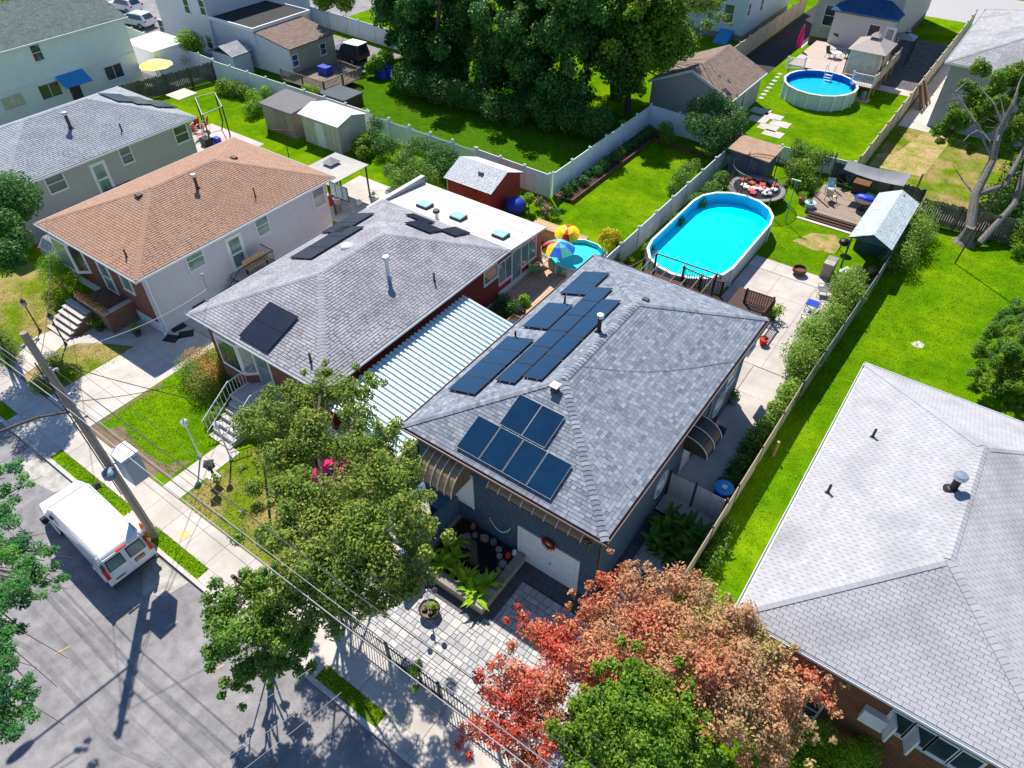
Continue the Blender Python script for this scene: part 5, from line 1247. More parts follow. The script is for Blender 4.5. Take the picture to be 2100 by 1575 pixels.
# lumber
for (lb, x0,x1,y0,y1,rows,cols_,pz) in (('large stack of new lumber boards behind the sunroom', -22.6,-20.4,33.6,34.5,5,5,.0),('lower stack of lumber boards nearest the yellow umbrella', -20.9,-18.9,34.0,35.0,3,5,.0)):
    t = thing('lumber_stack', lb, 'lumber', ((x0+x1)/2,(y0+y1)/2,0))
    for r in range(rows):
        for c_ in range(cols_): b = MB(); yy = y0+(y1-y0)*c_/cols_; b.box(x0+random.uniform(0,.1),x1-random.uniform(0,.15),yy+.005,yy+(y1-y0)/cols_-.01,pz+.2*r+.01,pz+.2*r+.19); b.build('board', M['newwood'], t)
# ---------------------------------------------------------------- sheds
t = thing('shed', 'white metal storage shed with a low gable roof', 'shed', (-43.5,36.5,0))
pitched(t, -45.7,-41.2,34.7,37.9,2.25,2.75,'x', mat('white_metal_roof', (.66,.66,.66), .6, var=.12, scale=1.5), 0, 3, 3, wall=mat('cream_metal', (.55,.52,.45), .7, var=.12, scale=1.2), over=.12) if 0 else None
b = MB(); b.slab([(-45.7,34.7,2.3),(-41.2,34.7,2.3),(-41.2,36.3,2.75),(-45.7,36.3,2.75)], .05); b.slab([(-41.2,37.9,2.3),(-45.7,37.9,2.3),(-45.7,36.302,2.75),(-41.2,36.302,2.75)], .05); b.build('roof', mat('white_metal_roof', (.66,.66,.66), .6, var=.12, scale=1.5), t)
cm_ = mat('cream_metal', (.55,.52,.43), .7, var=.12, scale=1.2)
b = MB(); b.box(-45.5,-41.4,34.9,37.8,0,2.25); b.add([(-41.4,34.9,2.25),(-41.4,37.8,2.25),(-41.4,36.3,2.68)],[(0,1,2)]); b.build('wall', cm_, t)
for k in range(9): b = MB(); xx = -45.4+k*.5; b.box(xx,xx+.05,34.875,34.899,.05,2.2); b.build('rib', cm_, t) if not (-43.9 < xx < -43.1) else None
b = MB(); b.box(-44.0,-43.1,34.86,34.898,.05,2.0); b.build('door', M['white'], t)
t = thing('shed', 'taupe shed with a flat dark grey roof next to the white shed', 'shed', (-48,36,0))
b = MB(); b.slab([(-50.1,34.5,2.2),(-46.2,34.5,2.2),(-46.2,37.4,2.45),(-50.1,37.4,2.45)], .08); b.build('roof', mat('dark_roofing', (.19,.18,.19), .9, var=.12), t)
b = MB(); b.box(-49.95,-46.35,34.65,37.25,0,2.12); b.build('wall', mat('taupe_metal', (.31,.27,.23), .7, var=.1), t)
b = MB(); b.box(-48.6,-47.3,34.62,34.649,.05,1.9); b.build('door', mat('taupe_metal2', (.27,.23,.20), .7, var=.1), t)
t = thing('shed', 'barn red shed with a pale shingle gable roof behind the sunroom', 'shed', (-28.2,35.8,0))
pitched(t, -30.0,-25.9,33.75,37.6,1.95,2.75,'x', M['sh_white'], 120, .3, .16, wall=M['red'], over=.2)
b = MB(); b.box(-28.5,-27.3,33.91,33.949,.1,1.75); b.build('door', mat('red_paint2', (.30,.03,.025), .6, var=.1), t)
b = MB(); b.tube([(-29.75,33.85,1.9),(-29.75,33.85,.1)],.03,5); b.build('downspout', M['white'], t)
b = MB(); p = Vector((-27.6,34.9,2.47)); b.box(p.x-.2,p.x+.2,p.y-.1,p.y+.1,p.z,p.z+.1); b.build('roof_vent', M['darkgrey'], t)
t = thing('shed', 'dark slate shed with a flat brown roof behind the trampoline', 'shed', (-14,50,0))
slate = mat('slate_metal', (.09,.12,.16), .6, var=.1)
b = MB(); b.box(-15.4,-12.7,48.9,51.2,0,2.2); b.build('wall', slate, t); b = MB(); b.box(-14.2,-13.3,48.86,48.899,.05,1.9); b.build('door', mat('slate_metal2', (.13,.16,.2), .6), t)
b = MB(); b.slab([(-15.6,48.6,2.35),(-12.4,48.4,2.25),(-12.4,51.4,2.25),(-15.6,51.4,2.35)], .07); b.build('roof', mat('brown_roofing', (.36,.23,.16), .9, var=.2, scale=2, rnd=.05), t)
t = thing('shed', 'open fronted teal shed with a long pale gable roof by the wire fence', 'shed', (-3.7,45,0))
pitched(t, -4.95,-2.45,41.9,48.6,2.15,2.75,'y', M['sh_teal'], 160, .38, .18)
teal = mat('dark_teal_wood', (.04,.10,.11), .75, var=.1)
for q in ((-4.8,-4.7,44.5,48.5,0,2.1),(-2.65,-2.55,42.1,48.5,0,2.1),(-4.7,-2.65,44.4,44.5,0,2.2)): b = MB(); b.box(*q); b.build('wall', teal, t)
b = MB(); b.add([(-4.9,42.0,2.12),(-2.5,42.0,2.12),(-3.7,42.0,2.66),(-4.9,42.08,2.12),(-2.5,42.08,2.12),(-3.7,42.08,2.66)],[(0,1,2),(5,4,3),(0,3,4,1)]); b.build('gable', teal, t)
for q in ((-4.8,42.05),(-2.6,42.05)): b = MB(); b.beam((*q,0),(*q,2.12),.1); b.build('post', teal, t)
t = thing('shed', 'small grey shed with plank roof in front of the white fence near the stucco house', 'shed', (-62.5,41.3,0))
b = MB(); b.box(-64.3,-61.2,40.6,42.6,0,1.9); b.build('wall', mat('pale_blue_grey', (.36,.45,.50), .7, var=.06), t)
pitched(t, -64.5,-61.0,40.4,42.8,1.95,2.6,'y', M['sh_pale'], 20, .4, .2)
b = MB(); b.box(-71.5,-66.8,36.2,40.0,0,2.4); t = thing('porch_annex', 'white flat roofed annex behind the stucco house', 'annex', (-69,38,0)); b.build('wall', stucco, t); b = MB(); b.box(-71.6,-66.7,36.1,40.1,2.4,2.5); b.build('roof', M['white'], t)
# canopies
def canopy(name, label, x0,x1,y0,y1,zb,ze,zt,rm,pm, cup=True, cat='gazebo', curtains=(), cm=None):
    t = thing(name, label, cat, ((x0+x1)/2,(y0+y1)/2,zb)); cx, cy = (x0+x1)/2, (y0+y1)/2; k = .18
    a = [(x0,y0,ze),(x1,y0,ze),(x1,y1,ze),(x0,y1,ze)]; i_ = [(cx+(p[0]-cx)*k, cy+(p[1]-cy)*k, zt) for p in a]
    for j in range(4):
        b = MB(); b.slab([a[j],a[(j+1)%4],i_[(j+1)%4],i_[j]], .03); b.build('roof_panel', rm, t)
    if cup:
        c_ = [(cx+(p[0]-cx)*(k+.08), cy+(p[1]-cy)*(k+.08), zt+.12) for p in a]
        for j in range(4): b = MB(); b.slab([c_[j],c_[(j+1)%4],(cx,cy,zt+.5)], .02); b.build('cupola_panel', rm, t)
        b = MB(); b.box(cx-(x1-x0)*.08,cx+(x1-x0)*.08,cy-(y1-y0)*.08,cy+(y1-y0)*.08,zt-.05,zt+.12); b.build('cupola_vent', M['black'], t)
    for p in a: b = MB(); q = (cx+(p[0]-cx)*.9, cy+(p[1]-cy)*.9); b.beam((*q,zb),(*q,ze),.09); b.build('post', pm, t)
    for (s, f0, f1) in curtains:
        b = MB(); n_ = 14
        for q in range(n_):
            f = f0+(f1-f0)*(q+.5)/n_; wv = .04*math.sin(q*2.2)
            if s == 'front': b.box(x0+(x1-x0)*(f-(f1-f0)/n_*.6), x0+(x1-x0)*(f+(f1-f0)/n_*.6), y0+.2+wv, y0+.23+wv, zb+.05, ze-.05)
            else: b.box(x1-.23+wv, x1-.2+wv, y0+(y1-y0)*(f-(f1-f0)/n_*.6), y0+(y1-y0)*(f+(f1-f0)/n_*.6), zb+.05, ze-.05)
        b.build('curtain', cm or M['cream'], t)
    return t
canopy('gazebo', 'brown hardtop gazebo with cream curtains on the raised deck', -14.2,-10.9,71.6,75.6,1.2,3.35,4.1, mat('tan_metal_roof', (.36,.31,.28), .5, var=.06, rnd=.1), M['brown'], curtains=(('front',.08,.92),('right',.1,.75)))
canopy('gazebo', 'grey metal roofed gazebo behind the tan brown roof', -38.2,-34.9,27.9,31.6,0.02,2.35,2.7, mat('grey_metal_roof', (.40,.38,.36), .5, var=.08, rnd=.06), M['darkgrey'], curtains=(('right',.05,.22),), cm=mat('taupe_fabric',(.30,.26,.24),.8,var=.1))
canopy('grill_canopy', 'small grey grill canopy beside the beige house', -12.2,-10.3,80.5,82.3,0.01,2.4,2.8, mat('grey_fabric', (.34,.33,.36), .7), M['black'], cat='canopy')
t = thing('gazebo', 'bare dark gazebo frame without a cover behind the taupe house', 'gazebo', (-49,31,0))
fr_ = [G(400,200,2.4),G(440,190,2.4),(G(455,218,2.4)),(G(415,236,2.4))]
for p in fr_: b = MB(); b.beam((p[0],p[1],0),(p[0],p[1],2.4),.08); b.build('post', M['darkgrey'], t)
for i in range(4): b = MB(); b.beam(fr_[i], fr_[(i+1)%4], .06); b.build('beam', M['grey'], t)
p = G(372,192,2.3); b = MB(); b.prism([(p[0]-.9,p[1]-.9),(p[0]+.9,p[1]-.9),(p[0]+.9,p[1]+.9),(p[0]-.9,p[1]+.9)], 2.2, 2.28); b.build('cover', M['cream'], t)
# shade sail over the rear deck
t = thing('shade_sail', 'grey shade sail strung over the cluttered rear deck', 'shade sail', (-6,50,0))
q = [G(1741,328,2.5),G(1870,357,2.5),G(1853,382,2.1),G(1730,347,2.3)]; b = MB(); K = 8; vs = []
for i in range(K+1):
    for j in range(4):
        s, r_ = i/K, j/3; p = Vector(q[0]).lerp(Vector(q[1]), s).lerp(Vector(q[3]).lerp(Vector(q[2]), s), r_); p.z -= .35*math.sin(math.pi*s)*(.4+.6*math.sin(math.pi*r_)); vs.append(p)
b.add(vs, [(i*4+j, i*4+j+1, (i+1)*4+j+1, (i+1)*4+j) for i in range(K) for j in range(3)]); b.build('canvas', mat('grey_sail', (.25,.25,.27), .7, var=.15, scale=1.2), t, smooth=True)
for p in ((1690,333),(1718,312),(1893,357),(1855,400)):
    g_ = G(p[0],p[1],2.7); b = MB(); b.beam((g_[0],g_[1],0),(g_[0],g_[1],2.7),.1); b.build('post', M['oldwood'], t)
t = thing('rear_deck', 'low grey brown plank deck under the shade sail', 'deck', (-6,49,0))
for i in range(26): b = MB(); b.box(-9.0,-4.95,47.3+i*.17,47.3+i*.17+.155,.2,.25); b.build('plank', mat('deck_grey', (.33,.25,.20), .85, var=.2, scale=4, rnd=.12), t)
for k in range(3): b = MB(); b.box(-8.6,-4.95,46.5+k*.27,46.5+k*.27+.2,.06+.06*k,.12+.06*k); b.build('step', M['darkbrown'], t)
b = MB(); b.box(-9.1,-5.0,46.2,46.45,0,.05); b.build('edging', M['concrete'], t)
fence('screen_fence', 'dark slatted screen fence at the back of the cluttered rear deck', [(-9.0,53.0),(-2.6,52.2)], 1.5, mat('dark_screen', (.06,.085,.095), .8, var=.2, rnd=.2), style='board', cap=False)
# raised deck and its railings
t = thing('raised_deck', 'raised beige deck between the round pool and the beige house', 'deck', (-15,75,0))
for i in range(36): b = MB(); b.box(-18.9,-10.8,71.25+i*.225,71.25+i*.225+.215,1.14,1.2); b.build('plank', mat('deck_beige', (.52,.42,.37), .8, var=.1, scale=4, rnd=.05), t)
b = MB(); b.box(-12.7,-10.8,69.6,71.24,1.14,1.2); b.build('plank', MATS['deck_beige'], t)
for (xx,yy) in ((-10.9,69.7),(-10.9,71.5),(-10.9,73.5),(-10.9,75.5),(-10.9,77.5),(-12.6,69.7),(-18.8,71.4)): b = MB(); b.beam((xx,yy,0),(xx,yy,1.14),.14); b.build('support_post', M['newwood'], t)
fence('deck_railing', 'white baluster railing on the raised deck beside the round pool', [(-12.7,69.7),(-10.85,69.7)], .95, M['white'], style='rails', z0=1.2)
fence('deck_railing', 'solid beige railing along the right side of the raised deck', [(-10.85,69.8),(-10.85,78.5)], .95, M['beigevinyl'], style='solid', z0=1.2, step=2)
fence('deck_railing', 'white railing with a towel on the left side of the raised deck', [(-18.7,69.9),(-17.3,70.6)], .95, M['white'], style='rails', z0=1.2)
p = G(1637,100,1.3); t = thing('patio_umbrella', 'closed magenta patio umbrella on the raised deck', 'umbrella', (p[0],p[1],1.2)); b = MB(); b.lathe((p[0],p[1],1.4), [(.22,0),(.28,.4),(.24,1.2),(.1,1.9),(.02,2.0)], 9); b.build('canopy', M['pink'], t); b = MB(); b.tube([(p[0],p[1],1.2),(p[0],p[1],3.5)],.03,6); b.build('pole', M['white'], t)
for i, (px, py, rz, lb) in enumerate(((1700,118,1.2,'dark green deck chair left of the white table on the raised deck'),(1732,118,-.6,'dark green deck chair between the white table and the gazebo'),(1712,88,3.0,'dark green deck chair against the beige wall'),(1748,92,2.6,'dark green deck chair behind the gazebo'))):
    p = G(px, py, 1.2); chair('deck_chair', lb, (p[0],p[1],1.2), rz, mat('dark_green', (.01,.09,.07), .5), 'deck chairs on the raised deck', 'darkgrey')
p = G(1715,108,1.7); t = thing('deck_table', 'small white table between the green deck chairs', 'table', (p[0],p[1],1.2)); b = MB(); b.lathe((p[0],p[1],1.2), [(.5,.5),(.52,.54),(.001,.56)], 14); b.build('tabletop', M['white'], t); b = MB(); b.lathe((p[0],p[1],1.2), [(.3,0),(.06,.1),(.06,.5)], 8); b.build('pedestal', M['white'], t)
p = G(1768,205,0); t = thing('pool_pump', 'grey pool pump and filter on a small slab beside the round pool', 'pool pump', (p[0],p[1],0)); b = MB(); b.lathe((p[0],p[1],.05), [(.2,0),(.24,.1),(.24,.6),(.14,.75),(.05,.8)], 10); b.build('filter_tank', M['grey'], t); b = MB(); b.box(p[0]-.7,p[0]+.6,p[1]-.6,p[1]+.4,0,.05); b.build('base_slab', M['concrete'], t)
for i in range(8):
    px, py = 1630-i*4.5, 155+i*11 if False else 153+i*9.5
    p = G(1599-i*5.5, 152+i*7, 0); b = MB(); r_ = .28; b.prism([(p[0]+r_*math.cos(a)*random.uniform(.8,1.1), p[1]+r_*math.sin(a)*random.uniform(.7,1)) for a in (0,1,2,3,4,5)], 0, .03); tag(b.build('stepping_stone', M['concrete']), ['nearest to the deck','second from the deck','third from the deck','fourth from the deck','fifth from the deck','sixth from the deck','next to last from the deck','farthest from the deck'][i]+' of the pale stepping stones left of the round pool', 'stone', 'stepping stones left of the round pool')
for k, (px, py) in enumerate(((1555,245),(1585,240),(1575,262),(1600,255),(1560,228),(1585,275))):
    p = G(px, py, 0); b = MB(); b.box(p[0]-.8,p[0]+.8,p[1]-.6,p[1]+.6,0,.04); tag(b.build('paving_slab', M['concrete']), ['leftmost','upper','lower right','rightmost','topmost by the garage wall','lowest'][k]+' of the loose white concrete slabs on the grass by the garage', 'slab', 'loose slabs on the grass by the garage')
# ---------------------------------------------------------------- trampoline with cushions
t = thing('trampoline', 'round trampoline with a black safety net full of cushions and bedding', 'trampoline', (-12.5,46.9,0)); tc = (-12.45,47.1); tr_ = 1.95
b = MB(); b.lathe((*tc,.8), [(tr_*.82,0),(tr_*.83,.02),(.001,.021)], 24); b.build('mat', M['black'], t)
b = MB(); b.lathe((*tc,.8), [(tr_*.83,.0),(tr_*.84,.05),(tr_,.05),(tr_+.03,0),(tr_*.83,-.02)], 24); b.build('padding', mat('grey_padding', (.28,.26,.27), .7, var=.15), t)
for k in range(6):
    a = 2*math.pi*k/6+.3; c_, s_ = math.cos(a), math.sin(a); q = (tc[0]+tr_*c_, tc[1]+tr_*s_)
    b = MB(); b.tube([(*q,0),(*q,1.0)],.04,6); b.build('leg', M['steel'], t); b = MB(); b.tube([(q[0]+.05*c_,q[1]+.05*s_,.8),(q[0]+.07*c_,q[1]+.07*s_,2.6)],.03,6); b.build('net_pole', M['black'], t)
b = MB()
for k in range(48):
    a0 = 2*math.pi*k/48; b.tube([(tc[0]+tr_*math.cos(a0),tc[1]+tr_*math.sin(a0),.85),(tc[0]+tr_*math.cos(a0),tc[1]+tr_*math.sin(a0),2.5)],.006,3)
for z_ in [.9+.14*i for i in range(12)]: b.tube([(tc[0]+tr_*math.cos(2*math.pi*k/32),tc[1]+tr_*math.sin(2*math.pi*k/32),z_) for k in range(33)],.006 if z_ < 2.4 else .03,3)
b.build('safety_net', M['black'], t)
cus = [('rust',(.45,.10,.04)),('pink',(.65,.18,.20)),('white',(.7,.68,.65)),('rose',(.60,.08,.10)),('grey',(.45,.45,.46))]
spots = [(-.9,.9,0),(-.3,1.1,1),(.2,.5,0),(-.5,.3,0),(.9,.9,0),(.6,1.3,4),(0,0,3),(.3,-.2,2),(.7,-.1,2),(-.9,-.3,2),(-.2,-.7,1),(.1,-1.0,3),(.8,-.6,2),(1.1,.3,2),(-.6,-.5,2),(1.0,-.5,4),(.5,.0,1),(-1.2,.4,0),(.2,1.3,0),(-.1,-.35,2)]
where = ['at the far left rim','at the far rim','near the centre of the mat','left of the centre','at the right far rim','at the right back beside the net pole','right at the centre','just right of the centre towards the front','on the right half of the mat','at the left front rim','towards the front','at the front rim nearest the pool','at the front right rim','at the right rim','in the left front quarter','leaning at the right front','between the centre and the right rim','at the very left rim','at the back under the net','in the front left of the centre']
word = {'rust':'rust orange cushion','pink':'pink cushion','white':'white bundled bedding','rose':'deep rose cushion','grey':'grey pillow'}
for i, (dx_, dy_, ci) in enumerate(spots):
    b = MB(); a = random.uniform(0,3); u = Vector((math.cos(a),math.sin(a),0)); c0 = Vector((tc[0]+dx_, tc[1]+dy_, .93)); b.beam(c0-u*.24, c0+u*.24, .42, .15)
    o = b.build('cushion', mat('cushion_'+cus[ci][0], cus[ci][1], .8, var=.3, scale=6)); tag(o, word[cus[ci][0]]+' on the trampoline '+where[i], 'cushion', 'cushions and bedding on the trampoline'); bevel(o, .05)
# ---------------------------------------------------------------- vehicles
def van():
    t = thing('cargo_van', 'white cargo van parked at the kerb by the utility pole', 'van', (0,0,-.12)); OFF[t.name] = Vector()
    W = .98; L = 5.9     # length along x; rear at x=0, nose at -L
    prof = [(0,.45),(-.02,1.15),(-.10,1.95),(-.22,2.08),(-1.5,2.13),(-3.7,2.11),(-4.05,2.02),(-4.75,1.25),(-5.55,1.02),(-5.85,.85),(-5.9,.45),(-5.6,.38),(-.2,.38)]
    def sec(w, inset): return [(x,w*(1 if z < 1.2 else 1-.10*(z-1.2)/.9)-0, z) for x, z in prof]
    n = len(prof); l = [(x, W*(1-.13*max(0,(z-1.15))/.95)*(1-(.12 if x < -5.5 else 0)), z) for x, z in prof]; b = MB()
    vs = l+[(x,-y,z) for x, y, z in l]; b.add(vs, [tuple(range(n)), tuple(range(n,2*n))[::-1]]+[(k,n+k,n+(k+1)%n,(k+1)%n) for k in range(n)])
    o = b.build('body', M['carwhite'], t); bevel(o, .07, 3)
    dk = M['glass']
    def quad(name, pts, m, par=t): k = MB(); k.slab(pts, .02); return k.build(name, m, par)
    def sp(x, z, s): return (x, s*(W*(1-.13*max(0,(z-1.15))/.95)+.012), z)
    quad('windscreen', [(-4.12,.78,1.98),(-4.12,-.78,1.98),(-4.74,-.86,1.32),(-4.74,.86,1.32)], dk)
    ws = MB(); ws.add([(-4.10,.76,2.0),(-4.10,-.76,2.0),(-4.72,-.84,1.33),(-4.72,.84,1.33)], [(0,1,2,3)])
    for s in (1,-1):
        k = MB(); k.add([sp(-3.25,1.85,s),sp(-3.85,1.85,s),sp(-4.35,1.3,s),sp(-3.25,1.3,s)], [(0,1,2,3)]); k.build('side_window', dk, t)
        for x in (-.95,-4.6):
            w_ = MB(); w_.tube([(x,s*.74,.36),(x,s*.985,.36)], .36, 20); wh = w_.build('wheel', M['tyre'], t); h_ = MB(); h_.tube([(x,s*.986,.36),(x,s*.995,.36)], .2, 14); h_.build('hubcap', M['grey'], wh)
            a_ = MB(); a_.tube([(x+.45*math.cos(q),s*.985,.38+.45*math.sin(q)) for q in [math.pi*i/8 for i in range(9)]], .035, 5); a_.build('wheel_arch', M['carwhite'], t)
        m_ = MB(); m_.box(-4.35,-4.15,*sorted((s*1.0,s*1.25)),1.25,1.55); bevel(m_.build('mirror', M['black'], t), .04)
        r_ = MB(); r_.beam((-.35,s*.80,2.105),(-3.7,s*.80,2.13),.03,.03); r_.build('drip_rail', M['grey'], t)
        k = MB(); k.box(-.05,.03,*sorted((s*.83,s*.965)),.95,1.55); k.build('tail_light', M['brightred'], t); k = MB(); k.box(-.06,.032,*sorted((s*.82,s*.93)),1.56,1.9); k.build('tail_light_housing', M['darkgrey'], t)
        # rear doors with their windows
        d_ = MB(); d_.slab([(.015,s*.03,.55),(.015,s*.80,.55),(-.0,s*.80,1.2),(-.075,s*.76,1.93),(-.075,s*.03,1.93),(0,s*.03,1.2)], .03); dd = d_.build('rear_door', M['carwhite'], t)
        f_ = MB(); f_.slab([(.012,s*.09,1.24),(.012,s*.76,1.24),(-.045,s*.72,1.82),(-.045,s*.09,1.82)], .02); f_.build('door_window_seal', M['black'], dd)
        f_ = MB(); f_.slab([(.024,s*.13,1.28),(.024,s*.72,1.28),(-.030,s*.68,1.78),(-.030,s*.13,1.78)], .01); f_.build('pane', M['glassgreen'], dd)
        f_ = MB(); f_.box(-5.86,-5.78,*sorted((s*.6,s*.82)),.62,.85); f_.build('headlight', M['grey'], t)
    k = MB(); k.box(-.02,.12,-.95,.95,.38,.52); k.build('bumper', M['darkgrey'], t)
    k = MB(); k.box(-5.98,-5.85,-.9,.9,.36,.55); k.build('bumper', M['darkgrey'], t)
    k = MB(); k.box(.018,.035,.18,.58,.88,1.06); pl = k.build('number_plate_frame', M['black'], t); k = MB(); k.box(.0351,.04,.21,.55,.90,1.04); k.build('number_plate', mat('amber_plate', (.65,.33,.03), .5, var=.1), pl)
    k = MB(); k.box(-.08,-.01,-.22,.22,1.97,2.03); k.build('brake_light', M['brightred'], t)
    k = MB(); k.tube([(-1.0,-.993,1.25),(-1.0,-.975,1.25)], .13, 14); k.build('vent_cap', M['grey'], t)
    for z_ in (.72,): 
        k = MB(); k.box(.03,.04,-.72,-.32,z_,z_+.05); k.build('badge', M['darkgrey'], t)
    k = MB(); k.box(-2.0,-.35,-.985,-.980,.98,.99); k.build('body_crease', M['grey'], t)
    t.location = (-21.02,3.62,-.12); t.rotation_euler = (0,0,R(-2.5)); return t
van()
def car(name, label, cat, loc, rz, m, L=4.6, W=.9, H=1.5, boxy=False, roofm=None):
    t = thing(name, label, cat, (0,0,0)); OFF[t.name] = Vector()
    if boxy: prof = [(0,.5),(0,1.0),(-.05,H),(-.9*2.2,H),(-2.55,1.12),(-3.9,1.05),(-4.0,.5)]
    else: prof = [(0,.4),(-.02,.95),(-.45,H*.97),(-1.3,H),(-2.4,H*.98),(-3.1,1.0),(-L+.1,.82),(-L,.4)]
    n = len(prof); b = MB(); l = [(x, W*(1-.22*max(0,(z-.95))/.6), z) for x, z in prof]; vs = l+[(x,-y,z) for x, y, z in l]
    b.add(vs, [tuple(range(n)), tuple(range(n,2*n))[::-1]]+[(k,n+k,n+(k+1)%n,(k+1)%n) for k in range(n)]); bevel(b.build('body', m, t), .08, 3)
    for s in (1,-1):
        k = MB(); y0_, y1_ = W*(1-.0)+.004, W*.83+.014
        k.add([(-.35,s*y0_*.985,1.02),(-2.9 if not boxy else -2.4,s*y0_*.985,1.02),(-2.45 if not boxy else -2.1,s*y1_,H*.92),(-.6,s*y1_,H*.92)], [(0,1,2,3)]); k.build('side_window', M['glass'], t)
        for x in (-.85,-L+.85 if not boxy else -3.2):
            w_ = MB(); w_.tube([(x,s*(W-.2),.34),(x,s*(W+.02),.34)], .34 if not boxy else .42, 16); wh = w_.build('wheel', M['tyre'], t); h_ = MB(); h_.tube([(x,s*(W+.021),.34),(x,s*(W+.03),.34)], .2, 12); h_.build('rim', M['grey'], wh)
        k = MB(); k.box(-.03,.02,*sorted((s*W*.7,s*W*.95)),.8,1.0); k.build('tail_light', M['brightred'], t)
    k = MB(); k.slab([(-.06,.6,1.05),(-.06,-.6,1.05),(-.42,-.55,H*.95),(-.42,.55,H*.95)], .02) if not boxy else k.slab([(.01,.6,1.05),(.01,-.6,1.05),(-.04,-.55,H*.94),(-.04,.55,H*.94)], .02); k.build('rear_window', M['glass'], t)
    if not boxy: k = MB(); k.slab([(-2.45,.66,H*.96),(-2.45,-.66,H*.96),(-3.08,-.74,1.04),(-3.08,.74,1.04)], .02); k.build('windscreen', M['glass'], t)
    if roofm: k = MB(); k.box(-1.95,-.05,-.72,.72,H+.005,H+.03); k.build('hard_top', roofm, t)
    k = MB(); k.tube([(-.02,W+.1,.5),(-.02,W+.1,.55)], .01, 4)
    t.location = loc; t.rotation_euler = (0,0,rz); OFF[t.name] = Vector(loc); return t
car('parked_car', 'dark brown off road car with a pale hard top parked by the tan room', 'car', (-53.9,50.3,0), 0.05, mat('dark_brown_paint', (.07,.045,.04), .35, coat=.5), H=1.85, boxy=True, roofm=M['white'])
car('parked_car', 'white car seen from the side at the top edge of the photo', 'car', (-86.5,46.8,0), 0.1, M['carwhite'], H=1.6)
car('parked_car', 'white hatchback parked beside the grey two storey house', 'car', (-80.6,44.6,0), R(12), mat('pale_silver_paint', (.55,.60,.64), .3, coat=.5), H=1.55)
car('parked_car', 'silver estate car with red tail lights half hidden behind the tan brown roof', 'car', (-45.2,13.4,0), R(-90), mat('silver_paint', (.33,.34,.36), .3, metal=.3, coat=.5), H=1.6)
# ---------------------------------------------------------------- utility pole, cabinet, lamp arm and wires
PB = Vector((-22.1,5.1,0)); PT = Vector((-22.55,5.0,10.9))
t = thing('utility_pole', 'tall weathered wooden utility pole standing in the kerb strip', 'utility pole', PB)
b = MB(); b.tube([PB, PB.lerp(PT,.5), PT], .175, 12, .12); b.build('shaft', M['polewood'], t)
for z_ in (10.5,9.2,8.1,7.0):
    c0 = PB.lerp(PT, z_/10.9)
    for s in (-1,1):
        b = MB(); b.lathe((c0.x+.05,c0.y+s*.24,z_-.06), [(.03,0),(.06,.03),(.04,.06),(.06,.09),(.03,.12)], 8); b.build('insulator', M['grey'], t)
    b = MB(); b.beam(c0+Vector((0,-.26,0)), c0+Vector((0,.26,0)), .06); b.build('bracket', M['steel'], t)
b = MB(); b.tube([PB.lerp(PT,z_/10.9)+Vector((.2,.05,0)) for z_ in (.2,4,8,9.5)], .03, 5); b.build('conduit', M['grey'], t)
b = MB(); b.tube([PB.lerp(PT,z_/10.9)+Vector((.02,-.2,0)) for z_ in (3,6,9.8)], .022, 5); b.build('conduit', M['black'], t)
c0 = PB.lerp(PT,.68); b = MB(); b.tube([c0, c0+Vector((-.3,-1.0,.35)), c0+Vector((-.5,-2.2,.5)), c0+Vector((-.6,-3.3,.5))], .045, 8); ar = b.build('lamp_arm', M['brown'], t)
b = MB(); b.lathe((0,0,0), [(.001,-.08),(.14,-.05),(.2,.02),(.16,.08),(.001,.12)], 12, 1, 2.4); b.v = [(x+c0.x-.62,y+c0.y-3.7,z+c0.z+.48) for x,y,z in b.v]; b.build('lamp_head', M['grey'], t, smooth=True)
t2 = thing('utility_cabinet', 'large pale grey equipment cabinet mounted on the utility pole', 'cabinet', (-21.5,5.5,4.2))
b = MB(); b.box(-22.0,-21.2,5.2,5.85,3.9,5.3); o = b.build('case', mat('cabinet_grey', (.42,.50,.56), .5, var=.05), t2); bevel(o, .03)
b = MB(); b.box(-22.03,-21.17,5.17,5.88,5.305,5.35); b.build('lid', M['white'], t2)
b = MB(); b.box(-21.19,-21.17,5.3,5.75,4.05,5.15); b.build('door', mat('cabinet_grey2', (.38,.46,.52), .5), t2)
b = MB(); b.beam((-22.2,5.2,4.6),(-21.9,5.6,4.6),.08); b.build('bracket', M['steel'], t2)
t2 = thing('splice_box', 'small faceted blue grey box on the street side of the utility pole', 'box', (-22.4,4.7,4))
b = MB(); sb_ = G(222,968,4.8); b.lathe((sb_[0],sb_[1],4.5), [(.2,0),(.25,.06),(.25,.3),(.15,.36),(.001,.38)], 8); b.build('case', mat('cabinet_blue', (.13,.22,.30), .5), t2)
M['wirepale'] = mat('pale_cable', (.38,.38,.42), .5)
def wire(name, label, p, q, sag, r=.012, m='black', group=None, n=14):
    p, q = Vector(p), Vector(q); pts = [p.lerp(q, i/n)-Vector((0,0,4*sag*(i/n)*(1-i/n))) for i in range(n+1)]
    b = MB(); b.tube(pts, r, 5, cap=False); return tag(b.build(name, M[m]), label, 'wire', group)
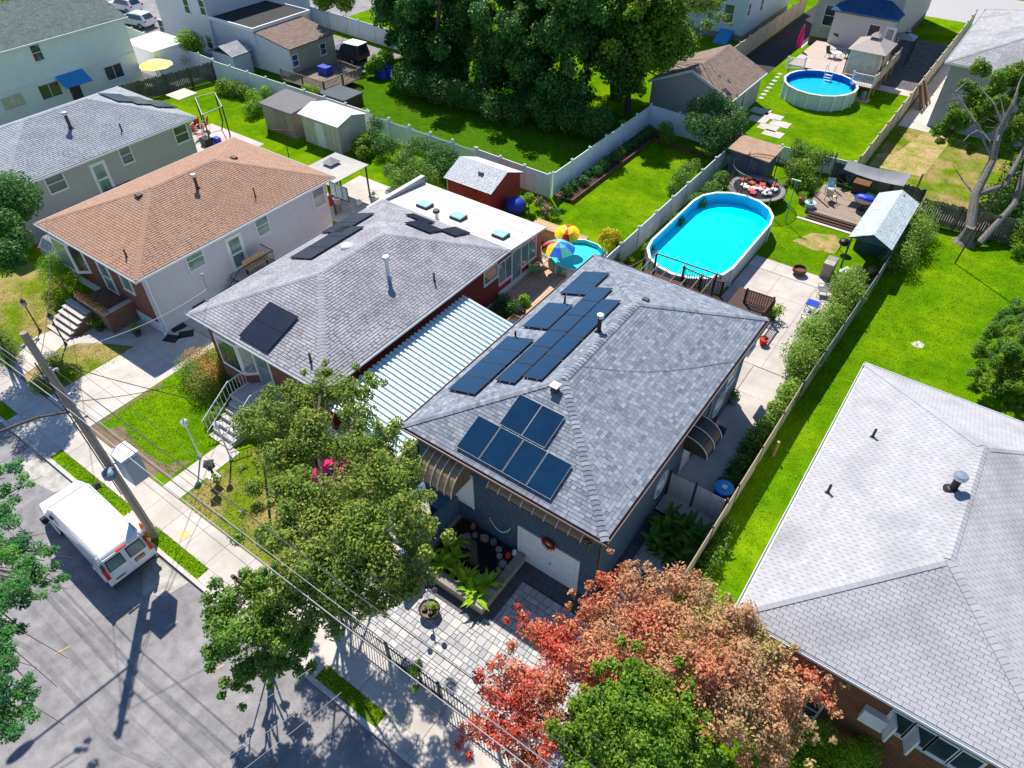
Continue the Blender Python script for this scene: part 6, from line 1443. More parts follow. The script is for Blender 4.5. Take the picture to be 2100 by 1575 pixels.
for k, (z_, dy_, sag, r_, m_) in enumerate(((10.5,-.2,.5,.006,'darkgrey'),(10.4,.22,.55,.006,'darkgrey'),(9.2,-.25,.6,.009,'wirepale'),(9.0,.25,.75,.012,'darkgrey'),(8.1,-.25,.6,.015,'wirepale'),(8.0,.26,.7,.008,'darkgrey'),(7.0,.25,.5,.018,'darkgrey'),(6.9,-.25,.75,.007,'darkgrey'))):
    c0 = PB.lerp(PT, z_/10.9)
    nm = ['topmost overhead wire on the street side of the pole','topmost overhead wire on the house side of the pole','second highest overhead wire on the street side','second highest overhead wire on the house side','thick overhead cable on the street side below the two upper wires','overhead cable on the house side below the two upper wires','dark lowest overhead cable on the house side','pale lowest overhead cable on the street side'][k]
    wire('power_line', nm+' to the lower right', (c0.x,c0.y+dy_,z_), (16,5.2+dy_*1.5,z_+.1), sag, r_, m_)
    wire('power_line', nm+' to the upper left', (c0.x,c0.y+dy_,z_), (-62,5.3+dy_,z_-.1), sag, r_, m_)
c0 = PB.lerp(PT,.9)
wire('service_drop', 'twisted pale service wire from the pole to the red house roof corner', c0, Vector(G(425,592,4.7)), .4, .014, 'wirepale')
wire('service_drop', 'thin service wire from the pole to the brown roofed house', c0, (-41.5,13.3,5.0), .6, .012, 'darkgrey')
wire('service_drop', 'dark service wire from the pole across the front lawn to the white stair railing', PB.lerp(PT,.72), (-24.6,10.6,3.6), .2, .014, 'darkgrey')
wire('service_drop', 'long service wire from the pole to the blue house front', c0, (-14.3,12.6,4.6), .5, .014, 'black')
for k, (a_, b_) in enumerate((((470,1480),(640,1370)),((560,1560),(700,1420)),((420,1575),(640,1440)))):
    wire('service_drop', ['uppermost','lowest','middle'][k]+' of the three thin wires crossing above the street at the bottom', Vector(G(*a_,5.5))-Vector((1.2,3.4,0)), G(*b_,6.8), .15, .008, 'wirepale')
for (px, py) in ((425,592),):
    q = G(px, py, 4.2); t = thing('service_mast', 'thin grey service mast on the front left corner of the red house roof', 'mast', q); b = MB(); b.tube([(q[0],q[1],4.1),(q[0],q[1],5.0)],.035,6); b.build('pipe', M['grey'], t); b = MB(); b.lathe((q[0],q[1],4.95), [(.05,0),(.09,.05),(.08,.14),(.001,.18)], 8); b.build('weather_head', M['grey'], t)
# ---------------------------------------------------------------- street furniture and yard things
def lamp_post(label, p, h, m, head='lantern', name='lamp_post'):
    t = thing(name, label, 'lamp post', p); x, y = p[0], p[1]
    b = MB(); b.lathe((x,y,0), [(.09,0),(.08,.15),(.04,.25),(.035,h)], 8); b.build('post', m, t)
    b = MB()
    b.lathe((x,y,h), [(.03,0),(.12,.04),(.15,.26),(.10,.30)], 6); b.build('lantern', M['glassgreen'] if m != M['white'] else M['white'], t)
    b = MB(); b.lathe((x,y,h+.3), [(.17,0),(.05,.12),(.02,.2),(.001,.22)], 6); b.build('cap', m, t); return t
p = G(411,937); lamp_post('white lamp post at the corner of the bright green lawn', (p[0],p[1],0), 2.1, M['white'])
p = G(474,942); lamp_post('white lamp post beside the red house steps near the street tree', (p[0],p[1],0), 2.1, M['white'])
p = G(83,680); lamp_post('brown lamp post at the left edge of the walkway of the brown roofed house', (p[0],p[1],0), 1.8, M['brown'])
p = G(136,708); lamp_post('brown lamp post at the right edge of the walkway of the brown roofed house', (p[0],p[1],0), 1.75, M['brown'])
p = G(446,992); t = thing('square_lantern', 'dark bird feeder shaped lantern on a post in the patchy lawn', 'lantern', (p[0],p[1],0)); b = MB(); b.beam(p, (p[0],p[1],1.15), .09); b.build('post', M['brown'], t); b = MB(); b.box(p[0]-.17,p[0]+.17,p[1]-.17,p[1]+.17,1.15,1.4); b.build('housing', M['darkgrey'], t); b = MB(); b.lathe((p[0],p[1],1.4), [(.3,0),(.27,.03),(.02,.16)], 4); b.build('roof', M['darkgrey'], t); b = MB(); b.box(p[0]-.22,p[0]+.22,p[1]-.22,p[1]+.22,.45,.5); b.build('tray', M['grey'], t)
def cone(label, p, s=1.0, z=0):
    t = thing('traffic_cone', label, 'cone', (p[0],p[1],z)); b = MB(); b.box(p[0]-.18*s,p[0]+.18*s,p[1]-.18*s,p[1]+.18*s,z,z+.035); b.build('base', M['orange'], t)
    b = MB(); b.lathe((p[0],p[1],z+.035), [(.14*s,0),(.03*s,.66*s),(.001,.67*s)], 12); c = b.build('cone_body', M['orange'], t); b = MB(); b.lathe((p[0],p[1],z+.035), [(.105*s,.24*s),(.075*s,.42*s)], 12); b.build('reflective_band', M['white'], c); return t
cone('orange traffic cone with a white band between the van and the utility pole', G(300,1096), 1.15)
cone('orange and white cone beside the white downspout of the brown roofed house', G(346,672), 1.0)
cone('red orange cone at the front corner of the slate blue house', (-5.15,13.3), 1.0)
for (px, py) in ((97,822+0),):
    pass
# round table planter with a three armed sundial pole
p = G(882,1258); t = thing('tub_planter', 'round tub of small pots around a thin white pole on the sunny pavers', 'planter', (p[0],p[1],.03))
b = MB(); b.lathe((p[0],p[1],.03), [(.28,0),(.38,.32),(.42,.34),(.40,.36),(.34,.30),(.001,.28)], 18); b.build('tub', M['brown'], t)
b = MB(); b.tube([(p[0],p[1],.3),(p[0],p[1],1.75)],.022,6); b.build('pole', M['white'], t)
for k in range(3):
    a = 2.1*k+.5; q = (p[0]+.32*math.cos(a), p[1]+.32*math.sin(a)); b = MB(); b.tube([(p[0],p[1],1.6),(*q,1.7)],.012,4); b.lathe((*q,1.62), [(.001,0),(.1,.08),(.1,.2),(.001,.28)], 8); b.build('glass_float', M['darkgrey'], t)
for k, (dx_, dy_) in enumerate(((-.15,-.12),(.13,-.1),(.08,.15))):
    b = MB(); b.lathe((p[0]+dx_,p[1]+dy_,.31), [(.07,0),(.11,.13),(.08,.12)], 10); b.build('pot', M['brown'], t)
leaves('plant', t, M['lf_lime'], [(p[0]+.1,p[1]+.1,.55,.16),(p[0]-.1,p[1]-.05,.5,.1),(p[0]+.2,p[1]+.2,.5,.12)], 90, .11)
# raised front planter with pond
t = thing('raised_planter', 'tan stone raised planter with a dark pond in front of the slate blue house', 'planter', (-10.3,11.6,0))
def wallblocks(parent, x0, x1, y0, y1, h, m, bl=.45, nm='stone_block'):
    n = max(1, round(max(x1-x0, y1-y0)/bl))
    for r in range(3):
        for i in range(n):
            f0, f1 = i/n, (i+1)/n; b = MB(); z0_, z1_ = h*r/3+.004, h*(r+1)/3-.004
            if x1-x0 > y1-y0: b.box(x0+(x1-x0)*f0+.005, x0+(x1-x0)*f1-.005, y0, y1, z0_, z1_)
            else: b.box(x0, x1, y0+(y1-y0)*f0+.005, y0+(y1-y0)*f1-.005, z0_, z1_)
            b.build(nm, m, parent)
wallblocks(t, -11.75, -8.75, 10.25, 10.5, .5, M['tan']); wallblocks(t, -9.0, -8.75, 10.51, 13.1, .5, M['tan'])
for q in ((-11.8,-8.7,10.2,10.62),(-9.05,-8.7,10.63,13.12)):
    n = round(max(q[1]-q[0], q[3]-q[2])/.5)
    for i in range(n):
        b = MB()
        if q[1]-q[0] > q[3]-q[2]: b.box(q[0]+(q[1]-q[0])*i/n+.006, q[0]+(q[1]-q[0])*(i+1)/n-.006, q[2], q[3], .5, .56)
        else: b.box(q[0], q[1], q[2]+(q[3]-q[2])*i/n+.006, q[2]+(q[3]-q[2])*(i+1)/n-.006, .5, .56)
        b.build('coping_stone', M['stone'], t)
b = MB(); b.box(-11.95,-9.05,10.63,13.1,0,.40); b.build('soil', M['soil'], t)
b = MB(); b.lathe((-10.4,12.0,.41), [(.95,0),(.95,.02),(.001,.021)], 20, 1, .75); b.build('pond', mat('black_pond', (.004,.006,.006), .06, spec=.9), t)
for k in range(18):
    a = 2*math.pi*k/18; x_, y_ = -10.4+1.12*math.cos(a)*random.uniform(.95,1.1), 12.0+.86*math.sin(a)*random.uniform(.95,1.1); s_ = random.uniform(.12,.22)
    b = MB(); b.prism([(x_+s_*math.cos(q)*random.uniform(.8,1.1), y_+s_*math.sin(q)*random.uniform(.8,1.1)) for q in (0,1.1,2.2,3.2,4.3,5.3)], .40, .46+random.uniform(0,.06)); b.build('edge_stone', M['stone'], t)
fronds('fern_bed', 'bright lime green ferns spilling over the tan planter wall', [(x_, y_) for x_, y_ in ((-11.3,10.9),(-10.9,11.0),(-10.4,10.85),(-9.9,10.8),(-9.4,10.75),(-9.2,11.2),(-11.0,11.4),(-10.0,11.0),(-11.5,11.5),(-9.6,10.6),(-9.2,10.5),(-11.4,12.0))], 13, .72, leafmat('frond_lime', [(.10,.24,.012),(.20,.36,.015),(.36,.42,.02)]), z=.42, w=.085)
for k, (x_, y_, m_, lb) in enumerate(((-9.3,12.7,'brightred','small red and white garden ornament by the pond'),(-9.15,12.95,'white','small white garden ornament at the planter corner'),(-11.3,13.0,'terracotta','small orange and purple ornament against the blue wall'))):
    t = thing('garden_ornament', lb, 'ornament', (x_, y_, .4)); b = MB(); b.lathe((x_, y_, .4), [(.1,0),(.13,.12),(.07,.2),(.09,.28),(.001,.38)], 9); b.build('figure', M[m_], t)
y_ = YA-.04; t = thing('garland', 'white bead garland hung in a curve on the blue front wall', 'garland', (-11,y_,1.5))
for k in range(22):
    f = k/21; a_, b_ = WY(1005,1062,y_), WY(1046,1084,y_); x_ = a_[0]+(b_[0]-a_[0])*f; z_ = a_[1]+(b_[1]-a_[1])*f-.55*math.sin(math.pi*f)**.8
    b = MB(); b.ball((x_, y_, z_), .035, 4); b.build('bead', M['white'], t)
gx_, gz_ = WY(1125,1115,YA-.08); t = thing('wreath', 'red flower wreath hanging on the white garage door', 'wreath', (gx_, YA-.08, gz_))
b = MB(); b.tube([(gx_+.22*math.cos(a), YA-.08, gz_+.22*math.sin(a)) for a in [2*math.pi*i/16 for i in range(17)]], .05, 6); b.build('ring', M['darkbrown'], t)
leaves('flowers', t, leafmat('flower_red', [(.25,.01,.01),(.45,.03,.03),(.12,.10,.02)]), [(gx_+.22*math.cos(a), YA-.11, gz_+.22*math.sin(a), .11) for a in [2*math.pi*i/14 for i in range(14)]], 420, .07)
# side passage
def pot_plant(label, p, r, h, pm, lm, n=120, ls=.12, pr=.3, name='potted_plant', z=0):
    t = thing(name, label, 'potted plant', (p[0],p[1],z)); b = MB(); b.lathe((p[0],p[1],z), [(r*.7,0),(r,h),(r*1.05,h),(r*.9,h-.03),(.001,h-.04)], 14); b.build('pot', pm, t)
    leaves('foliage', t, lm, [(p[0]+random.uniform(-.5,.5)*pr, p[1]+random.uniform(-.5,.5)*pr, z+h+pr*random.uniform(.4,1.0), pr*random.uniform(.5,.9)) for _ in range(6)], n, ls, asp=.4); return t
p = G(1515,962,0); t = thing('rain_barrel', 'round blue plastic barrel with a light blue lid behind the side gate', 'barrel', (p[0]-.1,p[1]-.3,0)); q = (-3.55,20.6)
b = MB(); b.lathe((*q,0), [(.36,0),(.38,.4),(.38,.95)], 18); b.build('barrel_body', M['blue'], t); b = MB(); b.lathe((*q,.95), [(.42,0),(.42,.06),(.3,.09),(.001,.1)], 18); b.build('lid', M['lightblue'], t); b = MB(); b.box(q[0]-.11,q[0]+.11,q[1]-.11,q[1]+.11,1.055,1.07); b.build('label_square', M['white'], t)
t = thing('recycling_bin', 'dark blue square bin just inside the side gate', 'bin', (-3.6,20.0,0)); b = MB(); b.box(-3.9,-3.35,19.72,20.15,0,.75); bevel(b.build('bin_body', M['blue'], t), .04); b = MB(); b.box(-3.94,-3.31,19.69,20.18,.755,.8); b.build('lid', M['blue'], t)
p = G(1385,1145,.2); t = chair('patio_chair', 'black metal patio chair in the shaded paved side yard', (-4.2,14.9,.03), 2.6, M['black'], fm='black')
b = MB(); b.ball((-3.6,16.1,.33), .3, 7); tag(b.build('stone_ball', mat('dark_stone_ball', (.06,.07,.09), .6)), 'dark round ball by the beige fence below the ferns', 'ball')
y_, z_ = WX(1478,858,XA+.5); t = thing('garden_bench', 'dark bench with a pink patterned cushion against the blue wall', 'bench', (XA+.5,y_,0))
b = MB(); b.box(XA+.2,XA+.75,y_-.75,y_+.75,.4,.46); b.build('seat', M['black'], t); b = MB(); b.box(XA+.12,XA+.18,y_-.75,y_+.75,.46,.9); b.build('backrest', M['black'], t)
for s in (-.7,.7):
    for xx in (.2,.7): b = MB(); b.beam((XA+xx,y_+s,0),(XA+xx,y_+s,.4),.06); b.build('leg', M['black'], t)
b = MB(); b.beam((XA+.3,y_+.1,.72),(XA+.3,y_+.6,.72),.12,.48); bevel(tag(b.build('cushion', mat('pink_pattern', (.62,.25,.25), .8, var=.5, scale=9)), 'pink patterned cushion standing on the dark bench', 'cushion'), .04)
pot_plant('grey pot with a green plant beside the blue wall', G(1505,818,.3), .28, .35, M['grey'], M['lf_mid'], 160, .16, .4)
pot_plant('bright red bucket at the rear corner of the main house', G(1566,700,.2), .25, .4, M['brightred'], M['lf_mid'], 30, .1, .12, name='red_bucket')
pot_plant('red potted flowers at the front corner of the slate blue house', (-5.0,12.85), .2, .3, M['darkbrown'], M['lf_mid'], 160, .1, .3)
pot_plant('spiky green potted plant beside the patio railing', G(1585,650,.2), .2, .3, M['darkgrey'], M['lf_lime'], 200, .2, .45)
b = MB(); x_, z_ = WY(1208,1108,YA-.3); t = thing('hanging_basket', 'hanging flower basket with pink blooms at the end of the long awning', 'flower basket', (x_, YA-.3, z_)); b.lathe((x_,YA-.3,z_-.15), [(.05,0),(.16,.12),(.17,.15)], 10); b.build('basket', M['brown'], t); leaves('flowers', t, M['lf_pinkfl'], [(x_,YA-.3,z_+.05,.22)], 90, .08); leaves('foliage', t, M['lf_mid'], [(x_,YA-.3,z_,.25)], 120, .09)
# patio things
p = G(1637,562); t = thing('fire_pit', 'rusty round fire pit on the concrete patio', 'fire pit', p); b = MB(); b.lathe((p[0],p[1],.12), [(.25,0),(.42,.12),(.42,.33),(.38,.33),(.34,.16),(.001,.14)], 20); b.build('bowl', M['rust'], t)
for k in range(3): a = 2.09*k; b = MB(); b.beam((p[0]+.3*math.cos(a),p[1]+.3*math.sin(a),0),(p[0]+.3*math.cos(a),p[1]+.3*math.sin(a),.2),.05); b.build('leg', M['rust'], t)
p = G(1683,605); chair('patio_chair', 'grey patio chair beside the shrubs facing the fire pit', (p[0],p[1],.02), -1.2, mat('grey_sling', (.18,.18,.2), .7), fm='grey', hb=.6)
p = G(1650,660); chair('patio_chair', 'light framed patio chair nearer the main house among the shrubs', (p[0],p[1],.02), -1.5, M['cream'], fm='grey', hb=.6)
p = G(1668,622,.5); t = thing('side_table', 'small blue topped table beside the patio chairs', 'table', (p[0],p[1],0)); b = MB(); b.box(p[0]-.35,p[0]+.35,p[1]-.3,p[1]+.3,.48,.52); b.build('tabletop', M['blue'], t)
for sx in (-.3,.3):
    for sy in (-.25,.25): b = MB(); b.beam((p[0]+sx,p[1]+sy,0),(p[0]+sx,p[1]+sy,.48),.04); b.build('leg', M['grey'], t)
p = G(1707,560,.4); t = thing('stone_grill', 'grey stone block pillar at the corner of the open shed', 'pillar', (p[0],p[1],0))
for r in range(5):
    for k in range(2): b = MB(); b.box(-5.55+.02*(r%2),-4.95,40.1+.55*k+.01,40.1+.55*(k+1)-.01,.21*r+.005,.21*(r+1)-.005); b.build('stone_block', M['stone'], t)
b = MB(); b.ball((-5.3,43.7,.75), .35, 7, .7); t = thing('kettle_grill', 'black kettle grill beside the open shed', 'grill', (-5.3,43.7,0)); b.build('lid', M['black'], t); b = MB()
for k in range(3): a = 2.09*k; b.beam((-5.3+.2*math.cos(a),43.7+.2*math.sin(a),.6),(-5.3+.35*math.cos(a),43.7+.35*math.sin(a),0),.03)
b.build('stand', M['black'], t)
def clutter(items, area, seed):
    rs = random.Random(seed)
    for (nm, lb, m_, sz, n_) in items:
        for k in range(n_):
            x_, y_ = rs.uniform(area[0], area[1]), rs.uniform(area[2], area[3]); a = rs.uniform(0, 3); u = Vector((math.cos(a), math.sin(a), 0))*sz[0]/2
            b = MB(); b.beam(Vector((x_,y_,area[4]+sz[2]/2))-u, Vector((x_,y_,area[4]+sz[2]/2))+u, sz[1], sz[2]); o = b.build(nm, M[m_]); bevel(o, min(sz)*.15); tag(o, lb[k] if isinstance(lb, list) else lb, nm.replace('_',' '), None if isinstance(lb, list) else nm.replace('_',' ')+'s there')
clutter([('storage_box',['blue plastic box on the plank floor of the open shed'],'blue',(.6,.4,.35),1),('lawn_chair_stack',['white folded chairs stacked in the open shed'],'white',(.9,.5,.5),1),('tool_box',['red tool box on the shed floor','small orange tub in the open shed'],'orange',(.35,.3,.25),2),('crate',['brown wooden crate by the left post of the shed','dark crate at the back of the open shed'],'wood',(.5,.4,.4),2),('bucket',['pale bucket under the open shed roof'],'cream',(.3,.3,.4),1),('lounge_cushion',['dark blue cushion leaning at the open shed','striped dark cushion in front of the open shed'],'darkgrey',(1.2,.5,.15),2),('board_pile',['white board lying in the open shed'],'white',(.7,.4,.1),1),('fabric_roll',['blue fabric roll by the right post of the open shed'],'blue',(1.0,.25,.25),1)], (-4.6,-2.9,40.9,42.6,.02), 4)
t = chair('deck_chair', 'white and teal beach chair on the grey rear deck', (*G(1700,395,.3)[:2],.25), .3, mat('teal_stripe', (.45,.65,.66), .7, var=.5, scale=5)); 
chair('deck_chair', 'woven brown chair at the front of the grey rear deck', (*G(1703,410,.3)[:2],.25), 2.8, M['cream'], fm='brown')
chair('deck_chair', 'dark chair under the grey shade sail', (*G(1728,385,.3)[:2],.25), .9, M['black'], fm='black')
p = G(1772,412,.9); t = thing('patio_table', 'brown table under a blue tarp on the grey rear deck', 'table', (p[0],p[1],.25)); b = MB(); b.lathe((p[0],p[1],.25), [(.65,.68),(.66,.72),(.001,.73)], 16); b.build('tabletop', M['brown'], t); b = MB(); b.lathe((p[0],p[1],.25), [(.3,0),(.06,.08),(.06,.68)], 8); b.build('pedestal', M['brown'], t)
b = MB(); cl_ = [(random.uniform(-.6,.6), random.uniform(-.4,.4)) for _ in range(6)]
b = MB(); b.lathe((p[0]+.1,p[1]+.3,.99), [(.7,0),(.55,.12),(.3,.2),(.001,.17)], 11, 1.2, .6); tag(b.build('tarp', M['tarp']), 'crumpled blue tarp on the table of the rear deck', 'tarp')
p = G(1765,385,.6); t = thing('fire_table', 'dark brown square cabinet on the rear deck', 'cabinet', (p[0],p[1],.25)); b = MB(); b.box(p[0]-.5,p[0]+.5,p[1]-.4,p[1]+.4,.25,1.0); b.build('case', M['black'], t); b = MB(); b.box(p[0]-.55,p[0]+.55,p[1]-.45,p[1]+.45,1.0,1.05); b.build('top', M['rust'], t)
pot_plant('large pale blue glazed pot at the corner of the rear deck', G(1659,425,.2), .38, .6, mat('glazed_pot', (.45,.58,.62), .3), M['lf_mid'], 60, .12, .2)
pot_plant('terracotta pot with lime leaves beside the glazed pot', G(1645,410,.2), .28, .4, M['terracotta'], M['lf_lime'], 160, .14, .35)
p = G(1610,455,0); t = thing('skimmer_pole', 'tall blue pole with a white bar standing on the grass by the pool', 'pole', (p[0],p[1],0)); q = G(1590,333,2.7); b = MB(); b.tube([(p[0],p[1],0),(p[0]-.1,p[1]+.1,3.0)],.03,6); b.build('shaft', M['lightblue'], t); b = MB(); b.beam((p[0]-.4,p[1]+.1,3.0),(p[0]+.2,p[1]+.1,3.0),.06); b.build('crossbar', M['white'], t)
# behind the second and third houses
p = G(704,466,0); t = thing('basketball_hoop', 'portable basketball hoop with a clear backboard beside the white clapboard house', 'basketball hoop', (-33.2,27.0,0))
b = MB(); b.tube([(-32.3,27.6,0),(-32.6,27.4,2.2),(-33.0,27.2,2.9)],.05,6); b.build('pole', M['grey'], t)
b = MB()
for q in ((-33.9,2.35,-32.3,2.35),(-33.9,3.3,-32.3,3.3),(-33.9,2.35,-33.9,3.3),(-32.3,2.35,-32.3,3.3),(-33.4,2.45,-33.4,3.2),(-32.8,2.45,-32.8,3.2)): b.beam((q[0],27.1,q[1]),(q[2],27.1,q[3]),.045)
b.build('backboard_frame', M['black'], t); b = MB(); b.box(-33.88,-32.32,27.09,27.1,2.37,3.28); b.build('backboard', mat('clear_board', (.45,.52,.55), .2, spec=.8), t)
b = MB(); b.tube([(-33.1+.23*math.cos(a),26.8+.23*math.sin(a),2.5) for a in [2*math.pi*i/14 for i in range(15)]],.02,5); b.build('rim', M['white'], t); b = MB()
for i in range(10): a = 2*math.pi*i/10; b.tube([(-33.1+.23*math.cos(a),26.8+.23*math.sin(a),2.5),(-33.1+.14*math.cos(a+.4),26.8+.14*math.sin(a+.4),2.1)],.008,3)
b.build('net', M['white'], t)
for (lb, px, py, m_, sz) in (('blue plastic tub along the white clapboard wall',557,525,'blue',(.8,.6,.5)),('black rubbish bags heap along the white clapboard wall',585,505,'black',(.9,.6,.45)),('dark grey storage bin in the row along the clapboard wall',603,497,'darkgrey',(.6,.5,.55)),('red lidded tub in the row along the clapboard wall',618,486,'brightred',(.5,.4,.4)),('pale green storage bench along the clapboard wall',640,482,'glassgreen',(1.3,.6,.5)),('black wheelie bin beside the basketball hoop',655,468,'black',(.55,.55,1.0))):
    p = G(px, py, .3); b = MB(); x_ = min(p[0], -29.0-1.5); b.box(p[0]-sz[1]/2,p[0]+sz[1]/2,p[1]-sz[0]/2,p[1]+sz[0]/2,.02,.02+sz[2]); tag(bevel(o := b.build('storage_tub', M[m_]), .06) and o, lb, 'tub')
for (lb, px, py, m_, sz) in (('red hand truck and tools in the open shade of the grey gazebo',690,405,'brightred',(.5,.4,1.0)),('red bin under the grey gazebo edge',677,412,'brightred',(.45,.45,.6)),('dark tool chest under the grey gazebo',683,385,'black',(.7,.5,.9)),('white bucket on the sunny patio behind the white clapboard house',736,412,'white',(.3,.3,.35))):
    p = G(px, py, .3); b = MB(); b.box(p[0]-sz[1]/2,p[0]+sz[1]/2,p[1]-sz[0]/2,p[1]+sz[0]/2,.02,.02+sz[2]); tag(bevel(o := b.build('yard_tool', M[m_]), .06) and o, lb, 'yard item')
pot_plant('stone urn planter at the corner of the sunny patio behind the white house', G(768,413,.2), .35, .6, M['grey'], M['lf_mid'], 100, .12, .25)
t = thing('propane_tank', 'white rounded tank under the edge of the carport roof', 'tank', (-17.4,24.3,0)); b = MB(); b.box(-18.0,-16.7,23.7,24.9,.05,1.0); o = b.build('tank_body', M['white'], t); bevel(o, .3, 4)
b = MB(); b.box(-17.5,-17.2,24.2,24.4,1.0,1.05); b.build('cap', M['brown'], t)
for k, (px, py, m_, lb) in enumerate(((1107-174,397,'cream','light topped lawn figure at the left of the red shed door'),(950,400,'terracotta','orange brown lawn figure beside the red shed'),(978,408,'white','white lawn figure in front of the red shed'),(1003,415,'orange','orange lawn figure at the right corner of the red shed'))):
    p = G(px, py, .3); t = thing('garden_figure', lb, 'figure', (p[0],p[1],0)); b = MB(); b.lathe((p[0],p[1],0), [(.28,0),(.32,.3),(.18,.6),(.1,.7),(.15,.85),(.12,.98),(.001,1.02)], 12); b.build('figure', M[m_], t)
b = MB(); b.ball((-25.2,35.6,.55), .75, 8, .75); tag(b.build('tarp_cover', M['blue'], smooth=True), 'round object under a blue cover beside the red shed', 'cover')
b = MB(); b.lathe((*G(1045,420,0)[:2],0), [(.02,0),(.8,.01),(.8,.25),(.6,.5),(.001,.7)], 12); 
# rear left: deck, tarp, hot tub
t = thing('low_deck', 'grey wooden deck with railings behind the tan room', 'deck', (-53,44,0))
for i in range(20): b = MB(); b.box(-56.3+i*.29,-56.3+i*.29+.28,41.9,46.4,.5,.56); b.build('plank', M['oldwood'], t)
fence('deck_railing', 'grey weathered railing around the low deck behind the tan room', [(-56.2,41.9),(-50.6,41.9),(-50.4,46.3),(-53.6,46.6)], .95, M['oldwood'], style='rails', z0=.55, cap=False)
b = MB(); b.box(-54.6,-53.4,44.8,45.6,.56,1.25); tag(b.build('tarp_cover', M['blue']), 'dark blue cover over furniture on the low grey deck', 'cover')
t = thing('hot_tub', 'square hot tub with a black cover behind the taupe shed', 'hot tub', (-49,42,0)); b = MB(); b.box(-50.4,-47.2,41.0,43.2,0,.85); b.build('shell', M['brown'], t); b = MB(); b.box(-50.5,-47.1,40.9,43.3,.85,.98); bevel(b.build('cover', mat('tub_cover', (.10,.11,.13), .25, spec=.6), t), .04)
p = G(788,155,0); b = MB(); prof = [(1.0,0),(.95,.3),(.7,1.0),(.35,1.5),(.001,1.7)]; n_ = 18; vs = []
for (r_, z_) in prof:
    for k in range(n_): a = 2*math.pi*k/n_; rr = r_*(1+.12*math.sin(5*a)+.06*math.sin(9*a)); vs.append((p[0]+rr*math.cos(a), p[1]+rr*.8*math.sin(a), z_))
b.add(vs, [(i*n_+k, i*n_+(k+1)%n_, (i+1)*n_+(k+1)%n_, (i+1)*n_+k) for i in range(4) for k in range(n_)]); tag(b.build('tarp', M['tarp']), 'bright blue tarp draped over a heap under the big trees', 'tarp')
# patio behind taupe house
umbrella('patio_umbrella', 'pale yellow patio umbrella behind the white stucco house', (*G(318,128,2.0)[:2],0), 2.2, 1.5, [M['yellowpale']], 8)
for px, py, rz, lb in ((402,266,.4,'left one of the red folding chairs on the patio behind the taupe house'),(420,262,-.9,'right one of the red folding chairs on the patio behind the taupe house'),(412,280,2.4,'nearest of the red folding chairs on the patio behind the taupe house')):
    chair('folding_chair', lb, (*G(px,py,.2)[:2],.02), rz, mat('dusty_red', (.48,.03,.04), .6), fm='white', hb=.7)
for (lb, px, py, m_, sz) in (('black cooler on the patio behind the taupe house',424,292,'black',(.8,.7,.6)),('blue and white cooler on the patio behind the taupe house',445,288,'blue',(.6,.45,.45))):
    p = G(px, py, .2); b = MB(); b.box(p[0]-sz[0]/2,p[0]+sz[0]/2,p[1]-sz[1]/2,p[1]+sz[1]/2,.02,.02+sz[2]); tag(bevel(o := b.build('cooler', M[m_]), .06) and o, lb, 'cooler')
p = G(328,150,.4); chair('patio_chair', 'tan chair under the pale yellow umbrella', (p[0],p[1],0), 1, M['cream'], fm='brown')
for (x_, y_, lb) in ((-52.8,33.5,'T shaped clothes line post behind the taupe shed'),):
    p = G(592,318,0); t = thing('clothes_post', 'thin T shaped clothes line post in front of the garden sheds', 'post', (p[0],p[1],0)); b = MB(); b.beam((p[0],p[1],0),(p[0],p[1],2.0),.05); b.build('post', M['rust'], t); b = MB(); b.beam((p[0]-.8,p[1]-.5,2.0),(p[0]+.8,p[1]+.5,2.0),.05); b.build('crossbar', M['rust'], t)
# right side
p = G(1958,540); t = thing('clothes_pole', 'thin rusty clothes pole in the lawn by the dead tree', 'pole', (p[0],p[1],0)); b = MB(); b.tube([(p[0],p[1],0),(p[0]+.35,p[1]+.2,5.6)],.05,6); b.build('shaft', M['rust'], t)
p = G(1900,235,0); t = thing('board_stack', 'old boards leaning against the beige fence', 'boards', (-6.9,72,0))
for k in range(4): b = MB(); b.beam((-6.5+.12*k,70.5+.6*k,0),(-7.3,70.6+.6*k,1.9),.5,.04); b.build('board', M['newwood'] if k % 2 else M['darkbrown'], t)
t = thing('front_fence_post', 'tan wooden stake on the lawn side of the beige slatted fence', 'post', (-2.3,21.5,0)); p = G(1585,935,0); b = MB(); b.tube([(p[0],p[1],0),(p[0]+.02,p[1],1.0)],.07,8); b.build('stake', M['newwood'], t)
t = thing('front_porch_bench', 'wooden bench on the brick stoop of the white clapboard house', 'bench', (XC+.7,yd+.6,1.26)); b = MB(); b.box(XC+.7,XC+1.15,yd-.3,yd+1.3,1.66,1.7); b.build('seat', M['newwood'], t); b = MB(); b.box(XC+.68,XC+.72,yd-.3,yd+1.3,1.7,2.1); b.build('backrest', M['newwood'], t)
for s in (-.25,1.2): b = MB(); b.beam((XC+.9,yd+s,1.26),(XC+.9,yd+s,1.66),.08); b.build('leg', M['black'], t)
for k, (px, py, lb) in enumerate(((352,695,'first black rubber mat on the shaded driveway'),(382,686,'second black rubber mat nearer the house wall on the driveway'),(366,672,'third black mat beside the orange cone'))):
    p = G(px, py, 0); a = .4+.5*k; u = Vector((math.cos(a), math.sin(a), 0)); b = MB(); b.beam(Vector((p[0],p[1],.033))-u*.4, Vector((p[0],p[1],.033))+u*.4, .6, .02); tag(b.build('rubber_mat', M['black']), lb, 'mat')
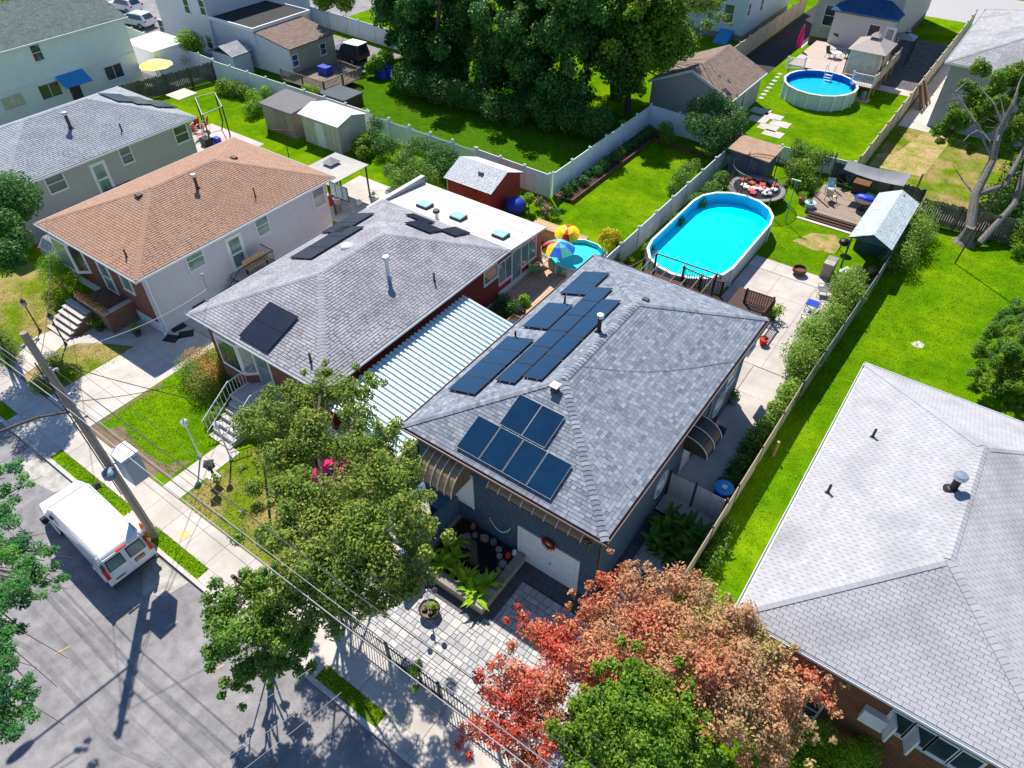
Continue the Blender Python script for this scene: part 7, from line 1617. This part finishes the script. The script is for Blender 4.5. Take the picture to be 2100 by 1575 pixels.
for k, (px, py, lm_, lb) in enumerate(((283,685,'lf_mid','green potted shrub standing alone on the shaded walkway'),(228,665,'lf_white','pot of white flowers beside the brick porch'),(205,675,'lf_lime','pot of lime leaves beside the brick porch'),(268,630,'lf_dark','small dark potted plant against the porch corner'))):
    pot_plant(lb, G(px, py, .1), .22, .3, M['darkgrey'], M[lm_], 160, .12, .38)
t = thing('flower_box', 'row of orange flowers on the brick porch wall of the brown roofed house', 'flowers', (-38,YC-1.5,1.4)); leaves('flowers', t, M['lf_orange'], [(-38.4+.35*k, YC-1.52, 1.55, .22) for k in range(8)], 500, .1); leaves('foliage', t, M['lf_mid'], [(-38.4+.35*k, YC-1.5, 1.5, .2) for k in range(8)], 300, .1)
p = G(665,968,2.0); umbrella('patio_umbrella', 'hot pink umbrella seen through the street tree crown', (*G(690,965,2.2)[:2],0), 2.3, 1.15, [M['pink']], 8)
# ---------------------------------------------------------------- trees and shrubs
def Qp(x, y, z): v = MR.transposed() @ (Vector((x, y, z))-cam.location); return (1050-CF*v.x/v.z, 787.5+CF*v.y/v.z)
def gp(px, py, z): q = G(px, py, z); return (q[0], q[1], z)
c1 = gp(690,985,4.8)
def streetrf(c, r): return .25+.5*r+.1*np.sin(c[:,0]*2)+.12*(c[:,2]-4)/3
st = [gp(px, py, z_)+(r_,) for px, py, z_, r_ in ((560,860,4.2,1.0),(620,830,4.6,1.1),(700,800,4.8,1.0),(740,850,4.9,.9),(640,900,5.4,1.2),(560,940,4.4,1.0),(720,930,5.6,1.2),(790,900,4.8,.8),(840,960,4.4,.85),(780,990,5.0,1.1),(690,1010,5.8,1.2),(600,1010,5.2,1.1),(650,1090,5.2,1.2),(740,1080,5.4,1.3),(820,1060,4.6,1.0),(870,1080,4.2,.7),(850,1140,4.0,.8),(780,1160,4.6,1.1),(700,1170,4.8,1.2),(620,1150,4.4,1.0),(560,1100,3.8,.8),(740,1230,4.0,.9),(660,1240,3.8,.9),(590,1200,3.9,.9),(800,1210,3.6,.7),(530,880,3.4,.6),(520,1000,3.2,.5),(760,780,4.2,.5),(660,765,4.6,.45))]
def lift_(x, y, z):
    px, py = Qp(x, y, z); return 4.8 if py < 862 else (7.9 if px > 735 and py < 1120 else (6.4 if py > 1180 else 7.1))
st = [gp(*Qp(x,y,z), lift_(x,y,z)+random.uniform(-.3,.3))+(r*(25-lift_(x,y,z))/20.5,) for x,y,z,r in st]
t = thing('street_tree', 'large olive green street tree standing in front of the two middle houses', 'tree', (-15.2,8.0,0))
trunk(t, (-15.2,8.0,0), (-13.0,7.9,7.0), .2, random.sample(st, 20), M['bark'])
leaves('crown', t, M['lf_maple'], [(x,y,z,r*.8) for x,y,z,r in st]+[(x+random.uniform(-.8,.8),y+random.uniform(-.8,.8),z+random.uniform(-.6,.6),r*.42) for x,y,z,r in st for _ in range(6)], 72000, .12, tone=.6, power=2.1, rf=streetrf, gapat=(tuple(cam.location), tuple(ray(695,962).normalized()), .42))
st2 = [gp(px, py, z_)+(r_,) for px, py, z_, r_ in ((470,1230,4.6,.7),(520,1210,4.8,.7),(570,1240,4.6,.7),(450,1290,4.4,.65),(510,1290,5.2,.9),(580,1300,4.8,.8),(440,1340,3.8,.55),(500,1370,4.0,.6),(560,1360,4.2,.7),(610,1330,4.0,.6),(490,1400,3.4,.4),(430,1260,4.0,.4),(630,1290,4.2,.5),(540,1180,4.2,.5))]
t = thing('street_tree', 'smaller bright green street tree at the kerb below the large one', 'tree', (-15.2,5.15,0))
trunk(t, (-15.2,5.15,0), (-14.9,5.0,4.2), .13, st2[:10], M['bark'])
leaves('crown', t, M['lf_street'], [(x,y,z,r*.72) for x,y,z,r in st2]+[(x+random.uniform(-.7,.7),y+random.uniform(-.7,.7),z+random.uniform(-.6,.6),r*.36) for x,y,z,r in st2 for _ in range(6)], 24000, .12, tone=.4, power=1.9)
t = thing('young_tree', 'thin crooked young tree with few branches left of the large street tree', 'tree', (-19.2,8.4,0))
b = MB(); p0 = Vector(G(557,1098,0)); b.tube([p0, G(548,1010,1.6), G(541,950,2.4), G(545,880,3.6), G(533,820,4.8)], .06, 7, .02)
for k in range(8): s = Vector(G(545,1000-k*22,1.7+.35*k)); b.tube([s, s+Vector((random.uniform(-.6,.6),random.uniform(-.6,.6),.8))], .02, 4, .006)
b.build('trunk', M['bark'], t); leaves('crown', t, M['lf_maple'], [gp(500,880,3.6)+(.45,), gp(520,850,4.2)+(.5,), gp(545,830,4.6)+(.5,), gp(490,860,3.2)+(.35,)], 1800, .12)
# red maple
rm = [gp(px, py, z_)+(r_,) for px, py, z_, r_ in ((1110,1300,4.0,.7),(1080,1290,3.6,.5),(1150,1340,4.4,.9),(1050,1380,4.0,.7),(1020,1420,3.8,.7),(1090,1430,4.4,.9),(1130,1400,4.6,.9),(1010,1480,3.6,.7),(1060,1500,4.0,.8),(1120,1500,4.2,.8),(1080,1560,3.4,.7),(990,1500,3.2,.5),
 (1240,1250,4.6,.8),(1260,1200,4.6,.6),(1280,1170,4.4,.4),(1230,1310,5.0,.9),(1300,1280,5.2,1.0),(1340,1220,5.0,.9),(1390,1190,4.8,.8),(1440,1220,4.8,.8),(1420,1280,5.4,1.0),(1360,1320,5.8,1.1),(1290,1350,5.4,1.0),(1220,1370,5.0,.9),(1480,1290,5.2,1.0),(1530,1290,4.8,.9),(1560,1340,4.8,.9),(1500,1370,5.6,1.1),(1440,1360,6.0,1.1),(1400,1420,5.6,1.0),(1470,1440,5.6,1.0),(1540,1430,5.2,1.0),(1600,1390,4.6,.8),(1610,1440,4.6,.8),(1660,1380,4.2,.5),(1690,1400,4.0,.5),(1680,1430,4.0,.45),(1560,1500,4.8,.9),(1500,1490,5.0,.8),(1620,1490,4.2,.6),(1600,1540,4.0,.6),(1350,1390,5.6,.9),(1190,1540,3.8,.7),(1250,1550,4.0,.7),(1180,1290,4.2,.5))]
RMK = (1660,1425)
t = thing('red_maple', 'large red and bronze leaved maple tree in front of the two right houses', 'tree', (.1,10.2,0))
trunk(t, (-.6,9.4,0), (-2.0,9.8,4.6), .24, random.sample(rm, 24), M['greybark'], wob=.15)
RX0 = np.array(gp(1050,1450,4))[:2]; RX1 = np.array(gp(1600,1400,4))[:2]
def redrf(c, r):
    q_ = np.array(gp(1675,1410,4.1)); nr = np.exp(-((c-q_)**2).sum(1)/1.1)
    d = (RX1-RX0); f = ((c[:,:2]-RX0)@d)/(d@d)*(1-nr); return np.clip(.08+.62*f+.24*(r-.5)*2+.10*np.sin(c[:,1]*2.3+c[:,2]*2)+.10*np.sin(c[:,0]*3), .0, .97)
leaves('crown', t, M['lf_red'], [(x,y,z,r*.75) for x,y,z,r in rm]+[(x+random.uniform(-.8,.8),y+random.uniform(-.8,.8),z+random.uniform(-.5,.6),r*.33) for x,y,z,r in rm for _ in range(6)], 64000, .115, tone=.6, power=1.8, rf=redrf)
gt = [gp(px, py, z_)+(r_,) for px, py, z_, r_ in ((1300,1380,6.2,.6),(1330,1400,6.4,.7),(1250,1430,6.2,.7),(1200,1460,5.8,.7),(1290,1460,6.8,.9),(1360,1450,6.4,.7),(1400,1430,5.8,.5),(1180,1520,5.6,.7),(1240,1520,6.2,.9),(1320,1530,6.6,.9),(1380,1510,6.2,.7),(1190,1570,5.4,.7),(1280,1580,6.0,.9),(1360,1580,6.2,.8),(1430,1540,5.4,.6),(1420,1580,5.6,.6),(1450,1560,5.0,.5))]
t = thing('green_tree', 'bright green tree growing in front of the red leaved maple', 'tree', (-1.5,7.2,0))
trunk(t, (-1.8,7.3,0), (-1.5,7.9,5.4), .16, gt[:10], M['bark'])
leaves('crown', t, M['lf_mid'], [(x,y,z,r*.7) for x,y,z,r in gt]+[(x+random.uniform(-.8,.8),y+random.uniform(-.8,.8),z+random.uniform(-.6,.6),r*.34) for x,y,z,r in gt for _ in range(7)], 34000, .11, tone=.4, power=1.9)
for lb, pts in (('lime green shrub under the bay windows of the pale grey house', ((1650,1530,1.2,.5),(1690,1510,1.4,.5),(1740,1550,1.2,.6),(1780,1540,1.2,.5),(1700,1570,1.0,.6))),('yellow green bush at the bottom edge between the maple and the window wall', ((1540,1570,1.5,.5),(1600,1565,1.2,.5),(1640,1575,1.0,.5)))):
    bush('shrub', lb, [gp(a, b_, z_)+(r_,) for a, b_, z_, r_ in pts], 5000, .09, M['lf_lime'])
# left edge locust branches and the dark tree
lc = [gp(px, py, z_)+(r_,) for px, py, z_, r_ in ((10,980,8,.5),(40,1000,8,.4),(0,1080,8,.7),(50,1110,8,.6),(90,1150,8,.45),(30,1180,8.2,.8),(-30,1140,8,.8),(110,1190,7.8,.3),(70,1200,8,.4),(10,1240,8,.6),(-20,1330,8,.6),(20,1300,7.8,.3),(5,1410,8,.6),(40,1430,7.8,.45),(60,1400,7.6,.25),(-30,1470,8,.8),(20,1480,8,.5),(-60,1240,8.4,1.0),(-60,1400,8.4,1.0),(45,1290,7.5,.2),(30,950,7.7,.25))]
t = thing('honey_locust', 'feathery green locust tree reaching in from the left edge over the street', 'tree', (-24.5,-2.5,-.12))
trunk(t, (-24.8,-3.2,-.12), (-22.6,-1.0,7.2), .22, lc, M['bark'])
leaves('crown', t, M['lf_locust'], [(x+random.uniform(-1,1)*r*.8,y+random.uniform(-1,1)*r*.8,z+random.uniform(-.5,.5)*r,r*.45) for x,y,z,r in lc for _ in range(6)], 30000, .085, asp=.45, tone=.3, up=1.2, flat=.6)
dk = [gp(px, py, z_+3.6)+(r_*.66,) for px, py, z_, r_ in ((5,400,4.0,.8),(30,430,4.2,.9),(10,460,4.2,1.2),(40,490,3.8,.9),(15,520,3.6,1.1),(35,530,3.4,.7),(10,545,3.2,.8),(-20,440,4,1.3),(-30,520,3.5,1.3))]
t = thing('dark_tree', 'dense dark green tree cut by the left edge before the taupe house', 'tree', (-43.5,8.6,0)); trunk(t, (-43.5,8.6,0), (-38.5,9.6,6.6), .2, dk[:6], M['bark']); leaves('crown', t, M['lf_dark'], dk+[(-38.9,9.5,7.5,1.4),(-38.2,8.6,7.6,1.2),(-37.9,10.8,8,1.3),(-38.9,11.5,7.6,1.3)], 26000, .14, tone=.6)
# background trees
def bigtree(label, pts, base, n, lm, size=.3, top=6, name='tall_tree', rt=.3):
    cl = [gp(*q[:3])+(q[3],) for q in pts]; t = thing(name, label, 'tree', (base[0],base[1],0))
    trunk(t, (base[0],base[1],0), (base[0]+.4,base[1]+.3,top), rt, cl[:14], M['bark'], wob=.4)
    leaves('crown', t, M[lm], cl+[(x+random.uniform(-1.4,1.4),y+random.uniform(-1.4,1.4),z+random.uniform(-1,1),r*.4) for x,y,z,r in cl for _ in range(3)], n, size, tone=.5, power=2.2, up=.4)
def talltree(label, base, h, r, n, lm, seed, lean=(0,0), low=1.8, size=.30):
    random.seed(seed); cl = []; K = int(44*r/3); n = int(n*1.55)
    for k in range(K):
        f = random.random()**.9; z = low+(h-low)*f; w_ = 1.12*r*(.6+.7*math.sin(math.pi*min(.95,f*.85+.12)))*random.uniform(.35,1.0); a = random.uniform(0,6.283)
        cl.append((base[0]+lean[0]*f+w_*math.cos(a), base[1]+lean[1]*f+w_*math.sin(a), z, random.uniform(.85,1.55)*r/3.2))
    t = thing('tall_tree', label, 'tree', (base[0],base[1],0))
    trunk(t, (base[0],base[1],0), (base[0]+lean[0]*.7,base[1]+lean[1]*.7,h*.8), .28, random.sample(cl, 9), M['bark'], wob=.3, r2f=.2)
    c2 = cl+[(x+random.uniform(-1,1)*q,y+random.uniform(-1,1)*q,z+random.uniform(-.9,.7)*q,q*.5) for x,y,z,q in cl for _ in range(3)]
    leaves('crown', t, M[lm], c2, n, size, tone=.5, power=2.1, up=.5, rf=lambda c, q: .02+.50*q+.30*np.clip((c[:,2]-low)/(h-low),0,1)+.25*np.sin(c[:,0]*1.3+seed)*np.sin(c[:,1]*1.5+c[:,2]*1.2))  # leaf tone rises with height: sunlit tips put into the colour
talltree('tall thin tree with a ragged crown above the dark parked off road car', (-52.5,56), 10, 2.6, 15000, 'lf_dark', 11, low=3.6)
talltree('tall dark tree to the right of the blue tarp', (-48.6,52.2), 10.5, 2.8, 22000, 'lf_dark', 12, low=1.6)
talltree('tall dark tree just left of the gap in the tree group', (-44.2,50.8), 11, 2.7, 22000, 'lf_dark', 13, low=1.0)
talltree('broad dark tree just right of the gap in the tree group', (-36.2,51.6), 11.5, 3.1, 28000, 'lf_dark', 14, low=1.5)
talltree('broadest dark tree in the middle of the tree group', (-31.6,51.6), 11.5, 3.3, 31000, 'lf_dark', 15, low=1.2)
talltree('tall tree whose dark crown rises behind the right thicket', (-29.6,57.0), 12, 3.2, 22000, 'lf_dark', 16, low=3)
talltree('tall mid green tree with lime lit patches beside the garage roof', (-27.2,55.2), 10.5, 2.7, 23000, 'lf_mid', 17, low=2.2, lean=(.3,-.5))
random.seed(99)
bigtree('thin yellow green tree top in front of the pale blue house', ((1440,10,9,.9),(1470,5,9,.7),(1450,50,7.5,.6),(1430,-10,10,1.2),(1475,35,7.5,.4)), (-31.5,66.0), 2600, 'lf_maple', .24, rt=.2)
for lb, cl, n in (('dark rounded thicket at the foot of the tall trees on the left', [(-45.3+.9*k, 46.6-.05*k+random.uniform(-.6,1.0), 1.1+random.uniform(0,.6), random.uniform(.9,1.4)) for k in range(8)], 9000),
                   ('dark middle thicket in front of the broadest tree', [(-38.6+.85*k, 46.9+random.uniform(-.3,1.2), 1.1+random.uniform(0,.6), random.uniform(.9,1.4)) for k in range(7)], 8000),
                   ('dark rounded thicket at the foot of the tall trees on the right', [(-32.8+.72*k, 48.6+random.uniform(-1.0,.9), 1.2+random.uniform(0,.7), random.uniform(1.0,1.5)) for k in range(10)], 12000)):
    bush('thicket', lb, cl, n, .2, M['lf_dark'])
# crepe myrtle with purple blooms
cmy = [gp(px, py, z_)+(r_,) for px, py, z_, r_ in ((1430,220,3,.9),(1460,210,3.4,1.0),(1490,225,3.2,1.0),(1510,250,2.8,.9),(1440,260,2.6,1.0),(1475,265,2.6,1.1),(1510,280,2.0,.8),(1420,250,2.4,.8),(1460,295,1.8,.9),(1520,235,2.6,.6),(1490,300,1.6,.7))]
t = thing('flowering_tree', 'small purple blooming tree at the fence corner in front of the garage', 'tree', (-17.0,53.6,0)); trunk(t, (-17.2,53.5,0), (-17.4,53.6,2.0), .1, cmy, M['bark']); leaves('crown', t, M['lf_dark'], cmy, 11000, .17, rf=lambda c, r: .3+.65*r); leaves('blooms', t, M['lf_purple'], cmy, 500, .14)
# half dead tree on the right
t = thing('dead_tree', 'half dead grey tree with bare limbs and a few leafy clumps', 'tree', (.9,49.6,0)); b = MB()
B0 = Vector((.9,49.6,0)); 
def gz(px, py, z): return Vector(G(px, py, z))
b.lathe((B0.x,B0.y,-.05), [(.8,0),(.5,.25),(.4,.7),(.33,1.2)], 11)
b.tube([B0+Vector((0,0,.8)), gz(2000,400,2.4), gz(2035,330,4.0), gz(2050,270,5.6), gz(2078,215,7.2), gz(2086,190,7.8)], .32, 10, .10)
b.tube([gz(2000,400,2.4), gz(2060,380,3.0), gz(2110,290,5)], .2, 8, .13); b.tube([B0+Vector((.8,-.2,.3)), gz(2080,420,2.2), gz(2115,310,4.6)], .24, 8, .15)
for pts in (((2035,330,4.0),(2030,290,5),(2010,265,5.4),(2005,255,5.8)),((2045,290,5.2),(2060,240,6.2),(2050,190,7.2)),((2055,260,5.8),(2040,215,6.8),(2010,180,7.4),(2000,160,7.8)),((2000,400,2.4),(1975,370,2.6),(1955,340,3.2)),((2035,330,4),(2000,250,6),(1960,190,7),(1940,185,7.2)),((1960,190,7),(1990,160,7.8)),((2010,265,5.4),(1990,275,5.2),(1975,290,5)),((2078,215,7.2),(2090,170,8),(2100,150,8.3))):
    b.tube([gz(*q) for q in pts], .09, 5, .015)
for k in range(40):
    q = Vector(random.choice(((1950,200,6.8),(1970,190,7),(2000,170,7.6),(1940,220,6.4),(2010,255,5.8)))); s = gz(q.x+random.uniform(-15,15), q.y+random.uniform(-15,15), q.z); b.tube([s, s+Vector((random.uniform(-1,1),random.uniform(-.8,.8),random.uniform(-.2,.7)))], .012, 3, .004)
b.build('trunk', M['greybark'], t)
dl = [gp(px, py, z_)+(r_,) for px, py, z_, r_ in ((1935,260,4.5,.6),(1950,280,4.2,.5),(1970,250,5,.7),(1925,290,3.8,.35),(2010,190,6.5,.9),(2040,170,7,.9),(2070,160,7,.9),(2090,200,6.2,.9),(2060,220,6,.8),(2020,230,5.6,.8),(1990,225,5.6,.6),(2100,260,5,.9),(2080,290,4.2,.8),(2000,300,3.8,.5),(2095,330,3.5,.8),(2080,150,7.5,.6),(2040,215,6.2,.6),(2000,200,6.2,.5),(2100,150,7,.8),(1960,235,5.4,.6),(1985,180,6.6,.6),(2010,150,7.2,.7),(2050,300,4,.6),(2030,250,5,.6),(2110,230,5.5,1.0),(2105,300,4,.9))]
leaves('crown', t, M['lf_mid'], [(x+random.uniform(-1,1)*r*.6,y+random.uniform(-1,1)*r*.9,z+random.uniform(-.7,.7)*r,r*.65) for x,y,z,r in dl for _ in range(4)], 36000, .17, tone=.5)
bush('shrub', 'dark green mass of shrubs behind the dead tree and the board fence', [gp(px, py, z_)+(r_,) for px, py, z_, r_ in ((2060,420,1.5,1.2),(2090,400,2,1.4),(2095,440,1.5,1.2),(2040,400,1.2,.9),(2100,360,3,1.5))], 7000, .16, M['lf_dark'])
bush('shrub', 'green shrub at the right edge in front of the board fence', [gp(px, py, z_)+(r_,) for px, py, z_, r_ in ((2095,490,.8,.7),(2100,470,1.2,.8),(2090,510,.6,.5))], 2500, .13, M['lf_mid'])
# pine
t = thing('pine_tree', 'bushy bright green pine at the right edge of the long lawn', 'tree', (5.0,34.5,0))
pn = [gp(px, py, z_)+(r_,) for px, py, z_, r_ in ((2050,680,2.8,.7),(2090,660,3.0,.8),(2020,720,2.4,.6),(2070,730,3.2,.8),(2100,720,3.4,.8),(2010,760,1.8,.5),(2040,780,2.0,.7),(2090,790,2.2,.8),(2120,760,3,1.0),(2000,790,1.0,.35),(2060,650,2.4,.5),(2100,640,2.6,.6),(2130,700,3.6,1.0),(2060,810,1.4,.6),(2110,830,1.4,.6))]
trunk(t, (6.0,34.6,0), (6.0,34.6,3.4), .16, pn, M['bark'])
leaves('crown', t, M['lf_pine'], [(x+random.uniform(-1,1)*r*.9,y+random.uniform(-1,1)*r*.9,z+random.uniform(-.6,.6)*r,r*.45) for x,y,z,r in pn for _ in range(7)], 46000, .19, asp=.18, up=1.0, tone=.35)
# hedge along the wire fence
for i, (lb, pts, r_, n_, lm_) in enumerate((
  ('tall leafy shrub row along the wire fence beside the fire pit', [(-3.6,34.5),(-3.5,37.5),(-3.5,40.3)], .8, 12000, 'lf_hedgerow'),
  ('leafy shrub row along the wire fence beside the patio chairs', [(-3.6,30.0),(-3.8,34.0)], .8, 11000, 'lf_hedgerow'),
  ('low flowering weeds along the beige slatted fence', [(-3.5,24.0),(-3.5,29.6)], .45, 7500, 'lf_hedgerow'),
  ('dark low planting inside the fence by the blue barrel', [(-3.55,21.3),(-3.55,23.9)], .45, 3200, 'lf_dark'),
  ('bushy shrub with red tips just outside the teal shed', [(-2.1,43.0),(-1.9,46.0),(-1.7,49.0)], .9, 10000, 'lf_hedgerow'),
  ('green weeds on the lawn side of the beige slatted fence', [(-2.6,16.0),(-2.6,19.5)], .35, 2600, 'lf_mid'))):
    bush('hedge' if i < 2 else 'shrub', lb, clumpline(pts, r_, 16 if r_ > .5 else 14, zf=1.15, jit=.4), n_, .13, M[lm_])
fronds('fern_bed', 'dark green ferns filling the corner inside the side gate', [(-4.9+.45*i+random.uniform(-.1,.1), 16.9+.5*j+random.uniform(-.1,.1)) for i in range(4) for j in range(4)], 11, .95, leafmat('frond_dark', [(.02,.08,.015),(.04,.13,.02),(.07,.17,.02)]), w=.13)
fronds('fern_bed', 'ferns with pale lime tips on the lawn side of the slatted fence', [(-2.55,15.6),(-2.5,16.4),(-2.5,17.2),(-2.3,18.0)], 9, .6, M['lf_mid'], w=.09)
# front yard shrubs
for lb, cl, n_, lm_ in (('dense golden green shrub before the bay window of the brown roofed house', [gp(px, py, z_)+(r_,) for px, py, z_, r_ in ((105,545,1.6,.8),(125,535,1.8,.8),(140,560,1.5,.8),(115,575,1.2,.8),(145,580,1.0,.7),(95,560,1.0,.6))], 9000, 'lf_lime'),
    ('broad flat topped clipped hedge with brown tips before the diamond window', [gp(px, py, .75)+(.75,) for px, py in ((400,740),(425,735),(450,745),(400,765),(425,765),(450,770),(410,790),(432,792),(385,755),(445,725),(470,750))], 17000, 'lf_hedge'),
    ('dark round shrub between the clipped hedge and the white stair railing', [gp(px, py, .6)+(.6,) for px, py in ((478,775),(470,790),(490,760),(480,745))], 4500, 'lf_dark'),
    ('small shrub at the foot of the white stair railing', [(-25.5,10.6,.4,.4),(-25.3,11.2,.5,.45)], 1800, 'lf_mid'),
    ('dark round shrub beside the brick porch steps', [gp(205,640,.7)+(.45,), gp(203,655,.5)+(.4,)], 2500, 'lf_dark'),
    ('dark shrub growing around the foot of the left brown lamp post', [gp(10,720,.6)+(.8,), gp(30,730,.4)+(.5,), gp(-10,700,.6)+(.9,)], 3000, 'lf_dark'),
    ('dark shrubs in the kerb lawn left of the utility pole', [gp(105,740,.4)+(.55,), gp(118,760,.4)+(.55,), gp(95,770,.4)+(.6,), gp(80,790,.3)+(.5,)], 4200, 'lf_mid')):
    if lm_ == 'lf_hedge' and lm_ not in M: M[lm_] = leafmat('leaf_hedge', [(.05,.13,.015),(.12,.20,.02),(.34,.16,.05),(.30,.20,.06)])
    bush('shrub', lb, cl, n_, .08, M[lm_], tone=.35, up=1.0)
# back yard shrubs
for lb, cl, n_, lm_, s_ in (
    ('broad leafy fig bush behind the sunroom roof', [gp(px, py, z_)+(r_,) for px, py, z_, r_ in ((830,330,2.0,.9),(850,350,1.8,1.0),(820,370,1.4,.9),(860,375,1.4,1.0),(840,310,2.2,.7),(850,290,2.4,.5),(880,360,1.4,.8),(800,350,1.2,.6))], 8000, 'lf_street', .15),
    ('dark green vines climbing the white picket fence', [gp(px, py, z_)+(r_,) for px, py, z_, r_ in ((770,255,1.2,.7),(765,280,1.0,.8),(780,300,.9,.8),(800,300,1.2,.8),(870,300,1.2,.8),(900,310,1.2,.8),(920,320,1.4,.8),(910,345,1.0,.9),(890,330,1.0,.9))], 8000, 'lf_dark', .15),
    ('spiky clump of long leaves beside the white shed', [gp(px, py, z_)+(r_,) for px, py, z_, r_ in ((735,300,.7,.6),(750,290,.9,.6),(745,315,.5,.6))], 2400, 'lf_mid', .25),
    ('lime yellow bushes left of the taupe shed', [gp(px, py, z_)+(r_,) for px, py, z_, r_ in ((520,200,.8,.8),(528,215,.7,.8),(515,225,.6,.8),(545,190,.9,.6))], 3600, 'lf_lime', .16),
    ('lime green bush behind the taupe shed', [gp(px, py, z_)+(r_,) for px, py, z_, r_ in ((630,185,1.0,.6),(645,190,.9,.6))], 1500, 'lf_lime', .16),
    ('large dark clump of grasses at the corner of the vinyl fence', [gp(px, py, z_)+(r_,) for px, py, z_, r_ in ((460,180,.5,.9),(480,185,.5,.9),(500,190,.5,.7))], 3000, 'lf_mid', .2),
    ('round green tree beside the grey two storey house', [gp(px, py, z_)+(r_,) for px, py, z_, r_ in ((385,80,2.6,1.0),(400,90,2.2,1.0),(375,90,2.2,.9),(395,100,1.6,.9),(370,120,1.0,.8))], 4500, 'lf_lime', .2),
    ('tropical lime bush near the blue tarp', [gp(px, py, z_)+(r_,) for px, py, z_, r_ in ((775,130,1.2,.9),(790,120,1.4,.9),(760,140,.8,.6))], 2600, 'lf_lime', .28),
    ('yellow flowering shrub leaning on the fence between the pools', [gp(px, py, z_)+(r_,) for px, py, z_, r_ in ((1245,480,1.8,.45),(1260,485,1.8,.5),(1250,500,1.5,.45),(1235,490,1.4,.35))], 2600, 'lf_yellow', .11),
    ('green ivy hanging down below the yellow flowering shrub', [gp(px, py, z_)+(r_,) for px, py, z_, r_ in ((1260,520,1.0,.4),(1262,540,.6,.45),(1268,500,1.4,.4),(1290,535,.4,.35),(1275,555,.3,.35))], 1800, 'lf_mid', .12),
    ('white blooming bush by the fence in the narrow yard', [gp(px, py, z_)+(r_,) for px, py, z_, r_ in ((1410,350,1.0,.7),(1395,365,.9,.7),(1380,385,.5,.5),(1425,338,1.0,.5))], 3000, 'lf_street', .15),
    ('weedy green plants between the white fence and the oval pool', [(-15.2,36,.5,.5),(-15.2,40,.6,.6),(-15.1,43,.7,.7),(-14.9,45,.7,.8),(-15.0,47,.7,.7)], 5500, 'lf_street', .16),
    ('flowering bushes behind the trampoline with a few purple blooms', [gp(px, py, z_)+(r_,) for px, py, z_, r_ in ((1640,310,1.6,.8),(1660,325,1.4,.9),(1650,350,1.2,.9),(1680,320,1.2,.7),(1630,345,1.0,.8),(1655,375,.7,.8),(1700,325,1.0,.6))], 7000, 'lf_mid', .16),
    ('small young tree growing on the lawn near the stepping stones', [gp(px, py, z_)+(r_,) for px, py, z_, r_ in ((1636,290,.8,.35),(1636,300,.5,.3))], 500, 'lf_mid', .15),
    ('dark green bush in the planting bed behind the red house side wall', [gp(px, py, z_)+(r_,) for px, py, z_, r_ in ((1030,620,.7,.6),(1045,630,.6,.6),(1020,640,.5,.5))], 3000, 'lf_dark', .11),
    ('round dark bush in the far corner of the narrow yard', [gp(px, py, z_)+(r_,) for px, py, z_, r_ in ((1365,265,1.0,.7),(1370,280,.7,.7))], 2000, 'lf_mid', .14),
    ('small potted palm beside the lumber stack', [gp(1085,405,1.2)+(.4,), gp(1085,410,.9)+(.35,)], 700, 'lf_lime', .14),
    ('leafy plant in the rust coloured planter box', [gp(1075,615,1.0)+(.35,), gp(1080,625,.7)+(.3,)], 600, 'lf_lime', .15),
    ('pink flowering bush in the corner of the white fences', [gp(1120,430,.6)+(.5,), gp(1105,415,.6)+(.4,), gp(1140,435,.5)+(.4,), gp(1148,400,.9)+(.35,)], 1800, 'lf_dark', .12),
    ('tufts of lime leaves poking over the iron fence', [gp(857,1365,1.0)+(.22,), gp(850,1375,.8)+(.25,), gp(852,1412,.4)+(.15,)], 500, 'lf_lime', .1)):
    bush('shrub', lb, cl, n_, s_, M[lm_])
for lb, cl, n_, lm_ in (('pink blooms on the bush in the fence corner', [gp(1120,428,.8)+(.5,), gp(1105,412,.8)+(.4,), gp(1148,400,1.0)+(.3,)], 160, 'lf_pinkfl'),):
    t = thing('flowers', lb, 'flowers', (cl[0][0],cl[0][1],0)); leaves('blooms', t, M[lm_], cl, n_, .12)
# raised flower bed and its plants along the long white fence
t = thing('raised_bed', 'long narrow raised flower bed along the white fence of the narrow yard', 'flower bed', (-23.3,46,0))
for i in range(7): b = MB(); b.box(-22.7,-22.6,38.9+i*2,40.88+i*2,0,.3); b.build('timber', M['rust'], t)
b = MB(); b.box(-24.15,-22.71,38.9,52.8,0,.22); b.build('soil', M['soil'], t)
for i in range(3): b = MB(); b.box(-22.58+i*2.0,-20.62+i*2.0,51.2,51.3,0,.3); b.build('timber', M['rust'], t)
bush('shrub', 'row of low dark plants in the raised flower bed', [(-23.4+random.uniform(-.2,.2), 39.5+.95*i, .5, random.uniform(.35,.55)) for i in range(14)], 7000, .13, M['lf_dark'])
# cars' neighbourhood tree at the very top left and far filler trees beyond the houses
for k, (px, py, z_, r_, lb) in enumerate(((0,15,5,2.5,'dark trees at the upper left corner beyond the stucco house'),(665,-12,6,1.3,'tree crown at the top edge behind the flat roofed annex'),(170,0,4,.8,'small leafy tree beside the cars at the top left'))):
    q = gp(px, py, z_); bush('tree', lb, [q+(r_,), (q[0]-1.5,q[1]+1,q[2]-.8,r_*.8), (q[0]+1.5,q[1]+1,q[2]-.5,r_*.8)], 3500, .3, M['lf_mid'], cat='tree')
